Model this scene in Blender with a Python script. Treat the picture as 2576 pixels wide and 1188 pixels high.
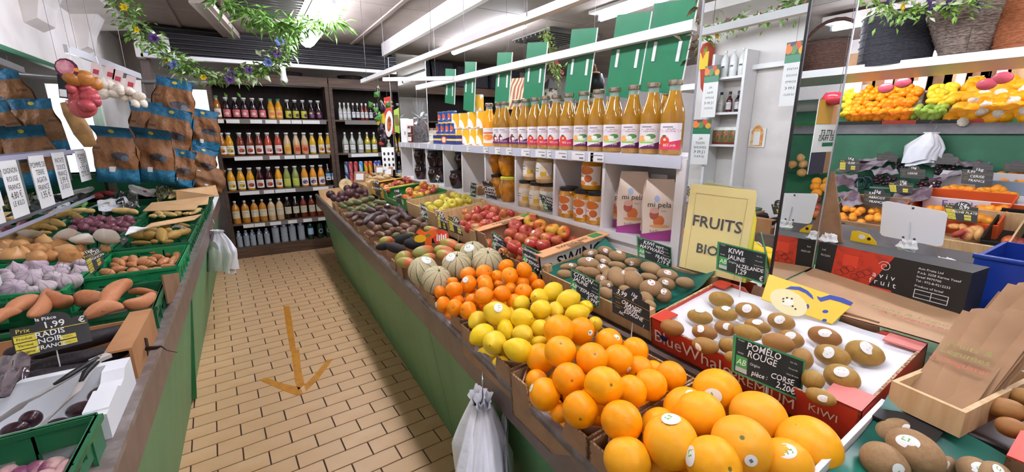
import bpy, bmesh, math, random
from mathutils import Vector, Matrix
for o in list(bpy.data.objects): bpy.data.objects.remove(o)
S = bpy.context.scene; COL = S.collection
rnd = random.Random(7)
# ---------------------------------------------------------------- camera (calibrated from vanishing points)
FPX, CX, CY, CAMZ = 1068.0, 1288.0, 594.0, 1.6
def _cam():
    d = lambda p: Vector((p[0]-CX, -(p[1]-CY), -FPX))
    Y = d((612, 338)).normalized()
    Z = -d((1290, 4930)); Z = (Z - Y*Z.dot(Y)).normalized()
    X = Y.cross(Z)
    return Matrix((X, Y, Z))
RC = _cam()
cd = bpy.data.cameras.new('camera'); cam = bpy.data.objects.new('camera', cd); COL.objects.link(cam)
cd.sensor_width = 36.0; cd.lens = 36.0*FPX/2576.0; cd.clip_start = 0.02; cd.clip_end = 100
cam.matrix_world = Matrix.Translation((0, 0, CAMZ)) @ RC.to_4x4()
S.camera = cam
CAM = Vector((0, 0, CAMZ))
def ray(x, y): return RC @ Vector((x-CX, -(y-CY), -FPX))
def pix(x, y, axis, val):
    v = ray(x, y); return CAM + v*((val-CAM[axis])/v[axis])
def onz(x, y, z): return pix(x, y, 2, z)
# ---------------------------------------------------------------- world, exposure
W = bpy.data.worlds.new('daylight'); S.world = W; W.use_nodes = True
bg = W.node_tree.nodes['Background']; bg.inputs[0].default_value = (0.93, 0.97, 1.0, 1); bg.inputs[1].default_value = 1.6
S.view_settings.view_transform = 'Standard'; S.view_settings.look = 'None'
S.view_settings.gamma = 1.0; S.view_settings.use_curve_mapping = False
S.view_settings.exposure = 0.9
TUBE_STRENGTH = 46.0
# ---------------------------------------------------------------- materials
def lin(c):
    if isinstance(c, str):
        c = c.lstrip('#'); c = [int(c[i:i+2], 16)/255 for i in (0, 2, 4)]
    return tuple((v/12.92 if v <= .04045 else ((v+.055)/1.055)**2.4) for v in c[:3]) + (1,)
MATS = {}
class NT:
    """thin helper around a material's node tree"""
    def __init__(s, m): s.m = m; s.t = m.node_tree; s.n = s.t.nodes; s.b = s.n['Principled BSDF']
    def add(s, typ, **kw):
        n = s.n.new(typ)
        for k, v in kw.items(): setattr(n, k, v)
        return n
    def link(s, a, b): s.t.links.new(a, b)
    def val(s, sock, v):
        if hasattr(v, 'is_linked') or isinstance(v, bpy.types.NodeSocket): s.link(v, sock)
        else: sock.default_value = v
    def math(s, op, a, b=0.0, c=None):
        n = s.add('ShaderNodeMath', operation=op); s.val(n.inputs[0], a); s.val(n.inputs[1], b)
        if c is not None: s.val(n.inputs[2], c)
        return n.outputs[0]
    def mix(s, fac, a, b):
        n = s.add('ShaderNodeMix', data_type='RGBA'); s.val(n.inputs[0], fac)
        s.val(n.inputs[6], a); s.val(n.inputs[7], b); return n.outputs[2]
    def noise(s, vec, scale, detail=3.0, rough=.55):
        n = s.add('ShaderNodeTexNoise'); n.inputs['Scale'].default_value = scale; n.inputs['Detail'].default_value = detail
        n.inputs['Roughness'].default_value = rough
        if vec is not None: s.link(vec, n.inputs['Vector'])
        return n.outputs['Fac']
    def ramp(s, fac, a, b):
        n = s.add('ShaderNodeMapRange'); n.interpolation_type = 'SMOOTHSTEP'; s.val(n.inputs[0], fac)
        n.inputs[1].default_value = a; n.inputs[2].default_value = b; return n.outputs[0]
    def obj(s): return s.add('ShaderNodeTexCoord').outputs['Object']
    def uv(s): return s.add('ShaderNodeTexCoord').outputs['UV']
    def sep(s, v):
        n = s.add('ShaderNodeSeparateXYZ'); s.link(v, n.inputs[0]); return n.outputs
    def rand(s): return s.add('ShaderNodeObjectInfo').outputs['Random']
    def bump(s, h, strength=.3, dist=.002):
        n = s.add('ShaderNodeBump'); n.inputs['Strength'].default_value = strength; n.inputs['Distance'].default_value = dist
        s.link(h, n.inputs['Height']); s.link(n.outputs[0], s.b.inputs['Normal'])
    def color(s, c): s.val(s.b.inputs['Base Color'], c)
def M(name, col, rough=.5, c2=None, sc=8, amt=(.4, .65), bump=0, bsc=None, bdist=.002, metal=0, trans=0, ior=1.45, spec=.5,
      coat=0, c3=None, emit=0, alpha=1, sss=0, stretch=None, detail=3.0):
    """colour, optional second colour by noise, optional third by object random, bump"""
    if name in MATS: return MATS[name]
    m = bpy.data.materials.new(name); m.use_nodes = True; t = NT(m); b = t.b
    b.inputs['Roughness'].default_value = rough; b.inputs['Metallic'].default_value = metal
    b.inputs['Transmission Weight'].default_value = trans; b.inputs['IOR'].default_value = ior
    b.inputs['Specular IOR Level'].default_value = spec; b.inputs['Coat Weight'].default_value = coat
    b.inputs['Coat Roughness'].default_value = .05; b.inputs['Alpha'].default_value = alpha
    if sss: b.inputs['Subsurface Weight'].default_value = sss; b.inputs['Subsurface Radius'].default_value = (.01, .006, .003); b.inputs['Subsurface Scale'].default_value = .5
    c = lin(col); out = None; vec = None
    if c2 or bump:
        vec = t.obj()
        if stretch:
            mp = t.add('ShaderNodeMapping'); mp.inputs['Scale'].default_value = stretch; t.link(vec, mp.inputs[0]); vec = mp.outputs[0]
    if c2: out = t.mix(t.ramp(t.noise(vec, sc, detail), *amt), c, lin(c2))
    if c3: out = t.mix(t.rand(), out if out is not None else c, lin(c3))
    t.color(out if out is not None else c)
    if bump: t.bump(t.noise(vec, bsc or sc*6, 4), bump, bdist)
    if emit: b.inputs['Emission Color'].default_value = c; b.inputs['Emission Strength'].default_value = emit
    MATS[name] = m; return m
# ---------------------------------------------------------------- mesh building
class MB:
    def __init__(s): s.v = []; s.f = []; s.m = []; s.uv = {}; s.k = 0
    def mat(s, k): s.k = k; return s
    def add(s, vs, fs, M4=None, uv=None):
        b = len(s.v)
        if M4 is not None: vs = [M4 @ Vector(p) for p in vs]
        s.v += [tuple(p) for p in vs]
        for i, f in enumerate(fs):
            if uv: s.uv[len(s.f)] = [uv[j] for j in f]
            s.f.append([b+j for j in f]); s.m.append(s.k)
        return s
    def box(s, x0, x1, y0, y1, z0, z1, M4=None):
        vs = [(x, y, z) for z in (z0, z1) for y in (y0, y1) for x in (x0, x1)]
        return s.add(vs, [(0, 2, 3, 1), (4, 5, 7, 6), (0, 1, 5, 4), (1, 3, 7, 5), (3, 2, 6, 7), (2, 0, 4, 6)], M4)
    def quad(s, a, b, c, d): return s.add([a, b, c, d], [(0, 1, 2, 3)], None, [(0, 0), (1, 0), (1, 1), (0, 1)])
    def hexa(s, bot, top):   # eight corners
        return s.add(list(bot)+list(top), [(3, 2, 1, 0), (4, 5, 6, 7), (0, 1, 5, 4), (1, 2, 6, 5), (2, 3, 7, 6), (3, 0, 4, 7)])
    def prism(s, poly, z0, z1, M4=None, uv=False):   # polygon in xy extruded in z
        n = len(poly); vs = [(x, y, z0) for x, y in poly]+[(x, y, z1) for x, y in poly]
        fs = [tuple(range(n-1, -1, -1)), tuple(range(n, 2*n))]+[(i, (i+1) % n, n+(i+1) % n, n+i) for i in range(n)]
        return s.add(vs, fs, M4)
    def lathe(s, prof, n=16, M4=None, a0=0, a1=None, uvy=True):
        """profile of (r, z) around z; full turn or an arc"""
        full = a1 is None; a1 = a0+2*math.pi if full else a1
        cols = n+1; vs = []; uv = []
        for r, z in prof:
            for i in range(cols):
                a = a0+(a1-a0)*i/n; vs.append((r*math.cos(a), r*math.sin(a), z)); uv.append((i/n, 0))
        L = len(prof); uv = [(i/n, j/(L-1)) for j in range(L) for i in range(cols)]
        fs = [(j*cols+i, j*cols+i+1, (j+1)*cols+i+1, (j+1)*cols+i) for j in range(L-1) for i in range(n)]
        return s.add(vs, fs, M4, uv)
    def tube(s, pts, r, n=6, caps=True, M4=None):
        pts = [Vector(p) for p in pts]; rs = r if isinstance(r, (list, tuple)) else [r]*len(pts); vs = []
        for i, p in enumerate(pts):
            d = (pts[min(i+1, len(pts)-1)]-pts[max(i-1, 0)])
            d = d.normalized() if d.length > 1e-9 else Vector((0, 0, 1))
            u = d.cross(Vector((0, 0, 1)) if abs(d.z) < .9 else Vector((1, 0, 0))).normalized(); w = d.cross(u)
            vs += [p+(u*math.cos(2*math.pi*k/n)+w*math.sin(2*math.pi*k/n))*rs[i] for k in range(n)]
        fs = [(i*n+k, i*n+(k+1) % n, (i+1)*n+(k+1) % n, (i+1)*n+k) for i in range(len(pts)-1) for k in range(n)]
        if caps: fs += [tuple(range(n-1, -1, -1)), tuple((len(pts)-1)*n+k for k in range(n))]
        return s.add(vs, fs, M4)
    def grid(s, fn, nu, nv, M4=None):
        vs = []; uv = []
        for j in range(nv+1):
            for i in range(nu+1): vs.append(fn(i/nu, j/nv)); uv.append((i/nu, j/nv))
        return s.add(vs, [(j*(nu+1)+i, j*(nu+1)+i+1, (j+1)*(nu+1)+i+1, (j+1)*(nu+1)+i) for j in range(nv) for i in range(nu)], M4, uv)
    def mesh(s, name, mats, smooth=False, weld=False):
        me = bpy.data.meshes.new(name); me.from_pydata(s.v, [], s.f)
        if not isinstance(mats, (list, tuple)): mats = [mats]
        for m in mats: me.materials.append(m)
        if len(mats) > 1: me.polygons.foreach_set('material_index', s.m)
        if s.uv:
            ul = me.uv_layers.new(name='UVMap')
            for p in me.polygons:
                u = s.uv.get(p.index)
                if u:
                    for li, c in zip(p.loop_indices, u): ul.data[li].uv = c
        if weld or smooth:
            bm = bmesh.new(); bm.from_mesh(me)
            if weld: bmesh.ops.remove_doubles(bm, verts=bm.verts, dist=1e-6)
            bm.to_mesh(me); bm.free()
        if smooth:
            me.polygons.foreach_set('use_smooth', [True]*len(me.polygons))
            if smooth is not True: me.set_sharp_from_angle(angle=math.radians(smooth))
        me.update(); return me
    def build(s, name, mats, parent=None, smooth=False, weld=False, **kw):
        return ob(name, s.mesh(name, mats, smooth, weld), parent, **kw)
def ob(name, data, parent=None, loc=None, M4=None, label=None, cat=None, group=None, kind=None):
    o = bpy.data.objects.new(name, data); COL.objects.link(o)
    if parent is not None: o.parent = parent
    if M4 is not None: o.matrix_local = M4
    elif loc is not None: o.location = loc
    if label: o['label'] = label
    if cat: o['category'] = cat
    if group: o['group'] = group
    if kind: o['kind'] = kind
    return o
def thing(name, label, cat, group=None, loc=(0, 0, 0), M4=None): return ob(name, None, None, loc, M4, label, cat, group)
def struct(name, mb, mats, parent=None, smooth=False): return mb.build(name, mats, parent, smooth, kind=None if parent else 'structure')
def T(x, y=None, z=None): return Matrix.Translation((x, y, z) if y is not None else x)
def RX(d): return Matrix.Rotation(math.radians(d), 4, 'X')
def RY(d): return Matrix.Rotation(math.radians(d), 4, 'Y')
def RZ(d): return Matrix.Rotation(math.radians(d), 4, 'Z')
def SC(x, y=None, z=None): return Matrix.Diagonal((x, y if y is not None else x, z if z is not None else x, 1))
def frame(o, x, y):   # local X along x, local Y close to y, Z out
    x = Vector(x).normalized(); z = x.cross(Vector(y)).normalized(); y = z.cross(x)
    m = Matrix((x, y, z)).transposed().to_4x4(); m.translation = Vector(o); return m
_TX = {}
def text_mesh(s, mat, size=1.0, align='CENTER', extrude=0.0, wob=0.0):
    key = (s, mat.name, size, align, wob)
    if key not in _TX:
        c = bpy.data.curves.new('lettering', 'FONT'); c.body = s; c.size = size; c.align_x = align; c.align_y = 'CENTER'
        c.resolution_u = 2; c.extrude = extrude; c.offset = size*.014 if wob else 0
        o = bpy.data.objects.new('lettering', c)
        me = bpy.data.meshes.new_from_object(o); bpy.data.objects.remove(o); bpy.data.curves.remove(c)
        if wob:   # hand-written wobble
            r = random.Random(s)
            ph = [r.uniform(0, 6) for _ in range(4)]
            for v in me.vertices:
                x, y = v.co.x/size, v.co.y/size
                v.co.x += size*wob*(math.sin(3.1*y+ph[0])+.6*math.sin(7*x+ph[1]))*.5; v.co.y += size*wob*(math.sin(2.3*x+ph[2])+.7*math.sin(6*x+5*y+ph[3]))*.6
        me.materials.clear(); me.materials.append(mat); _TX[key] = me
    return _TX[key]
def text(s, mat, parent, M4, size, align='CENTER', wob=0.0, name='lettering'):
    return ob(name, text_mesh(s, mat, size, align, 0.0, wob), parent, M4=M4)
# ================================================================ MATERIALS shared by the shell
m_tile = M('terracotta_tile', '#dcb68a', .42, '#d0a374', 5, (.3, .75), .12, 60, .0008, c3='#d2aa7e')
m_grout = M('dark_grout', '#3a2416', .9, '#4a3020', 40)
m_white = M('white_paint', '#e6e0dc', .7, '#dcd5d0', 3)
m_ceil = M('ceiling_panel', '#93867e', .8, '#897c74', 2, bump=.1, bsc=90)
m_green = M('green_board', '#6b9a6c', .5, '#618f63', 6, (.35, .7), .1, 30, stretch=(1, 1, .15))
m_rail = M('brown_rail', '#7d6a61', .38, '#725f56', 9, bump=.06, bsc=40)
m_railtop = M('worn_rail_edge', '#8d837f', .3, '#6f625c', 14, (.35, .6))
m_wood = M('dark_wood', '#5a463a', .55, '#463528', 6, (.3, .7), .2, 30, stretch=(1, 1, 8))
m_woodh = M('dark_wood_board', '#6b5241', .5, '#4e3a2d', 6, (.3, .7), .2, 30, stretch=(.5, 6, 6))
m_dark = M('dark_interior', '#241c1a', .8)
m_mirror = M('mirror_glass', '#e9eeec', .0, metal=1)
m_black = M('black_plastic', '#18181a', .45)
m_alu = M('aluminium', '#c9ccd2', .3, metal=.9)
m_whitegloss = M('white_laminate', '#e8e6e6', .35)
m_greenframe = M('green_frame', '#3c7a5a', .4)
m_gboard = M('green_placard', '#2b7a55', .3, '#2a7350', 4)
m_clear = M('clear_acrylic', '#f4f8ff', .04, alpha=.05)
m_tube = M('lit_tube', '#eef1ff', .5, emit=TUBE_STRENGTH)
m_wire = M('steel_wire', '#5c5654', .4, metal=.8)
# ================================================================ FLOOR: 22 x 11 cm tiles in running bond, rows turned 3 degrees
fl = MB(); fl.box(-1.4, 6.2, -3.2, 7.6, -.04, -.004); floor = struct('floor', fl, m_grout)
ang = math.radians(3.1); ux = Vector((math.cos(ang), math.sin(ang), 0)); uy = Vector((-math.sin(ang), math.cos(ang), 0))
tm = MB(); a, b, h, bv = .1075, .0530, .009, .0015
tm.add([(-a, -b, -.006), (a, -b, -.006), (a, b, -.006), (-a, b, -.006), (-a+bv, -b+bv, 0), (a-bv, -b+bv, 0), (a-bv, b-bv, 0), (-a+bv, b-bv, 0)],
       [(4, 5, 6, 7), (0, 1, 5, 4), (1, 2, 6, 5), (2, 3, 7, 6), (3, 0, 4, 7)])
tile_me = tm.mesh('tile', m_tile)
far = MB(); cand = []
for j in range(-16, 45):
    for i in range(-12, 14):
        c = Vector((-.109, 2.5425, 0))+ux*(.22*i+(.11 if j % 2 else 0))+uy*(.1113*j)
        if -.62 < c.x < .98 and -.9 < c.y < 6.6: cand.append(c)
vis = []
for c in cand:
    q = RC.transposed() @ (c-CAM)
    if q.z < -.2:
        px, py = CX+FPX*q.x/-q.z, CY-FPX*q.y/-q.z
        if 380 < px < 1200 and 600 < py < 1230: vis.append((q.length, c)); continue
    vis.append((99, c))
vis.sort(key=lambda t: t[0])
for k, (d, c) in enumerate(vis):
    R4 = T(c) @ RZ(3.1)
    if k < 300: ob('tile', tile_me, floor, M4=R4)
    else: far.add([tuple(v.co) for v in tile_me.vertices], [tuple(p.vertices) for p in tile_me.polygons], R4)
ft = far.build('tile_field', m_tile, floor); ft['kind'] = 'stuff'
# tile field of the next aisle
f2 = MB()
for j in range(-20, 62):
    for i in range(-2, 9):
        x = 2.5+.22*i+(.11 if j % 2 else 0); y = -2.2+.1113*j
        f2.add([tuple(v.co) for v in tile_me.vertices], [tuple(p.vertices) for p in tile_me.polygons], T(x, y, 0))
f2o = f2.build('tile_field', m_tile, floor); f2o['kind'] = 'stuff'
# ================================================================ CEILING: panels with cover strips
ceil = MB(); ceil.box(-1.5, 6.2, -3.2, 7.6, 2.77, 2.85); ceiling = struct('ceiling', ceil, m_ceil)
pn = MB(); pn.box(-.595, .595, -.595, .595, -.012, 0); pme = pn.mesh('ceiling_panel', m_ceil)
for i in range(3):
    for j in range(9): ob('ceiling_panel', pme, ceiling, loc=(-.96+.06+1.2*i-.15, -2.3+1.2*j, 2.77))
cs = MB()
for x in (-.45, .75, 1.37): cs.box(x-.02, x+.02, -3, 7, 2.742, 2.758)
cs.build('cover_strip', m_ceil, ceiling)
# lowered ceiling over the island and next aisle
low = MB(); low.box(1.74, 6.2, -3.2, 6.05, 2.63, 2.77); lo = struct('trim_1', low, m_ceil)
edge = MB(); edge.box(1.70, 1.745, -3.2, 6.05, 2.60, 2.76); struct('trim_2', edge, m_white)
pn2 = MB(); pn2.box(-.595, .595, -.595, .595, -.012, 0); p2 = pn2.mesh('ceiling_panel', m_ceil)
for i in range(3):
    for j in range(7): ob('ceiling_panel', p2, lo, loc=(2.36+1.2*i, -2.0+1.2*j+.05, 2.63))
# ================================================================ WALLS
w = MB(); w.box(-1.5, -1.17, -3.2, 7.6, 0, 2.8); wall_l = struct('wall_left', w, m_white)
w = MB(); w.box(-1.5, -.72, 7.5, 7.6, 0, 2.8); w.box(-.36, 6.2, 7.5, 7.6, 0, 2.8); w.box(-.72, -.36, 7.5, 7.6, 0, 1.0); w.box(-.72, -.36, 7.5, 7.6, 2.2, 2.8); struct('wall_back', w, m_white)
w = MB(); w.box(-1.5, 6.2, -3.3, -3.2, 0, 2.85); struct('wall_front', w, m_white)
w = MB()   # right wall with a band of windows
w.box(6.1, 6.2, -3.2, 7.6, 0, 2.22); w.box(6.1, 6.2, -3.2, 7.6, 2.52, 2.85); w.box(6.1, 6.2, 1.75, 7.6, 2.22, 2.52); w.box(6.1, 6.2, -3.2, -.6, 2.22, 2.52)
struct('wall_right', w, m_white)
# ================================================================ COUNTERS
def counter_right():
    t = thing('fruit_counter', 'long green fruit counter with brown edge rail on the right of the aisle', 'counter')
    xr = lambda y: .572+.0185*y; xg = lambda y: .728+.0175*y
    y0, y1 = -.9, 5.9
    mb = MB(); mb.hexa([(xr(y0)+.006, y0, .732), (xr(y0)+.03, y0, .732), (xr(y1)+.03, y1, .715), (xr(y1)+.006, y1, .715)],
            [(xr(y0)+.006, y0, .845), (xr(y0)+.03, y0, .845), (xr(y1)+.03, y1, .845), (xr(y1)+.006, y1, .845)]); mb.build('rail', m_rail, t)
    mb = MB(); mb.tube([(xr(y0)+.018, y0, .842), (xr(y1)+.018, y1, .842)], .019, 10); mb.build('rail_edge', m_railtop, t, smooth=True)
    seams = [-.9, 0.62, 1.82, 3.6, 5.58]
    for i in range(len(seams)-1):
        ya, yb = seams[i]+.002, seams[i+1]-.002
        mb = MB(); mb.hexa([(xg(ya), ya, 0), (xg(ya)+.02, ya, 0), (xg(yb)+.02, yb, 0), (xg(yb), yb, 0)],
                           [(xr(ya)+.03, ya, .74), (xr(ya)+.05, ya, .74), (xr(yb)+.05, yb, .74), (xr(yb)+.03, yb, .74)]); mb.build('panel', m_green, t)
    mb = MB(); mb.hexa([(xg(5.58), 5.56, 0), (2.5, 5.56, 0), (2.5, 5.58, 0), (xg(5.58), 5.58, 0)], [(xr(5.58)+.03, 5.56, .74), (2.5, 5.56, .74), (2.5, 5.58, .74), (xr(5.58)+.03, 5.58, .74)]); mb.build('end_panel', m_green, t)
    # deck steps up towards the white shelf unit
    mb = MB(); mb.hexa([(.60, -.9, .72), (1.02, -.9, .742), (1.10, 5.9, .742), (.70, 5.9, .72)], [(.60, -.9, .758), (1.02, -.9, .78), (1.10, 5.9, .78), (.70, 5.9, .758)]); mb.build('deck', m_rail, t)
    mb = MB(); mb.hexa([(1.03, -.9, .84), (1.44, -.9, .90), (1.44, 5.9, .90), (1.11, 5.9, .84)], [(1.03, -.9, .905), (1.44, -.9, .965), (1.44, 5.9, .965), (1.11, 5.9, .905)]); mb.build('upper_deck', m_rail, t)
    mb = MB(); mb.box(1.44, 2.45, -.9, 5.56, .1, .93); mb.build('core', m_green, t)
    return t
counter_right()
def counter_left():
    t = thing('vegetable_counter', 'green vegetable counter with brown edge rail on the left of the aisle', 'counter')
    mb = MB(); mb.box(-.374, -.352, -.9, 6.35, .728, .845); mb.build('rail', m_rail, t)
    mb = MB(); mb.box(-.398, -.35, -.9, 6.35, .838, .856); mb.build('rail_edge', m_railtop, t)
    for ya, yb in ((-.9, 1.5), (1.503, 3.0), (3.06, 4.6), (4.603, 6.3)):
        mb = MB(); mb.hexa([(-.495, ya, 0), (-.475, ya, 0), (-.475, yb, 0), (-.495, yb, 0)], [(-.395, ya, .73), (-.375, ya, .73), (-.375, yb, .73), (-.395, yb, .73)]); mb.build('panel', m_green, t)
    mb = MB(); mb.hexa([(-.468, 2.98, 0.02), (-.448, 2.98, 0.02), (-.452, 3.05, .02), (-.472, 3.05, .02)], [(-.392, 2.98, .72), (-.372, 2.98, .72), (-.374, 3.05, .72), (-.394, 3.05, .72)]); mb.build('loose_panel_edge', M('bright_green_edge', '#2f7d4c', .4), t)
    mb = MB(); mb.hexa([(-1.16, -.9, .78), (-.40, -.9, .70), (-.40, 6.35, .70), (-1.16, 6.35, .78)], [(-1.16, -.9, .82), (-.40, -.9, .74), (-.40, 6.35, .74), (-1.16, 6.35, .82)]); mb.build('deck', m_rail, t)
    return t
counter_left()
# ================================================================ WHITE SHELF UNIT on the right counter
UX0, UX1 = 1.45, 1.76; UD = [4.69, 4.30, 3.92, 3.50, 3.12, 2.73, 2.32, 1.91, 1.52, 1.10]
def white_unit():
    t = thing('shelf_unit', 'white shelf unit with open compartments between two mirrored pillars', 'shelf')
    mb = MB(); mb.box(UX0-.01, UX1, UD[-1]-.02, UD[0]+.02, 1.482, 1.51); mb.build('top_board', m_whitegloss, t)
    mb = MB(); mb.box(UX0, UX1, UD[-1]-.02, UD[0]+.02, 1.105, 1.14); mb.build('bottom_board', m_whitegloss, t)
    mb = MB(); mb.box(UX1-.012, UX1, UD[-1], UD[0], 1.14, 1.482); mb.build('back_board', m_whitegloss, t)
    mb = MB(); mb.box(UX0+.01, UX0+.03, UD[-1]-.02, UD[0]+.02, .93, 1.105); mb.build('plinth', m_whitegloss, t)
    for y in UD:
        mb = MB(); mb.box(UX0+.002, UX1-.012, y-.009, y+.009, 1.14, 1.482); mb.build('divider', m_whitegloss, t)
    mb = MB(); mb.box(UX0-.014, UX0-.011, UD[-1]-.02, UD[0]+.02, 1.462, 1.513); mb.build('label_strip', M('label_strip', '#c9ccd8', .2), t)
    mb = MB(); mb.box(UX0-.008, UX0+.03, UD[-1]-.04, UD[-1]-.012, .95, 1.5); mb.build('end_post', m_whitegloss, t)
    return t
white_unit()
# ================================================================ MIRRORED PILLARS
def pillar(name, x0, x1, y0, y1, z0, z1, label):
    t = thing(name, label, 'mirror')
    mb = MB(); mb.box(x0+.006, x1-.006, y0+.006, y1-.006, z0, z1); mb.build('core', m_white, t)
    for nm, q in (('mirror_panel', [(x0, y1, z0), (x0, y0+.004, z0), (x0, y0+.004, z1), (x0, y1, z1)]), ('mirror_panel', [(x0+.004, y0, z0), (x1, y0, z0), (x1, y0, z1), (x0+.004, y0, z1)])):
        c = Vector(q[0]); n = (Vector(q[1])-c).cross(Vector(q[2])-c).normalized()
        mb = MB(); mb.hexa([Vector(p)-n*.005 for p in q], [Vector(p) for p in q]); mb.build(nm, m_mirror, t)
    mb = MB(); mb.box(x0-.003, x0+.004, y0-.003, y0+.004, z0, z1); mb.build('edge_strip', m_black, t)
    mb = MB(); mb.box(x0-.002, x0+.003, y1-.003, y1+.004, z0, z1); mb.box(x1-.003, x1+.003, y0-.002, y0+.004, z0, z1); mb.build('glass_edge', m_alu, t)
    return t
pillar('mirrored_pillar', 1.45, 1.745, .70, 1.055, 1.0, 2.63, 'mirrored pillar at the near end of the white shelf unit')
pillar('mirrored_pillar', 1.47, 1.79, 4.71, 5.0, 1.12, 2.42, 'narrow mirrored pillar at the far end of the white shelf unit')
# ================================================================ LEFT WALL MIRROR
t = thing('wall_mirror', 'long wall mirror with green frame above the vegetables', 'mirror')
mb = MB(); mb.box(-1.17, -1.155, 3.02, 5.62, 1.02, 2.10); mb.build('glass', m_mirror, t)
mb = MB(); mb.box(-1.17, -1.135, 3.0, 5.66, 2.085, 2.115); mb.build('top_frame', m_greenframe, t)
mb = MB(); mb.box(-1.17, -1.12, 5.62, 5.70, .95, 2.1); mb.build('end_post', M('pale_green_post', '#b9cdb6', .4), t)
# ================================================================ LAMPS
def lamp(x, y0, y1, z, label, r=.019, box=True, tm_=None):
    t = thing('tube_light', label, 'lamp', 'fluorescent ceiling tubes')
    mb = MB()
    if box: mb.box(x-.09, x+.09, y0-.06, y1+.06, z+max(.035, r+.01), z+max(.09, r+.02))
    else: mb.box(x-.02, x+.02, y0-.06, y1+.06, z+.035, z+.06)
    mb.build('fitting', m_white, t)
    mb = MB(); mb.tube([(x, y0, z), (x, y1, z)], r, 10); mb.build('tube', tm_ or m_tube, t, smooth=60)
    for y in (y0, y1):
        mb = MB(); mb.box(x-.016, x+.016, y-.02, y+.02, z-.018, z+.036); mb.build('end_cap', m_alu, t)
lamp(.74, 3.9, 5.55, 2.62, 'bright fluorescent tube over the aisle behind the leafy garland', .08, True, M('lit_diffuser', '#eef1ff', .5, emit=TUBE_STRENGTH*.4))
for k, y in enumerate((2.0, .1, -1.8)): lamp(.70, y, y+1.6, 2.64, 'fluorescent tube over the aisle, above and behind the viewer')
lamp(2.30, 3.52, 5.08, 2.56, 'fluorescent tube above the hanging white rail over the shelf unit', .03, False)
for y in (1.5, -.6): lamp(2.75, y, y+1.5, 2.56, 'fluorescent tube over the next aisle', .022)
lamp(4.6, -.6, .9, 2.50, 'fluorescent tube above the far orange display', .022)
lamp(4.6, 1.4, 2.9, 2.50, 'fluorescent tube above the far end of the orange display', .022)
# ================================================================ PRODUCE: unit meshes (radius 1), shared by all copies
def lump(fn, nu=16, nv=10):
    """closed surface around local Z; fn(theta 0..pi, phi) -> (radius in xy, z) or Vector"""
    vs = [Vector(fn(0, 0))]
    for j in range(1, nv):
        for i in range(nu): vs.append(Vector(fn(math.pi*j/nv, 2*math.pi*i/nu)))
    vs.append(Vector(fn(math.pi, 0))); fs = [(0, 1+i, 1+(i+1) % nu) for i in range(nu)]
    for j in range(nv-2):
        for i in range(nu):
            a = 1+j*nu+i; b = 1+j*nu+(i+1) % nu; fs.append((a, a+nu, b+nu, b))
    L = len(vs)-1; o = 1+(nv-2)*nu
    fs += [(L, o+(i+1) % nu, o+i) for i in range(nu)]
    m = MB(); m.add(vs, fs); return m
def sph(t, p, r=1, sx=1, sy=1, sz=1): return (r*sx*math.sin(t)*math.cos(p), r*sy*math.sin(t)*math.sin(p), r*sz*math.cos(t))
def wob(t, p, k, a): return 1+a*(math.sin(2*p+k)*math.sin(t)*.6+math.sin(3*t+p+k*2)*.4)
def fm(name, fn, mat, nu=16, nv=10): return lump(fn, nu, nv).mesh(name, mat, True)
def fmat(name, col, c2=None, rough=.4, sc=2.5, amt=(.35, .7), pole=None, bump=.0, bsc=18, c3=None, coat=0, blush=None, bl=(-.2, .7), spots=None, spot_t=(.70, .74), stripes=None, sss=0, dip=None):
    if name in MATS: return MATS[name]
    m = bpy.data.materials.new(name); m.use_nodes = True; t = NT(m); t.b.inputs['Roughness'].default_value = rough; t.b.inputs['Specular IOR Level'].default_value = .32
    t.b.inputs['Coat Weight'].default_value = coat
    if sss: t.b.inputs['Subsurface Weight'].default_value = sss; t.b.inputs['Subsurface Radius'].default_value = (.01, .005, .002)
    vec = t.obj(); c = lin(col); x = t.sep(vec)
    if c2: c = t.mix(t.ramp(t.noise(vec, sc), *amt), c, lin(c2))
    if c3: c = t.mix(t.rand(), c, lin(c3))
    if blush:   # one-sided blush, wandering with noise
        s = t.math('ADD', x[0], t.math('MULTIPLY', t.math('SUBTRACT', t.noise(vec, 2.2), .5), 1.2)); c = t.mix(t.ramp(s, *bl), c, lin(blush))
    if stripes:
        n, col2, w = stripes; a = t.math('ARCTAN2', x[1], x[0]); s = t.math('COSINE', t.math('ADD', t.math('MULTIPLY', a, n), t.math('MULTIPLY', t.noise(vec, 5), .8)))
        c = t.mix(t.ramp(s, w, 1.0), c, lin(col2))
    if spots: c = t.mix(t.ramp(t.noise(vec, 9, 1), *spot_t), c, lin(spots))
    if pole or dip: r2 = t.math('ADD', t.math('MULTIPLY', x[0], x[0]), t.math('MULTIPLY', x[1], x[1])); c = t.mix(t.math('MULTIPLY', t.ramp(r2, *((.03, .004) if dip else (.010, .003))), t.math('GREATER_THAN', x[2], 0.0)), c, lin(dip or pole))
    t.color(c)
    if bump: t.bump(t.noise(vec, bsc, 2), bump, .003)
    MATS[name] = m; return m
mo = fmat('orange_skin', '#fd9e00', '#fb9000', .36, pole='#8a6a28', bump=.18, bsc=26, c3='#ffae0a', spots='#c98418', spot_t=(.80, .83))
mcl = fmat('clementine_skin', '#fa8a08', '#f87c04', .33, pole='#7d6a24', bump=.2, bsc=20, c3='#fc960c')
mle = fmat('lemon_skin', '#f6d018', '#f2c60e', .38, pole='#a08a30', bump=.16, bsc=22, c3='#ecca38', spots='#c9ab30', spot_t=(.80, .84))
mpo = fmat('pomelo_skin', '#fdb208', '#f6a614', .42, pole='#6b6a30', bump=.14, bsc=30, c3='#f6aa24', spots='#b07820', spot_t=(.77, .80))
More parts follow.
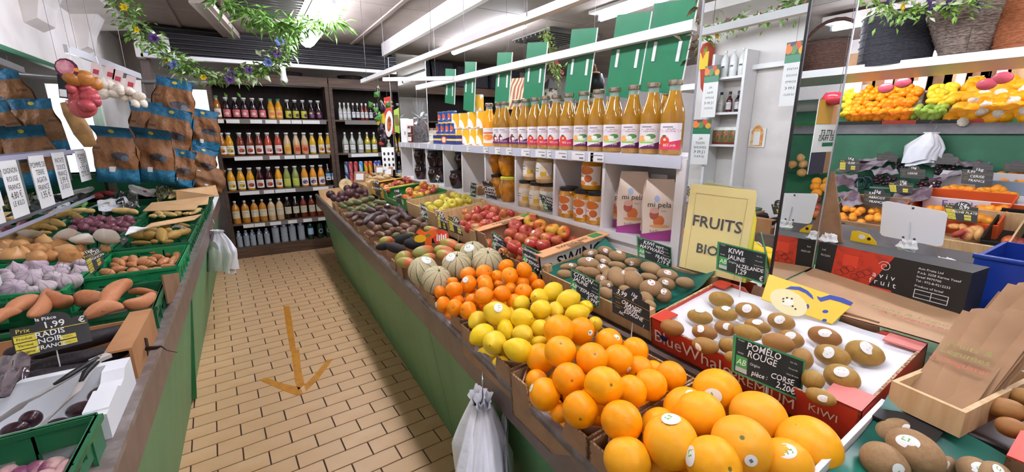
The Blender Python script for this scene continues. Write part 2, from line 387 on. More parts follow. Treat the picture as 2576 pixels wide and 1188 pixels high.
mme = fmat('melon_rind', '#cfc39c', '#c2b48a', .7, sc=14, amt=(.4, .6), pole='#8f8a5c', stripes=(10, '#4f6253', .9), bump=.5, bsc=20)
mkh = fmat('brown_kiwi_skin', '#a3805a', '#93704a', .75, sc=7, c3='#a88862', bump=.4, bsc=40)
mkg = fmat('gold_kiwi_skin', '#a8843f', '#9c7836', .48, sc=4, c3='#9c6a38', bump=.15, bsc=40)
mas = fmat('red_apple_skin', '#d8a04a', '#c8603e', .3, sc=2, blush='#b03c34', bl=(-.4, .7), dip='#5a4020', c3='#b0483c', coat=.2)
may = fmat('yellow_apple_skin', '#dccb48', '#cfc23e', .3, sc=2, dip='#55451f', c3='#e0d05c', spots='#b99c3a', spot_t=(.74, .8))
mab = fmat('blushed_apple_skin', '#d8b040', '#d6a83a', .3, sc=2, dip='#5a4020', blush='#c0502e', bl=(-.3, .5), c3='#d8862e')
man = fmat('mango_skin', '#a9a04a', '#9a9040', .38, sc=1.5, blush='#c06a3a', bl=(-.1, .6), c3='#8f8a48')
mav = fmat('dark_avocado_skin', '#4a3433', '#36282a', .34, sc=5, bump=.35, bsc=16, c3='#5d4238')
mavg = fmat('green_fruit_skin', '#4b5f3a', '#5e6a3c', .4, sc=4, bump=.2, bsc=14, c3='#6a6440')
mavb = fmat('brown_fruit_skin', '#6a4a3c', '#5c5536', .32, sc=3, c3='#76503e', bump=.1)
mpf = fmat('purple_passion_fruit_skin', '#43292f', '#33202a', .35, sc=5, bump=.25, bsc=12, c3='#5a3a3c')
mnet = fmat('black_net_skin', '#2a2423', '#1c1819', .7, sc=20, bump=.6, bsc=30)
mon = fmat('onion_skin', '#c08a52', '#ab7440', .3, sc=3, c3='#cf9f68', stripes=(30, '#b07c48', .85))
mro = fmat('red_onion_skin', '#7a3f4c', '#5c2c3a', .3, sc=3, c3='#8a5560', stripes=(18, '#4d2230', .4))
mga = fmat('garlic_skin', '#d9cdc8', '#c9bcc0', .55, sc=3, c3='#c3b0bc', stripes=(9, '#a48a9c', .75))
mgw = fmat('white_garlic_skin', '#efe6d8', '#e6dac8', .55, sc=3, stripes=(9, '#d8c8b0', .8))
msh = fmat('shallot_skin', '#c07f52', '#a9643e', .35, sc=3, c3='#cf9464', stripes=(14, '#9c5c38', .6))
msp = fmat('sweet_potato_skin', '#b9764c', '#a9663f', .55, sc=4, c3='#c4845c', spots='#7c452a', spot_t=(.72, .78), bump=.2, bsc=10)
mpt = fmat('pale_potato_skin', '#d8b878', '#c7a563', .5, sc=4, c3='#cfae6e')
mrp = fmat('red_potato_skin', '#a03434', '#8f2c30', .45, sc=4, c3='#b04440')
mnp = fmat('netted_potato_skin', '#9a7430', '#85602a', .5, sc=5, c3='#a88440', bump=.5, bsc=14)
mrad = fmat('black_radish_skin', '#2a2022', '#1d1718', .55, sc=8, bump=.4, bsc=14)
mgi = fmat('ginger_skin', '#c9ab7c', '#b8976a', .6, sc=6, c3='#d6bd92', bump=.3)
map_ = fmat('apricot_skin', '#f0982a', '#ec8a22', .45, c3='#f5a636')
mch = fmat('dark_cherry_skin', '#2a1820', '#1c1016', .15, c3='#381c26', coat=.4)
mpe = fmat('flat_peach_skin', '#dca05c', '#cf8a50', .6, blush='#a84038', bl=(-.2, .6), c3='#e0b070')
mnec = fmat('nectarine_skin', '#8a3430', '#7a2830', .35, blush='#c86a34', bl=(.2, .9), c3='#9a4434')
mlim = fmat('lime_skin', '#8aa83a', '#7a9a30', .4, c3='#a0b84a')
F = {}
F['orange'] = fm('orange', lambda t, p: sph(t, p, wob(t, p, 1, .02)*(1-.05*math.exp(-((t)/.18)**2)), sz=.97), mo, 36, 24)
F['orange2'] = fm('orange', lambda t, p: sph(t, p, wob(t, p, 4, .03)*(1-.06*math.exp(-((t)/.15)**2)), sz=1.03), mo, 36, 24)
F['clementine'] = fm('clementine', lambda t, p: sph(t, p, wob(t, p, 2, .03)*(1-.10*math.exp(-((t)/.22)**2)-.08*math.exp(-((math.pi-t)/.3)**2)), sz=.88), mcl, 28, 18)
F['lemon'] = fm('lemon', lambda t, p: (lambda r: (r*math.cos(p)*.92, r*math.sin(p)*.92, 1.12*math.cos(t)+.16*math.exp(-(t/.35)**2)-.10*math.exp(-((math.pi-t)/.3)**2)))(math.sin(t)*wob(t, p, 3, .04)), mle, 30, 22)
F['pomelo'] = fm('pomelo', lambda t, p: sph(t, p, wob(t, p, 5, .03)*(1-.05*math.exp(-(t/.2)**2)), sz=.96), mpo, 44, 30)
F['melon'] = fm('melon', lambda t, p: sph(t, p, (1+.02*math.cos(10*p)*math.sin(t))*(1-.06*math.exp(-(t/.25)**2)), sz=.97), mme, 60, 26)
kiwi_fn = lambda k: (lambda t, p: (math.cos(t)*1.0, .70*math.sin(t)**.9*math.cos(p)*wob(t, p, k, .03), .66*math.sin(t)**.9*math.sin(p)))
F['kiwi_h'] = fm('kiwi', kiwi_fn(1), mkh, 28, 20); F['kiwi_g'] = fm('kiwi', lambda t, p: (math.cos(t)*(1+.06*math.exp(-(t/.25)**2)), .60*math.sin(t)**.85*math.cos(p), .58*math.sin(t)**.85*math.sin(p)), mkg, 28, 20)
def apple_fn(k):
    def fn(t, p):
        r = math.sin(t)*(1+.06*math.cos(t))*(1+.03*math.sin(5*p+k)*max(0, -math.cos(t)))
        z = .92*math.cos(t)-.42*math.exp(-(t/.42)**2)+.18*math.exp(-((math.pi-t)/.35)**2)
        return (r*math.cos(p)*1.02, r*math.sin(p)*1.02, z)
    return fn
for k, m_ in (('apple_r', mas), ('apple_y', may), ('apple_b', mab)): F[k] = fm('apple', apple_fn(1), m_, 24, 18)
F['mango'] = fm('mango', lambda t, p: (1.25*math.cos(t), .88*math.sin(t)*math.cos(p)+.12*math.cos(t)**2, .8*math.sin(t)*math.sin(p)), man, 24, 16)
F['avocado'] = fm('avocado', lambda t, p: (1.25*math.cos(t), .86*math.sin(t)*(1-.16*math.cos(t))*math.cos(p), .86*math.sin(t)*(1-.16*math.cos(t))*math.sin(p)), mav, 18, 14)
F['greenfruit'] = fm('green_fruit', lambda t, p: (1.2*math.cos(t), .85*math.sin(t)*math.cos(p), .85*math.sin(t)*math.sin(p)), mavg, 12, 8)
F['brownfruit'] = fm('brown_fruit', lambda t, p: (1.15*math.cos(t), .9*math.sin(t)*math.cos(p), .9*math.sin(t)*math.sin(p)), mavb, 14, 10)
F['passion'] = fm('passion_fruit', lambda t, p: sph(t, p, wob(t, p, 2, .04)), mpf, 14, 10)
F['netted'] = fm('netted_fruit', lambda t, p: (1.35*math.cos(t), .9*math.sin(t)*math.cos(p), .85*math.sin(t)*math.sin(p)), mnet, 16, 10)
def onion_fn(k):
    return lambda t, p: (lambda r, z: (r*math.cos(p), r*math.sin(p), z))(math.sin(t)*wob(t, p, k, .03), .86*math.cos(t)+.34*math.exp(-(t/.22)**2)-.06*math.exp(-((math.pi-t)/.2)**2))
F['onion'] = fm('onion', onion_fn(1), mon, 24, 16); F['red_onion'] = fm('red_onion', onion_fn(2), mro, 16, 10)
def garlic_fn(t, p):
    r = math.sin(t)*(1+.10*abs(math.sin(4.5*p))*math.sin(t))
    return (r*math.cos(p), r*math.sin(p), .74*math.cos(t)+.5*math.exp(-(t/.22)**2))
F['garlic'] = fm('garlic_bulb', garlic_fn, mga, 27, 12); F['garlic_w'] = fm('garlic_bulb', garlic_fn, mgw, 27, 12)
F['shallot'] = fm('shallot', lambda t, p: (1.15*math.cos(t)+.5*math.exp(-(t/.25)**2), .72*math.sin(t)*math.cos(p), .68*math.sin(t)*math.sin(p)), msh, 12, 10)
def root_fn(k, taper=.7, bend=.25):
    def fn(t, p):
        x = 1.0*math.cos(t); w = math.sin(t)**taper*(1+.10*math.sin(2.5*x+k)+.06*math.sin(3*p+k+2*x))
        return (x+.08*math.copysign(abs(math.cos(t))**9, math.cos(t)), .46*w*math.cos(p)+bend*(x*x-.4)*math.sin(k), .42*w*math.sin(p)+bend*.3*x*math.cos(k*2))
    return fn
F['sweet0'] = fm('sweet_potato', root_fn(1), msp, 26, 24); F['sweet1'] = fm('sweet_potato', root_fn(2.4, .6, .4), msp, 26, 24)
F['sweet2'] = fm('sweet_potato', root_fn(4.2, .9, .35), msp, 26, 24)
F['potato'] = fm('potato', root_fn(.3, .7, .08), mpt, 12, 10); F['red_potato'] = fm('red_potato', root_fn(.6, .8, .1), mrp, 12, 10)
F['net_potato'] = fm('netted_potato', lambda t, p: (1.15*math.cos(t), .8*math.sin(t)*math.cos(p), .75*math.sin(t)*math.sin(p)), mnp, 14, 10)
F['radish'] = fm('black_radish', lambda t, p: (math.cos(t), .16*math.sin(t)**.6*(1-.25*math.cos(t))*math.cos(p)+.03*math.sin(3*math.cos(t)), .16*math.sin(t)**.6*(1-.25*math.cos(t))*math.sin(p)), mrad, 16, 20)
F['ginger'] = fm('ginger_root', lambda t, p: (math.cos(t), (.38+.16*math.sin(6*math.cos(t)))*math.sin(t)**.7*math.cos(p), (.34+.12*math.cos(5*math.cos(t)))*math.sin(t)**.7*math.sin(p)), mgi, 12, 14)
F['apricot'] = fm('apricot', lambda t, p: sph(t, p, 1-.05*math.exp(-(math.sin(p/2)/.15)**2)*math.sin(t), sz=.96), map_, 12, 8)
F['cherry'] = fm('cherry', lambda t, p: sph(t, p), mch, 8, 6)
F['flat_peach'] = fm('flat_peach', lambda t, p: (math.sin(t)*math.cos(p), math.sin(t)*math.sin(p), .55*math.cos(t)-.25*math.exp(-(t/.4)**2)), mpe, 14, 10)
F['nectarine'] = fm('nectarine', lambda t, p: sph(t, p, wob(t, p, 3, .03)), mnec, 12, 8)
F['far_orange'] = fm('orange', lambda t, p: sph(t, p), mo, 10, 7); F['far_clementine'] = fm('clementine', lambda t, p: sph(t, p, sz=.9), mcl, 10, 7)
F['far_lemon'] = fm('lemon', lambda t, p: (math.sin(t)*.9*math.cos(p), math.sin(t)*.9*math.sin(p), 1.15*math.cos(t)), mle, 10, 7)
F['lime'] = fm('lime', lambda t, p: (math.sin(t)*.9*math.cos(p), math.sin(t)*.9*math.sin(p), 1.12*math.cos(t)), mlim, 10, 7)
F['far_mango'] = fm('mango', lambda t, p: (1.2*math.cos(t), .9*math.sin(t)*math.cos(p), .85*math.sin(t)*math.sin(p)), mpo, 10, 7)
# ---- stickers
m_sticker = M('sticker_white', '#f2f2ee', .35); m_stgreen = M('sticker_green', '#6fb04a', .4); m_storange = M('sticker_orange', '#e8923a', .4); m_stred = M('sticker_red', '#d0503a', .4); m_stgrey = M('sticker_print', '#6a7078', .5)
def cap(a, b, kind, R=1.012):
    """patch of the unit sphere around +Z, half angles a and b"""
    mb = MB(); n = 24
    def pt(u, v, R): 
        x, y = u*a, v*b; s = math.hypot(x, y)
        if s < 1e-6: return (0, 0, R)
        return (R*math.sin(s)*x/s, R*math.sin(s)*y/s, R*math.cos(s))
    ring = lambda k, R: [pt(k*math.cos(2*math.pi*i/n), k*math.sin(2*math.pi*i/n), R) for i in range(n)]
    mb.add([pt(0, 0, R)]+ring(.5, R)+ring(1, R), [(0, 1+i, 1+(i+1) % n) for i in range(n)]+[(1+i, 1+n+i, 1+n+(i+1) % n, 1+(i+1) % n) for i in range(n)])
    mb.mat(1); R2 = R+.006
    q = {'bio': [(-.5, -.05, .15, .5)], 'gold': [(-.35, -.3, .4, .45)], 'hay': [(-.75, -.15, -.3, .3), (.3, -.3, .75, .3)], 'dot': [(-.25, -.3, .25, .3)]}[kind]
    for x0, y0, x1, y1 in q: mb.add([pt(x0, y0, R2), pt(x1, y0, R2), pt(x1, y1, R2), pt(x0, y1, R2)], [(0, 1, 2, 3)])
    return mb.mesh('sticker', [m_sticker, {'bio': m_stgreen, 'gold': m_storange, 'hay': m_stred, 'dot': m_stgrey}[kind]], True)
STK = {'bio': cap(.38, .32, 'bio'), 'gold': cap(.40, .42, 'gold'), 'hay': cap(.36, .36, 'hay'), 'dot': cap(.2, .2, 'dot'), 'bio_s': cap(.25, .2, 'bio')}
def align_z(d, spin=0):
    d = Vector(d).normalized(); return d.to_track_quat('Z', 'Y').to_matrix().to_4x4() @ RZ(spin)
def hit(px, py, c, r):
    v = ray(px, py).normalized(); oc = CAM-c; b = v.dot(oc); q = b*b-(oc.dot(oc)-r*r)
    s = -b-math.sqrt(q) if q > 0 else -b
    return ((CAM+v*s)-c).normalized()
class Pile:
    """fruits placed from their outlines in the photograph onto a sloping pile surface"""
    def __init__(s, crop, plane): s.x0, s.y0, s.s = crop; s.plane = plane
    def pt(s, x, y): return s.x0+s.s*x, s.y0+s.s*y
    def surf(s, px, py, dz=0):
        z0, X0, sl = s.plane; v = ray(px, py)   # z = z0 + sl (X-X0)
        t = (z0+dz+sl*(CAM.x-X0)-CAM.z)/(v.z-sl*v.x); return CAM+v*t
    def put(s, items, mesh, name, label, cat, group, stick=None, kind='round', lay=None):
        out = []
        for it in items:
            x, y, rp = it[:3]; opt = it[-1] if isinstance(it[-1], dict) else {}
            px, py = s.pt(x, y); c = s.surf(px, py, opt.get('z', 0)); depth = -(RC.transposed() @ (c-CAM)).z
            k = s.s*depth/FPX
            if kind == 'round':
                r = rp*k; msh_ = F[mesh] if isinstance(mesh, str) else F[rnd.choice(mesh)]
                if 'p' in opt: A = align_z(hit(*s.pt(*opt['p']), c, r), rnd.uniform(0, 360))
                elif lay: A = lay()
                else: A = RZ(rnd.uniform(0, 360)) @ RX(rnd.uniform(60, 180)) @ RZ(rnd.uniform(0, 360))
                o = ob(name, msh_, None, M4=T(c) @ A @ SC(r), label=opt.get('l', label), cat=cat, group=group); R = r
            else:      # elongated: rp half length, it[3] half width, it[4] image angle
                hw, an = it[3], math.radians(it[4]); dx, dy = rp*math.cos(an), rp*math.sin(an)
                a = s.surf(*s.pt(x-dx, y-dy), opt.get('z', 0)); b = s.surf(*s.pt(x+dx, y+dy), opt.get('z', 0)); d = b-a
                L = d.length/2; wd = hw*k; L = min(L, wd*kind[1]) if isinstance(kind, tuple) else L
                d.normalize(); zz = Vector((0, 0, 1)); yy = zz.cross(d).normalized(); zz = d.cross(yy)
                msh_ = F[mesh] if isinstance(mesh, str) else F[rnd.choice(mesh)]; w0 = opt.get('w', s.unit_w)
                A = Matrix((d, yy, zz)).transposed().to_4x4()
                o = ob(name, msh_, None, M4=T(c) @ A @ SC(L/s.unit_l, wd/w0, wd/w0) @ RX(0 if opt.get('noroll') else rnd.uniform(0, 360)), label=opt.get('l', label), cat=cat, group=group); R = max(wd, .001)
            if 's' in opt:
                sx, sy = opt['s'][:2]; kd = opt['s'][2] if len(opt['s']) > 2 else stick
                q = ob('sticker', STK[kd], o)
                if kind == 'round': Q = o.matrix_basis; k2 = SC(1)
                else: k2 = SC(1, w0, w0); Q = o.matrix_basis @ k2
                qi = Q.inverted(); c0 = qi @ CAM; v = (qi.to_3x3() @ ray(*s.pt(sx, sy))).normalized(); bb = v.dot(c0); qq = bb*bb-c0.dot(c0)+1
                d = (c0+v*(-bb-math.sqrt(max(qq, 0)))).normalized(); q.matrix_basis = k2 @ SC(1 if kind == 'round' else 1.035) @ align_z(d, 20)
            out.append((o, c, R))
        return out
    unit_l = 1.0; unit_w = .7
# ================================================================ CRATES AND TRAYS
m_card = M('brown_cardboard', '#a98462', .75, '#9a7656', 10, bump=.1, bsc=80)
m_cardd = M('kraft_cardboard', '#8d6a4c', .8, '#7d5c40', 10)
m_flute = M('corrugated_edge', '#c9a67e', .85, '#7c5a3c', 160, (.45, .55))
m_pine = M('pale_pine', '#d8b98c', .6, '#c7a272', 5, (.3, .7), .1, 40, stretch=(8, 8, 1))
m_crate = M('green_plastic', '#1f6a42', .38, '#1a5c39', 5)
m_foam = M('white_foam', '#eef0f2', .6, bump=.15, bsc=200)
m_red = M('red_print_card', '#c93f2a', .45); m_redl = M('pink_striped_card', '#d88078', .6)
m_ink = M('black_print', '#1b1a19', .6); m_inkw = M('white_print', '#f4f2ec', .6); m_paper = M('white_paper', '#ecebe8', .7)
m_greensheet = M('green_liner_sheet', '#1f6e5c', .3, '#195a4c', 6, bump=.2, bsc=12)
m_blackcard = M('black_card', '#22211f', .5); m_orangecard = M('peach_print_card', '#e2a673', .6); m_gline = M('green_print_card', '#3f8f4a', .5); m_ylw = M('yellow_print_card', '#e0b62e', .5)
def local_frame(FL, FR, rise):
    """box frame: x from far front corner to near front corner, y into the counter (rising), z up"""
    FL = Vector(FL); FR = Vector(FR); u = (FR-FL); u.z = 0; w = u.length; u.normalize()
    v = Vector((-u.y, u.x, 0)); v = (v*math.cos(rise)+Vector((0, 0, math.sin(rise)))).normalized(); z = u.cross(v)
    m = Matrix((u, v, z)).transposed().to_4x4(); m.translation = FL; return m, w
def tray(name, label, FL, FR, depth, h, rise=3, mats=None, front=.45, back=1.0, side=1.0, group='produce boxes on the fruit counter', thick=.006, gusset=True, torn=True, cat='box', wall_mats=None):
    """cardboard tray, rim at z=0 of its frame, walls thick, front wall cut low between its corners"""
    m4, w = local_frame(FL, FR, math.radians(rise)); t = thing(name, label, cat, group, M4=m4)
    mc = mats or [m_card, m_flute]; wm = wall_mats or {}
    mb = MB(); mb.box(0, w, 0, depth, -h, -h+.006); mb.build('bottom', mc[0], t)
    def wall(nm, org, ax, L, low, mat):   # wall in plane (ax, z) with a low middle
        r = random.Random(name+nm); c = min(.09, L*.24); hh = h*low; p = [(0, -h), (L, -h), (L, 0), (L-c, 0)]
        if low < 1:
            n = 7
            for i in range(n+1): x = L-c-.02-(L-2*c-.04)*i/n; p.append((x, -h+hh+(r.uniform(-.004, .004) if torn else 0)))
        p += [(c, 0), (0, 0)]
        q = MB(); ax = Vector(ax); nrm = ax.cross(Vector((0, 0, 1)))
        k = len(p); vs = [Vector(org)+ax*x+Vector((0, 0, z)) for x, z in p]; vs2 = [v-nrm*thick for v in vs]
        q.add(vs+vs2, [tuple(range(k)), tuple(range(2*k-1, k-1, -1))]); q.mat(1)
        q.add(vs+vs2, [(i, k+i, k+(i+1) % k, (i+1) % k) for i in range(k)])
        return q.build(nm, [mat or mc[0], mc[1]], t)
    fw = wall('front_wall', (0, 0, 0), (1, 0, 0), w, front, wm.get('front')); bw = wall('back_wall', (w, depth, 0), (-1, 0, 0), w, back, wm.get('back'))
    l = wall('side_wall', (0, depth, 0), (0, -1, 0), depth, side, wm.get('left')); rr = wall('side_wall', (w, 0, 0), (0, 1, 0), depth, side, wm.get('right'))
    if gusset:
        for sx, sy in ((0, 0), (1, 0), (0, 1), (1, 1)):
            g = .055; x0, y0 = sx*w, sy*depth; dx, dy = (1 if sx == 0 else -1), (1 if sy == 0 else -1)
            q = MB(); a = Vector((x0+dx*g, y0+dy*.004, 0)); b_ = Vector((x0+dx*.004, y0+dy*g, 0)); dn = Vector((0, 0, -h*.9)); tk = Vector((dx, dy, 0)).normalized()*.005
            q.hexa([a+dn, b_+dn, b_+dn+tk, a+dn+tk], [a, b_, b_+tk, a+tk]); q.build('corner_gusset', mc[0], t)
    t['w'] = w; t['d'] = depth; t['h'] = h
    return t, m4, w
def wood_crate(name, label, FL, FR, depth, h, rise=3, mat=None, group='produce boxes on the fruit counter'):
    m4, w = local_frame(FL, FR, math.radians(rise)); t = thing(name, label, 'crate', group, M4=m4); mat = mat or m_pine
    mb = MB(); mb.box(0, w, 0, depth, -h, -h+.005); mb.build('bottom', mat, t)
    for nm, b in (('front_slat', (0, w, 0, .006, -h, -.012)), ('back_slat', (0, w, depth-.006, depth, -h, -.004)), ('end_board', (-.008, 0, 0, depth, -h, -.002)), ('end_board', (w, w+.008, 0, depth, -h, -.002))):
        q = MB(); q.box(*b); q.build(nm, mat, t)
    for x in (0, w-.028):
        for y in (0.006, depth-.034):
            q = MB(); q.prism([(x, y), (x+.028, y), (x+.028, y+.028), (x, y+.028)], -h, .018); q.build('corner_post', mat, t)
    return t, m4, w
def filler(m4, w, d, h, mesh, r, name, label, cat, group, n=(4, 4), z=None):
    """lower layer that shows between the piled fruit"""
    for i in range(n[0]):
        for j in range(n[1]):
            p = m4 @ Vector(((i+.5)*w/n[0]+rnd.uniform(-.006, .006), (j+.5)*d/n[1]+rnd.uniform(-.006, .006), -h+.01+r if z is None else z))
            ob(name, F[mesh], None, M4=T(p) @ RZ(rnd.uniform(0, 360)) @ RX(rnd.uniform(0, 180)) @ SC(r*rnd.uniform(.95, 1.05)), label=label, cat=cat, group=group)
# ---------------------------------------------------------------- front row of trays, from near to far
def ftray(label, pl, pr, z=.915, depth=.40, h=.11, **k):
    return tray('cardboard_tray', label, onz(*pl, z), onz(*pr, z), depth, .145, **k)
def sup(lbl, grp, m4, w, d, h, nm, c, r, nx, ny): filler(m4, w, d, h, nm, r, c, lbl, c, grp, (nx, ny))
# pomelos
t, m4, w = ftray('brown cardboard tray full of large yellow pomelos', (1483, 1110), (1760, 1345), h=.14); pom_box = m4
P = Pile((1480, 900, .2795), (.955, .6, .05)); g = 'pomelos in the near tray'; L = 'large yellow pomelo in the nearest cardboard tray'
P.put([(1155, 305, 205, {'s': (1115, 350), 'l': 'pomelo at the back of the near tray with an oval white and green sticker', 'z': .0}), (870, 460, 190, {'s': (940, 345), 'z': -.01, 'l': 'pomelo next to the orange tray with a curling white sticker'}), (1000, 520, 215, {'z': .02, 'l': 'plain pomelo touching the one with the curling sticker'}),
       (640, 620, 165, {'z': -.03, 'l': 'pomelo half hidden beside the orange tray'}), (740, 755, 240, {'s': (745, 540), 'z': .02, 'l': 'pomelo in the middle of the near tray with sticker on its top'}), (1380, 790, 255, {'p': (1385, 715), 's': (1465, 930, 'dot'), 'z': .03, 'l': 'pomelo with green stem button and round white sticker'}),
       (1530, 540, 235, {'z': .0, 'l': 'pomelo right below the POMELO slate'}), (1980, 800, 265, {'z': .0, 'l': 'pomelo in the right corner of the near tray'}), (1780, 950, 215, {'s': (1785, 835), 'z': .01, 'l': 'pomelo at the front right of the near tray with slanted oval sticker'}), (1125, 960, 240, {'p': (1290, 1010), 's': (905, 880), 'z': .02, 'l': 'pomelo at the bottom of the picture with brown blemish'}), (350, 920, 205, {'z': -.01, 'l': 'speckled pomelo at the front left of the near tray'}), (620, 980, 150, {'z': -.06, 'l': 'shaded pomelo low in the near tray'})], 'pomelo', 'pomelo', L, 'pomelo', g, 'bio')
sup('pomelo in the lower layer of the near tray', g, m4, w, .4, .14, 'pomelo', 'pomelo', .052, 3, 3)
# oranges
t, m4, w = ftray('brown cardboard tray full of navel oranges', (1284, 938), (1478, 1105), h=.13)
P = Pile((1150, 700, .4106), (.955, .6, .12)); g = 'oranges in the near tray'; L = 'navel orange in the tray between the lemons and the pomelos'
P.put([(625, 320, 95, {'z': .05}), (760, 322, 82, {'s': (817, 335), 'z': .04, 'l': 'orange beside the lemons with a white oval sticker'}), (510, 490, 90, {'z': -.01}), (632, 450, 97, {'p': (635, 397), 'z': .06}), (825, 497, 98, {'p': (845, 467), 'z': .055}),
       (930, 395, 85, {'s': (980, 362), 'z': .0}), (985, 500, 92, {'s': (1055, 560, 'bio_s'), 'z': .03}), (1090, 445, 82, {'z': -.01}), (1115, 560, 82, {'z': -.02}), (685, 618, 100, {'p': (705, 630), 'z': .035}), (897, 658, 116, {'p': (945, 655), 'z': .06}),
       (1065, 695, 95, {'z': .01}), (1185, 655, 98, {'z': .0}), (535, 710, 97, {'s': (453, 672, 'bio_s'), 'z': .0}), (485, 625, 66, {'z': -.035}), (755, 805, 110, {'p': (755, 870), 'z': .02}), (630, 825, 60, {'z': -.04}), (1007, 875, 122, {'z': .03}), (900, 800, 55, {'z': -.03}), (1310, 600, 88, {'z': -.015}), (1200, 565, 60, {'z': -.04})],
      ['orange', 'orange2'], 'orange', L, 'orange', g, 'bio_s')
sup('navel orange in the lower layer of the tray', g, m4, w, .4, .13, 'orange', 'orange', .04, 4, 4)
# lemons
t, m4, w = ftray('brown and black cardboard tray full of lemons', (1158, 815), (1284, 930), h=.12)
P = Pile((1150, 700, .4106), (.955, .6, .16)); g = 'lemons in the front row'; L = 'yellow lemon in the tray between oranges and clementines'
lz = lambda: RZ(rnd.uniform(0, 360)) @ RX(rnd.uniform(60, 120))
P.put([(125, 257, 57, {'z': -.01}), (250, 220, 82, {'s': (252, 178), 'z': .03, 'l': 'pale lemon with a white and green sticker on top'}), (152, 348, 72, {'p': (95, 385), 'z': .0}), (230, 395, 78, {'p': (207, 410), 'z': .02}), (378, 442, 82, {'p': (300, 415), 'z': .01}), (300, 315, 60, {'p': (315, 360), 'z': .0}), (398, 247, 70, {'z': .03}),
       (400, 345, 66, {'z': .0}), (393, 155, 55, {'z': .01}), (507, 120, 62, {'z': .02}), (585, 83, 60, {'z': .03}), (682, 130, 64, {'z': .04}), (512, 193, 66, {'z': .03}), (606, 197, 55, {'p': (620, 222), 'z': .015}), (733, 220, 66, {'z': .02}), (785, 180, 48, {'z': .0}), (845, 282, 50, {'p': (845, 270), 'z': -.01}),
       (505, 308, 58, {'z': .0}), (500, 395, 45, {'z': -.02}), (725, 420, 50, {'z': -.02}), (340, 215, 42, {'z': -.02}), (660, 215, 40, {'z': -.02}), (250, 300, 40, {'z': -.03})], 'lemon', 'lemon', L, 'lemon', g, 'bio', lay=lz)
sup('lemon in the lower layer of the tray', g, m4, w, .4, .12, 'lemon', 'lemon', .034, 4, 5)
# clementines
t, m4, w = ftray('brown cardboard tray full of clementines', (1072, 733), (1158, 806), h=.11)
P = Pile((940, 540, .303), (.955, .6, .22)); g = 'clementines in the front row'; L = 'clementine in the tray between the lemons and the melons'
P.put([(670, 625, 75, {'z': .03}), (788, 577, 73, {'s': (760, 540), 'z': .035, 'l': 'clementine with a white and green sticker beside the melons'}), (785, 495, 66, {'z': .02}), (918, 485, 72, {'z': .03}), (1100, 432, 66, {'z': .02}), (1130, 508, 72, {'p': (1130, 490), 'z': .04, 's': (1068, 540)}), (1250, 458, 70, {'z': .05}), (920, 560, 68, {'z': .02}), (930, 595, 70, {'z': .03}),
       (915, 675, 80, {'z': .05}), (1067, 655, 75, {'z': .04}), (1020, 515, 55, {'z': .0}), (1305, 528, 56, {'z': .0}), (1237, 565, 66, {'z': .0}), (1365, 590, 60, {'z': -.02}), (1243, 642, 74, {'z': .01, 'p': (1215, 610)}), (1135, 615, 55, {'z': .0}), (1165, 722, 66, {'z': .0}), (700, 715, 55, {'z': -.01}), (550, 645, 54, {'z': -.01}),
       (577, 745, 66, {'z': .0, 's': (515, 750)}), (672, 772, 70, {'z': .0, 'p': (655, 780)}), (785, 797, 76, {'z': .01}), (810, 712, 60, {'z': .0, 's': (745, 700)}), (970, 765, 66, {'z': -.02}), (655, 560, 48, {'z': .0}), (840, 655, 45, {'z': -.02}), (1040, 585, 45, {'z': -.02})], 'clementine', 'clementine', L, 'clementine', g, 'bio')
sup('clementine in the lower layer of the tray', g, m4, w, .4, .11, 'clementine', 'clementine', .032, 5, 5)
# melons
t, m4, w = ftray('brown cardboard tray holding five netted melons', (997, 664), (1072, 728), h=.10)
P = Pile((940, 540, .303), (.965, .6, .10)); g = 'melons'; up = {}
for it, lb in (((412, 470, 125, {'s': (438, 372)}), 'netted melon at the left end of the melon tray'), ((522, 545, 122, {'p': (545, 460)}), 'netted melon at the front of the tray, stem end up'), ((690, 428, 125, {'p': (690, 335), 's': (635, 350)}), 'netted melon in the middle of the tray'),
               ((825, 330, 112, {'p': (820, 235), 's': (790, 275)}), 'netted melon at the back left of the tray'), ((942, 400, 128, {'p': (950, 310)}), 'netted melon at the back right beside the clementines')):
    it[-1]['l'] = lb
    for o, c, r in P.put([it], 'melon', 'melon', lb, 'melon', g, 'bio'):
        if 'p' in it[-1]:
            q = MB(); q.tube([(0, 0, .9), (.02, 0, 1.02), (.05, .03, 1.1)], [.07, .05, .04], 6); s_ = q.build('stem', M('melon_stem', '#7a7a52', .7), o)
# mangoes
t, m4, w = ftray('brown cardboard tray of green and red mangoes', (945, 613), (994, 660), h=.10)
P = Pile((940, 540, .303), (.955, .6, .14)); P.unit_l = 1.25; P.unit_w = .85; g = 'mangoes in the front row'
mg = P.put([(250, 360, 72, 62, -20, {'l': 'mango with an orange cheek at the front left of its tray'}), (272, 400, 75, 48, 10, {'l': 'dark mango lying at the very front of its tray'}), (412, 318, 92, 58, -15, {'l': 'yellow green mango in the middle of the tray'}), (455, 362, 62, 42, -10, {'l': 'small brownish mango behind the first melon'}), (580, 305, 80, 55, 10, {'l': 'red brown mango beside the green one'}),
            (605, 350, 70, 60, 20, {'l': 'brown mango touching the melons'}), (632, 248, 78, 48, 15, {'l': 'green mango at the back of the tray'}), (725, 280, 50, 42, 0, {'l': 'yellow green mango behind the melons'})], 'mango', 'mango', 'mango', 'mango', g, kind='long')
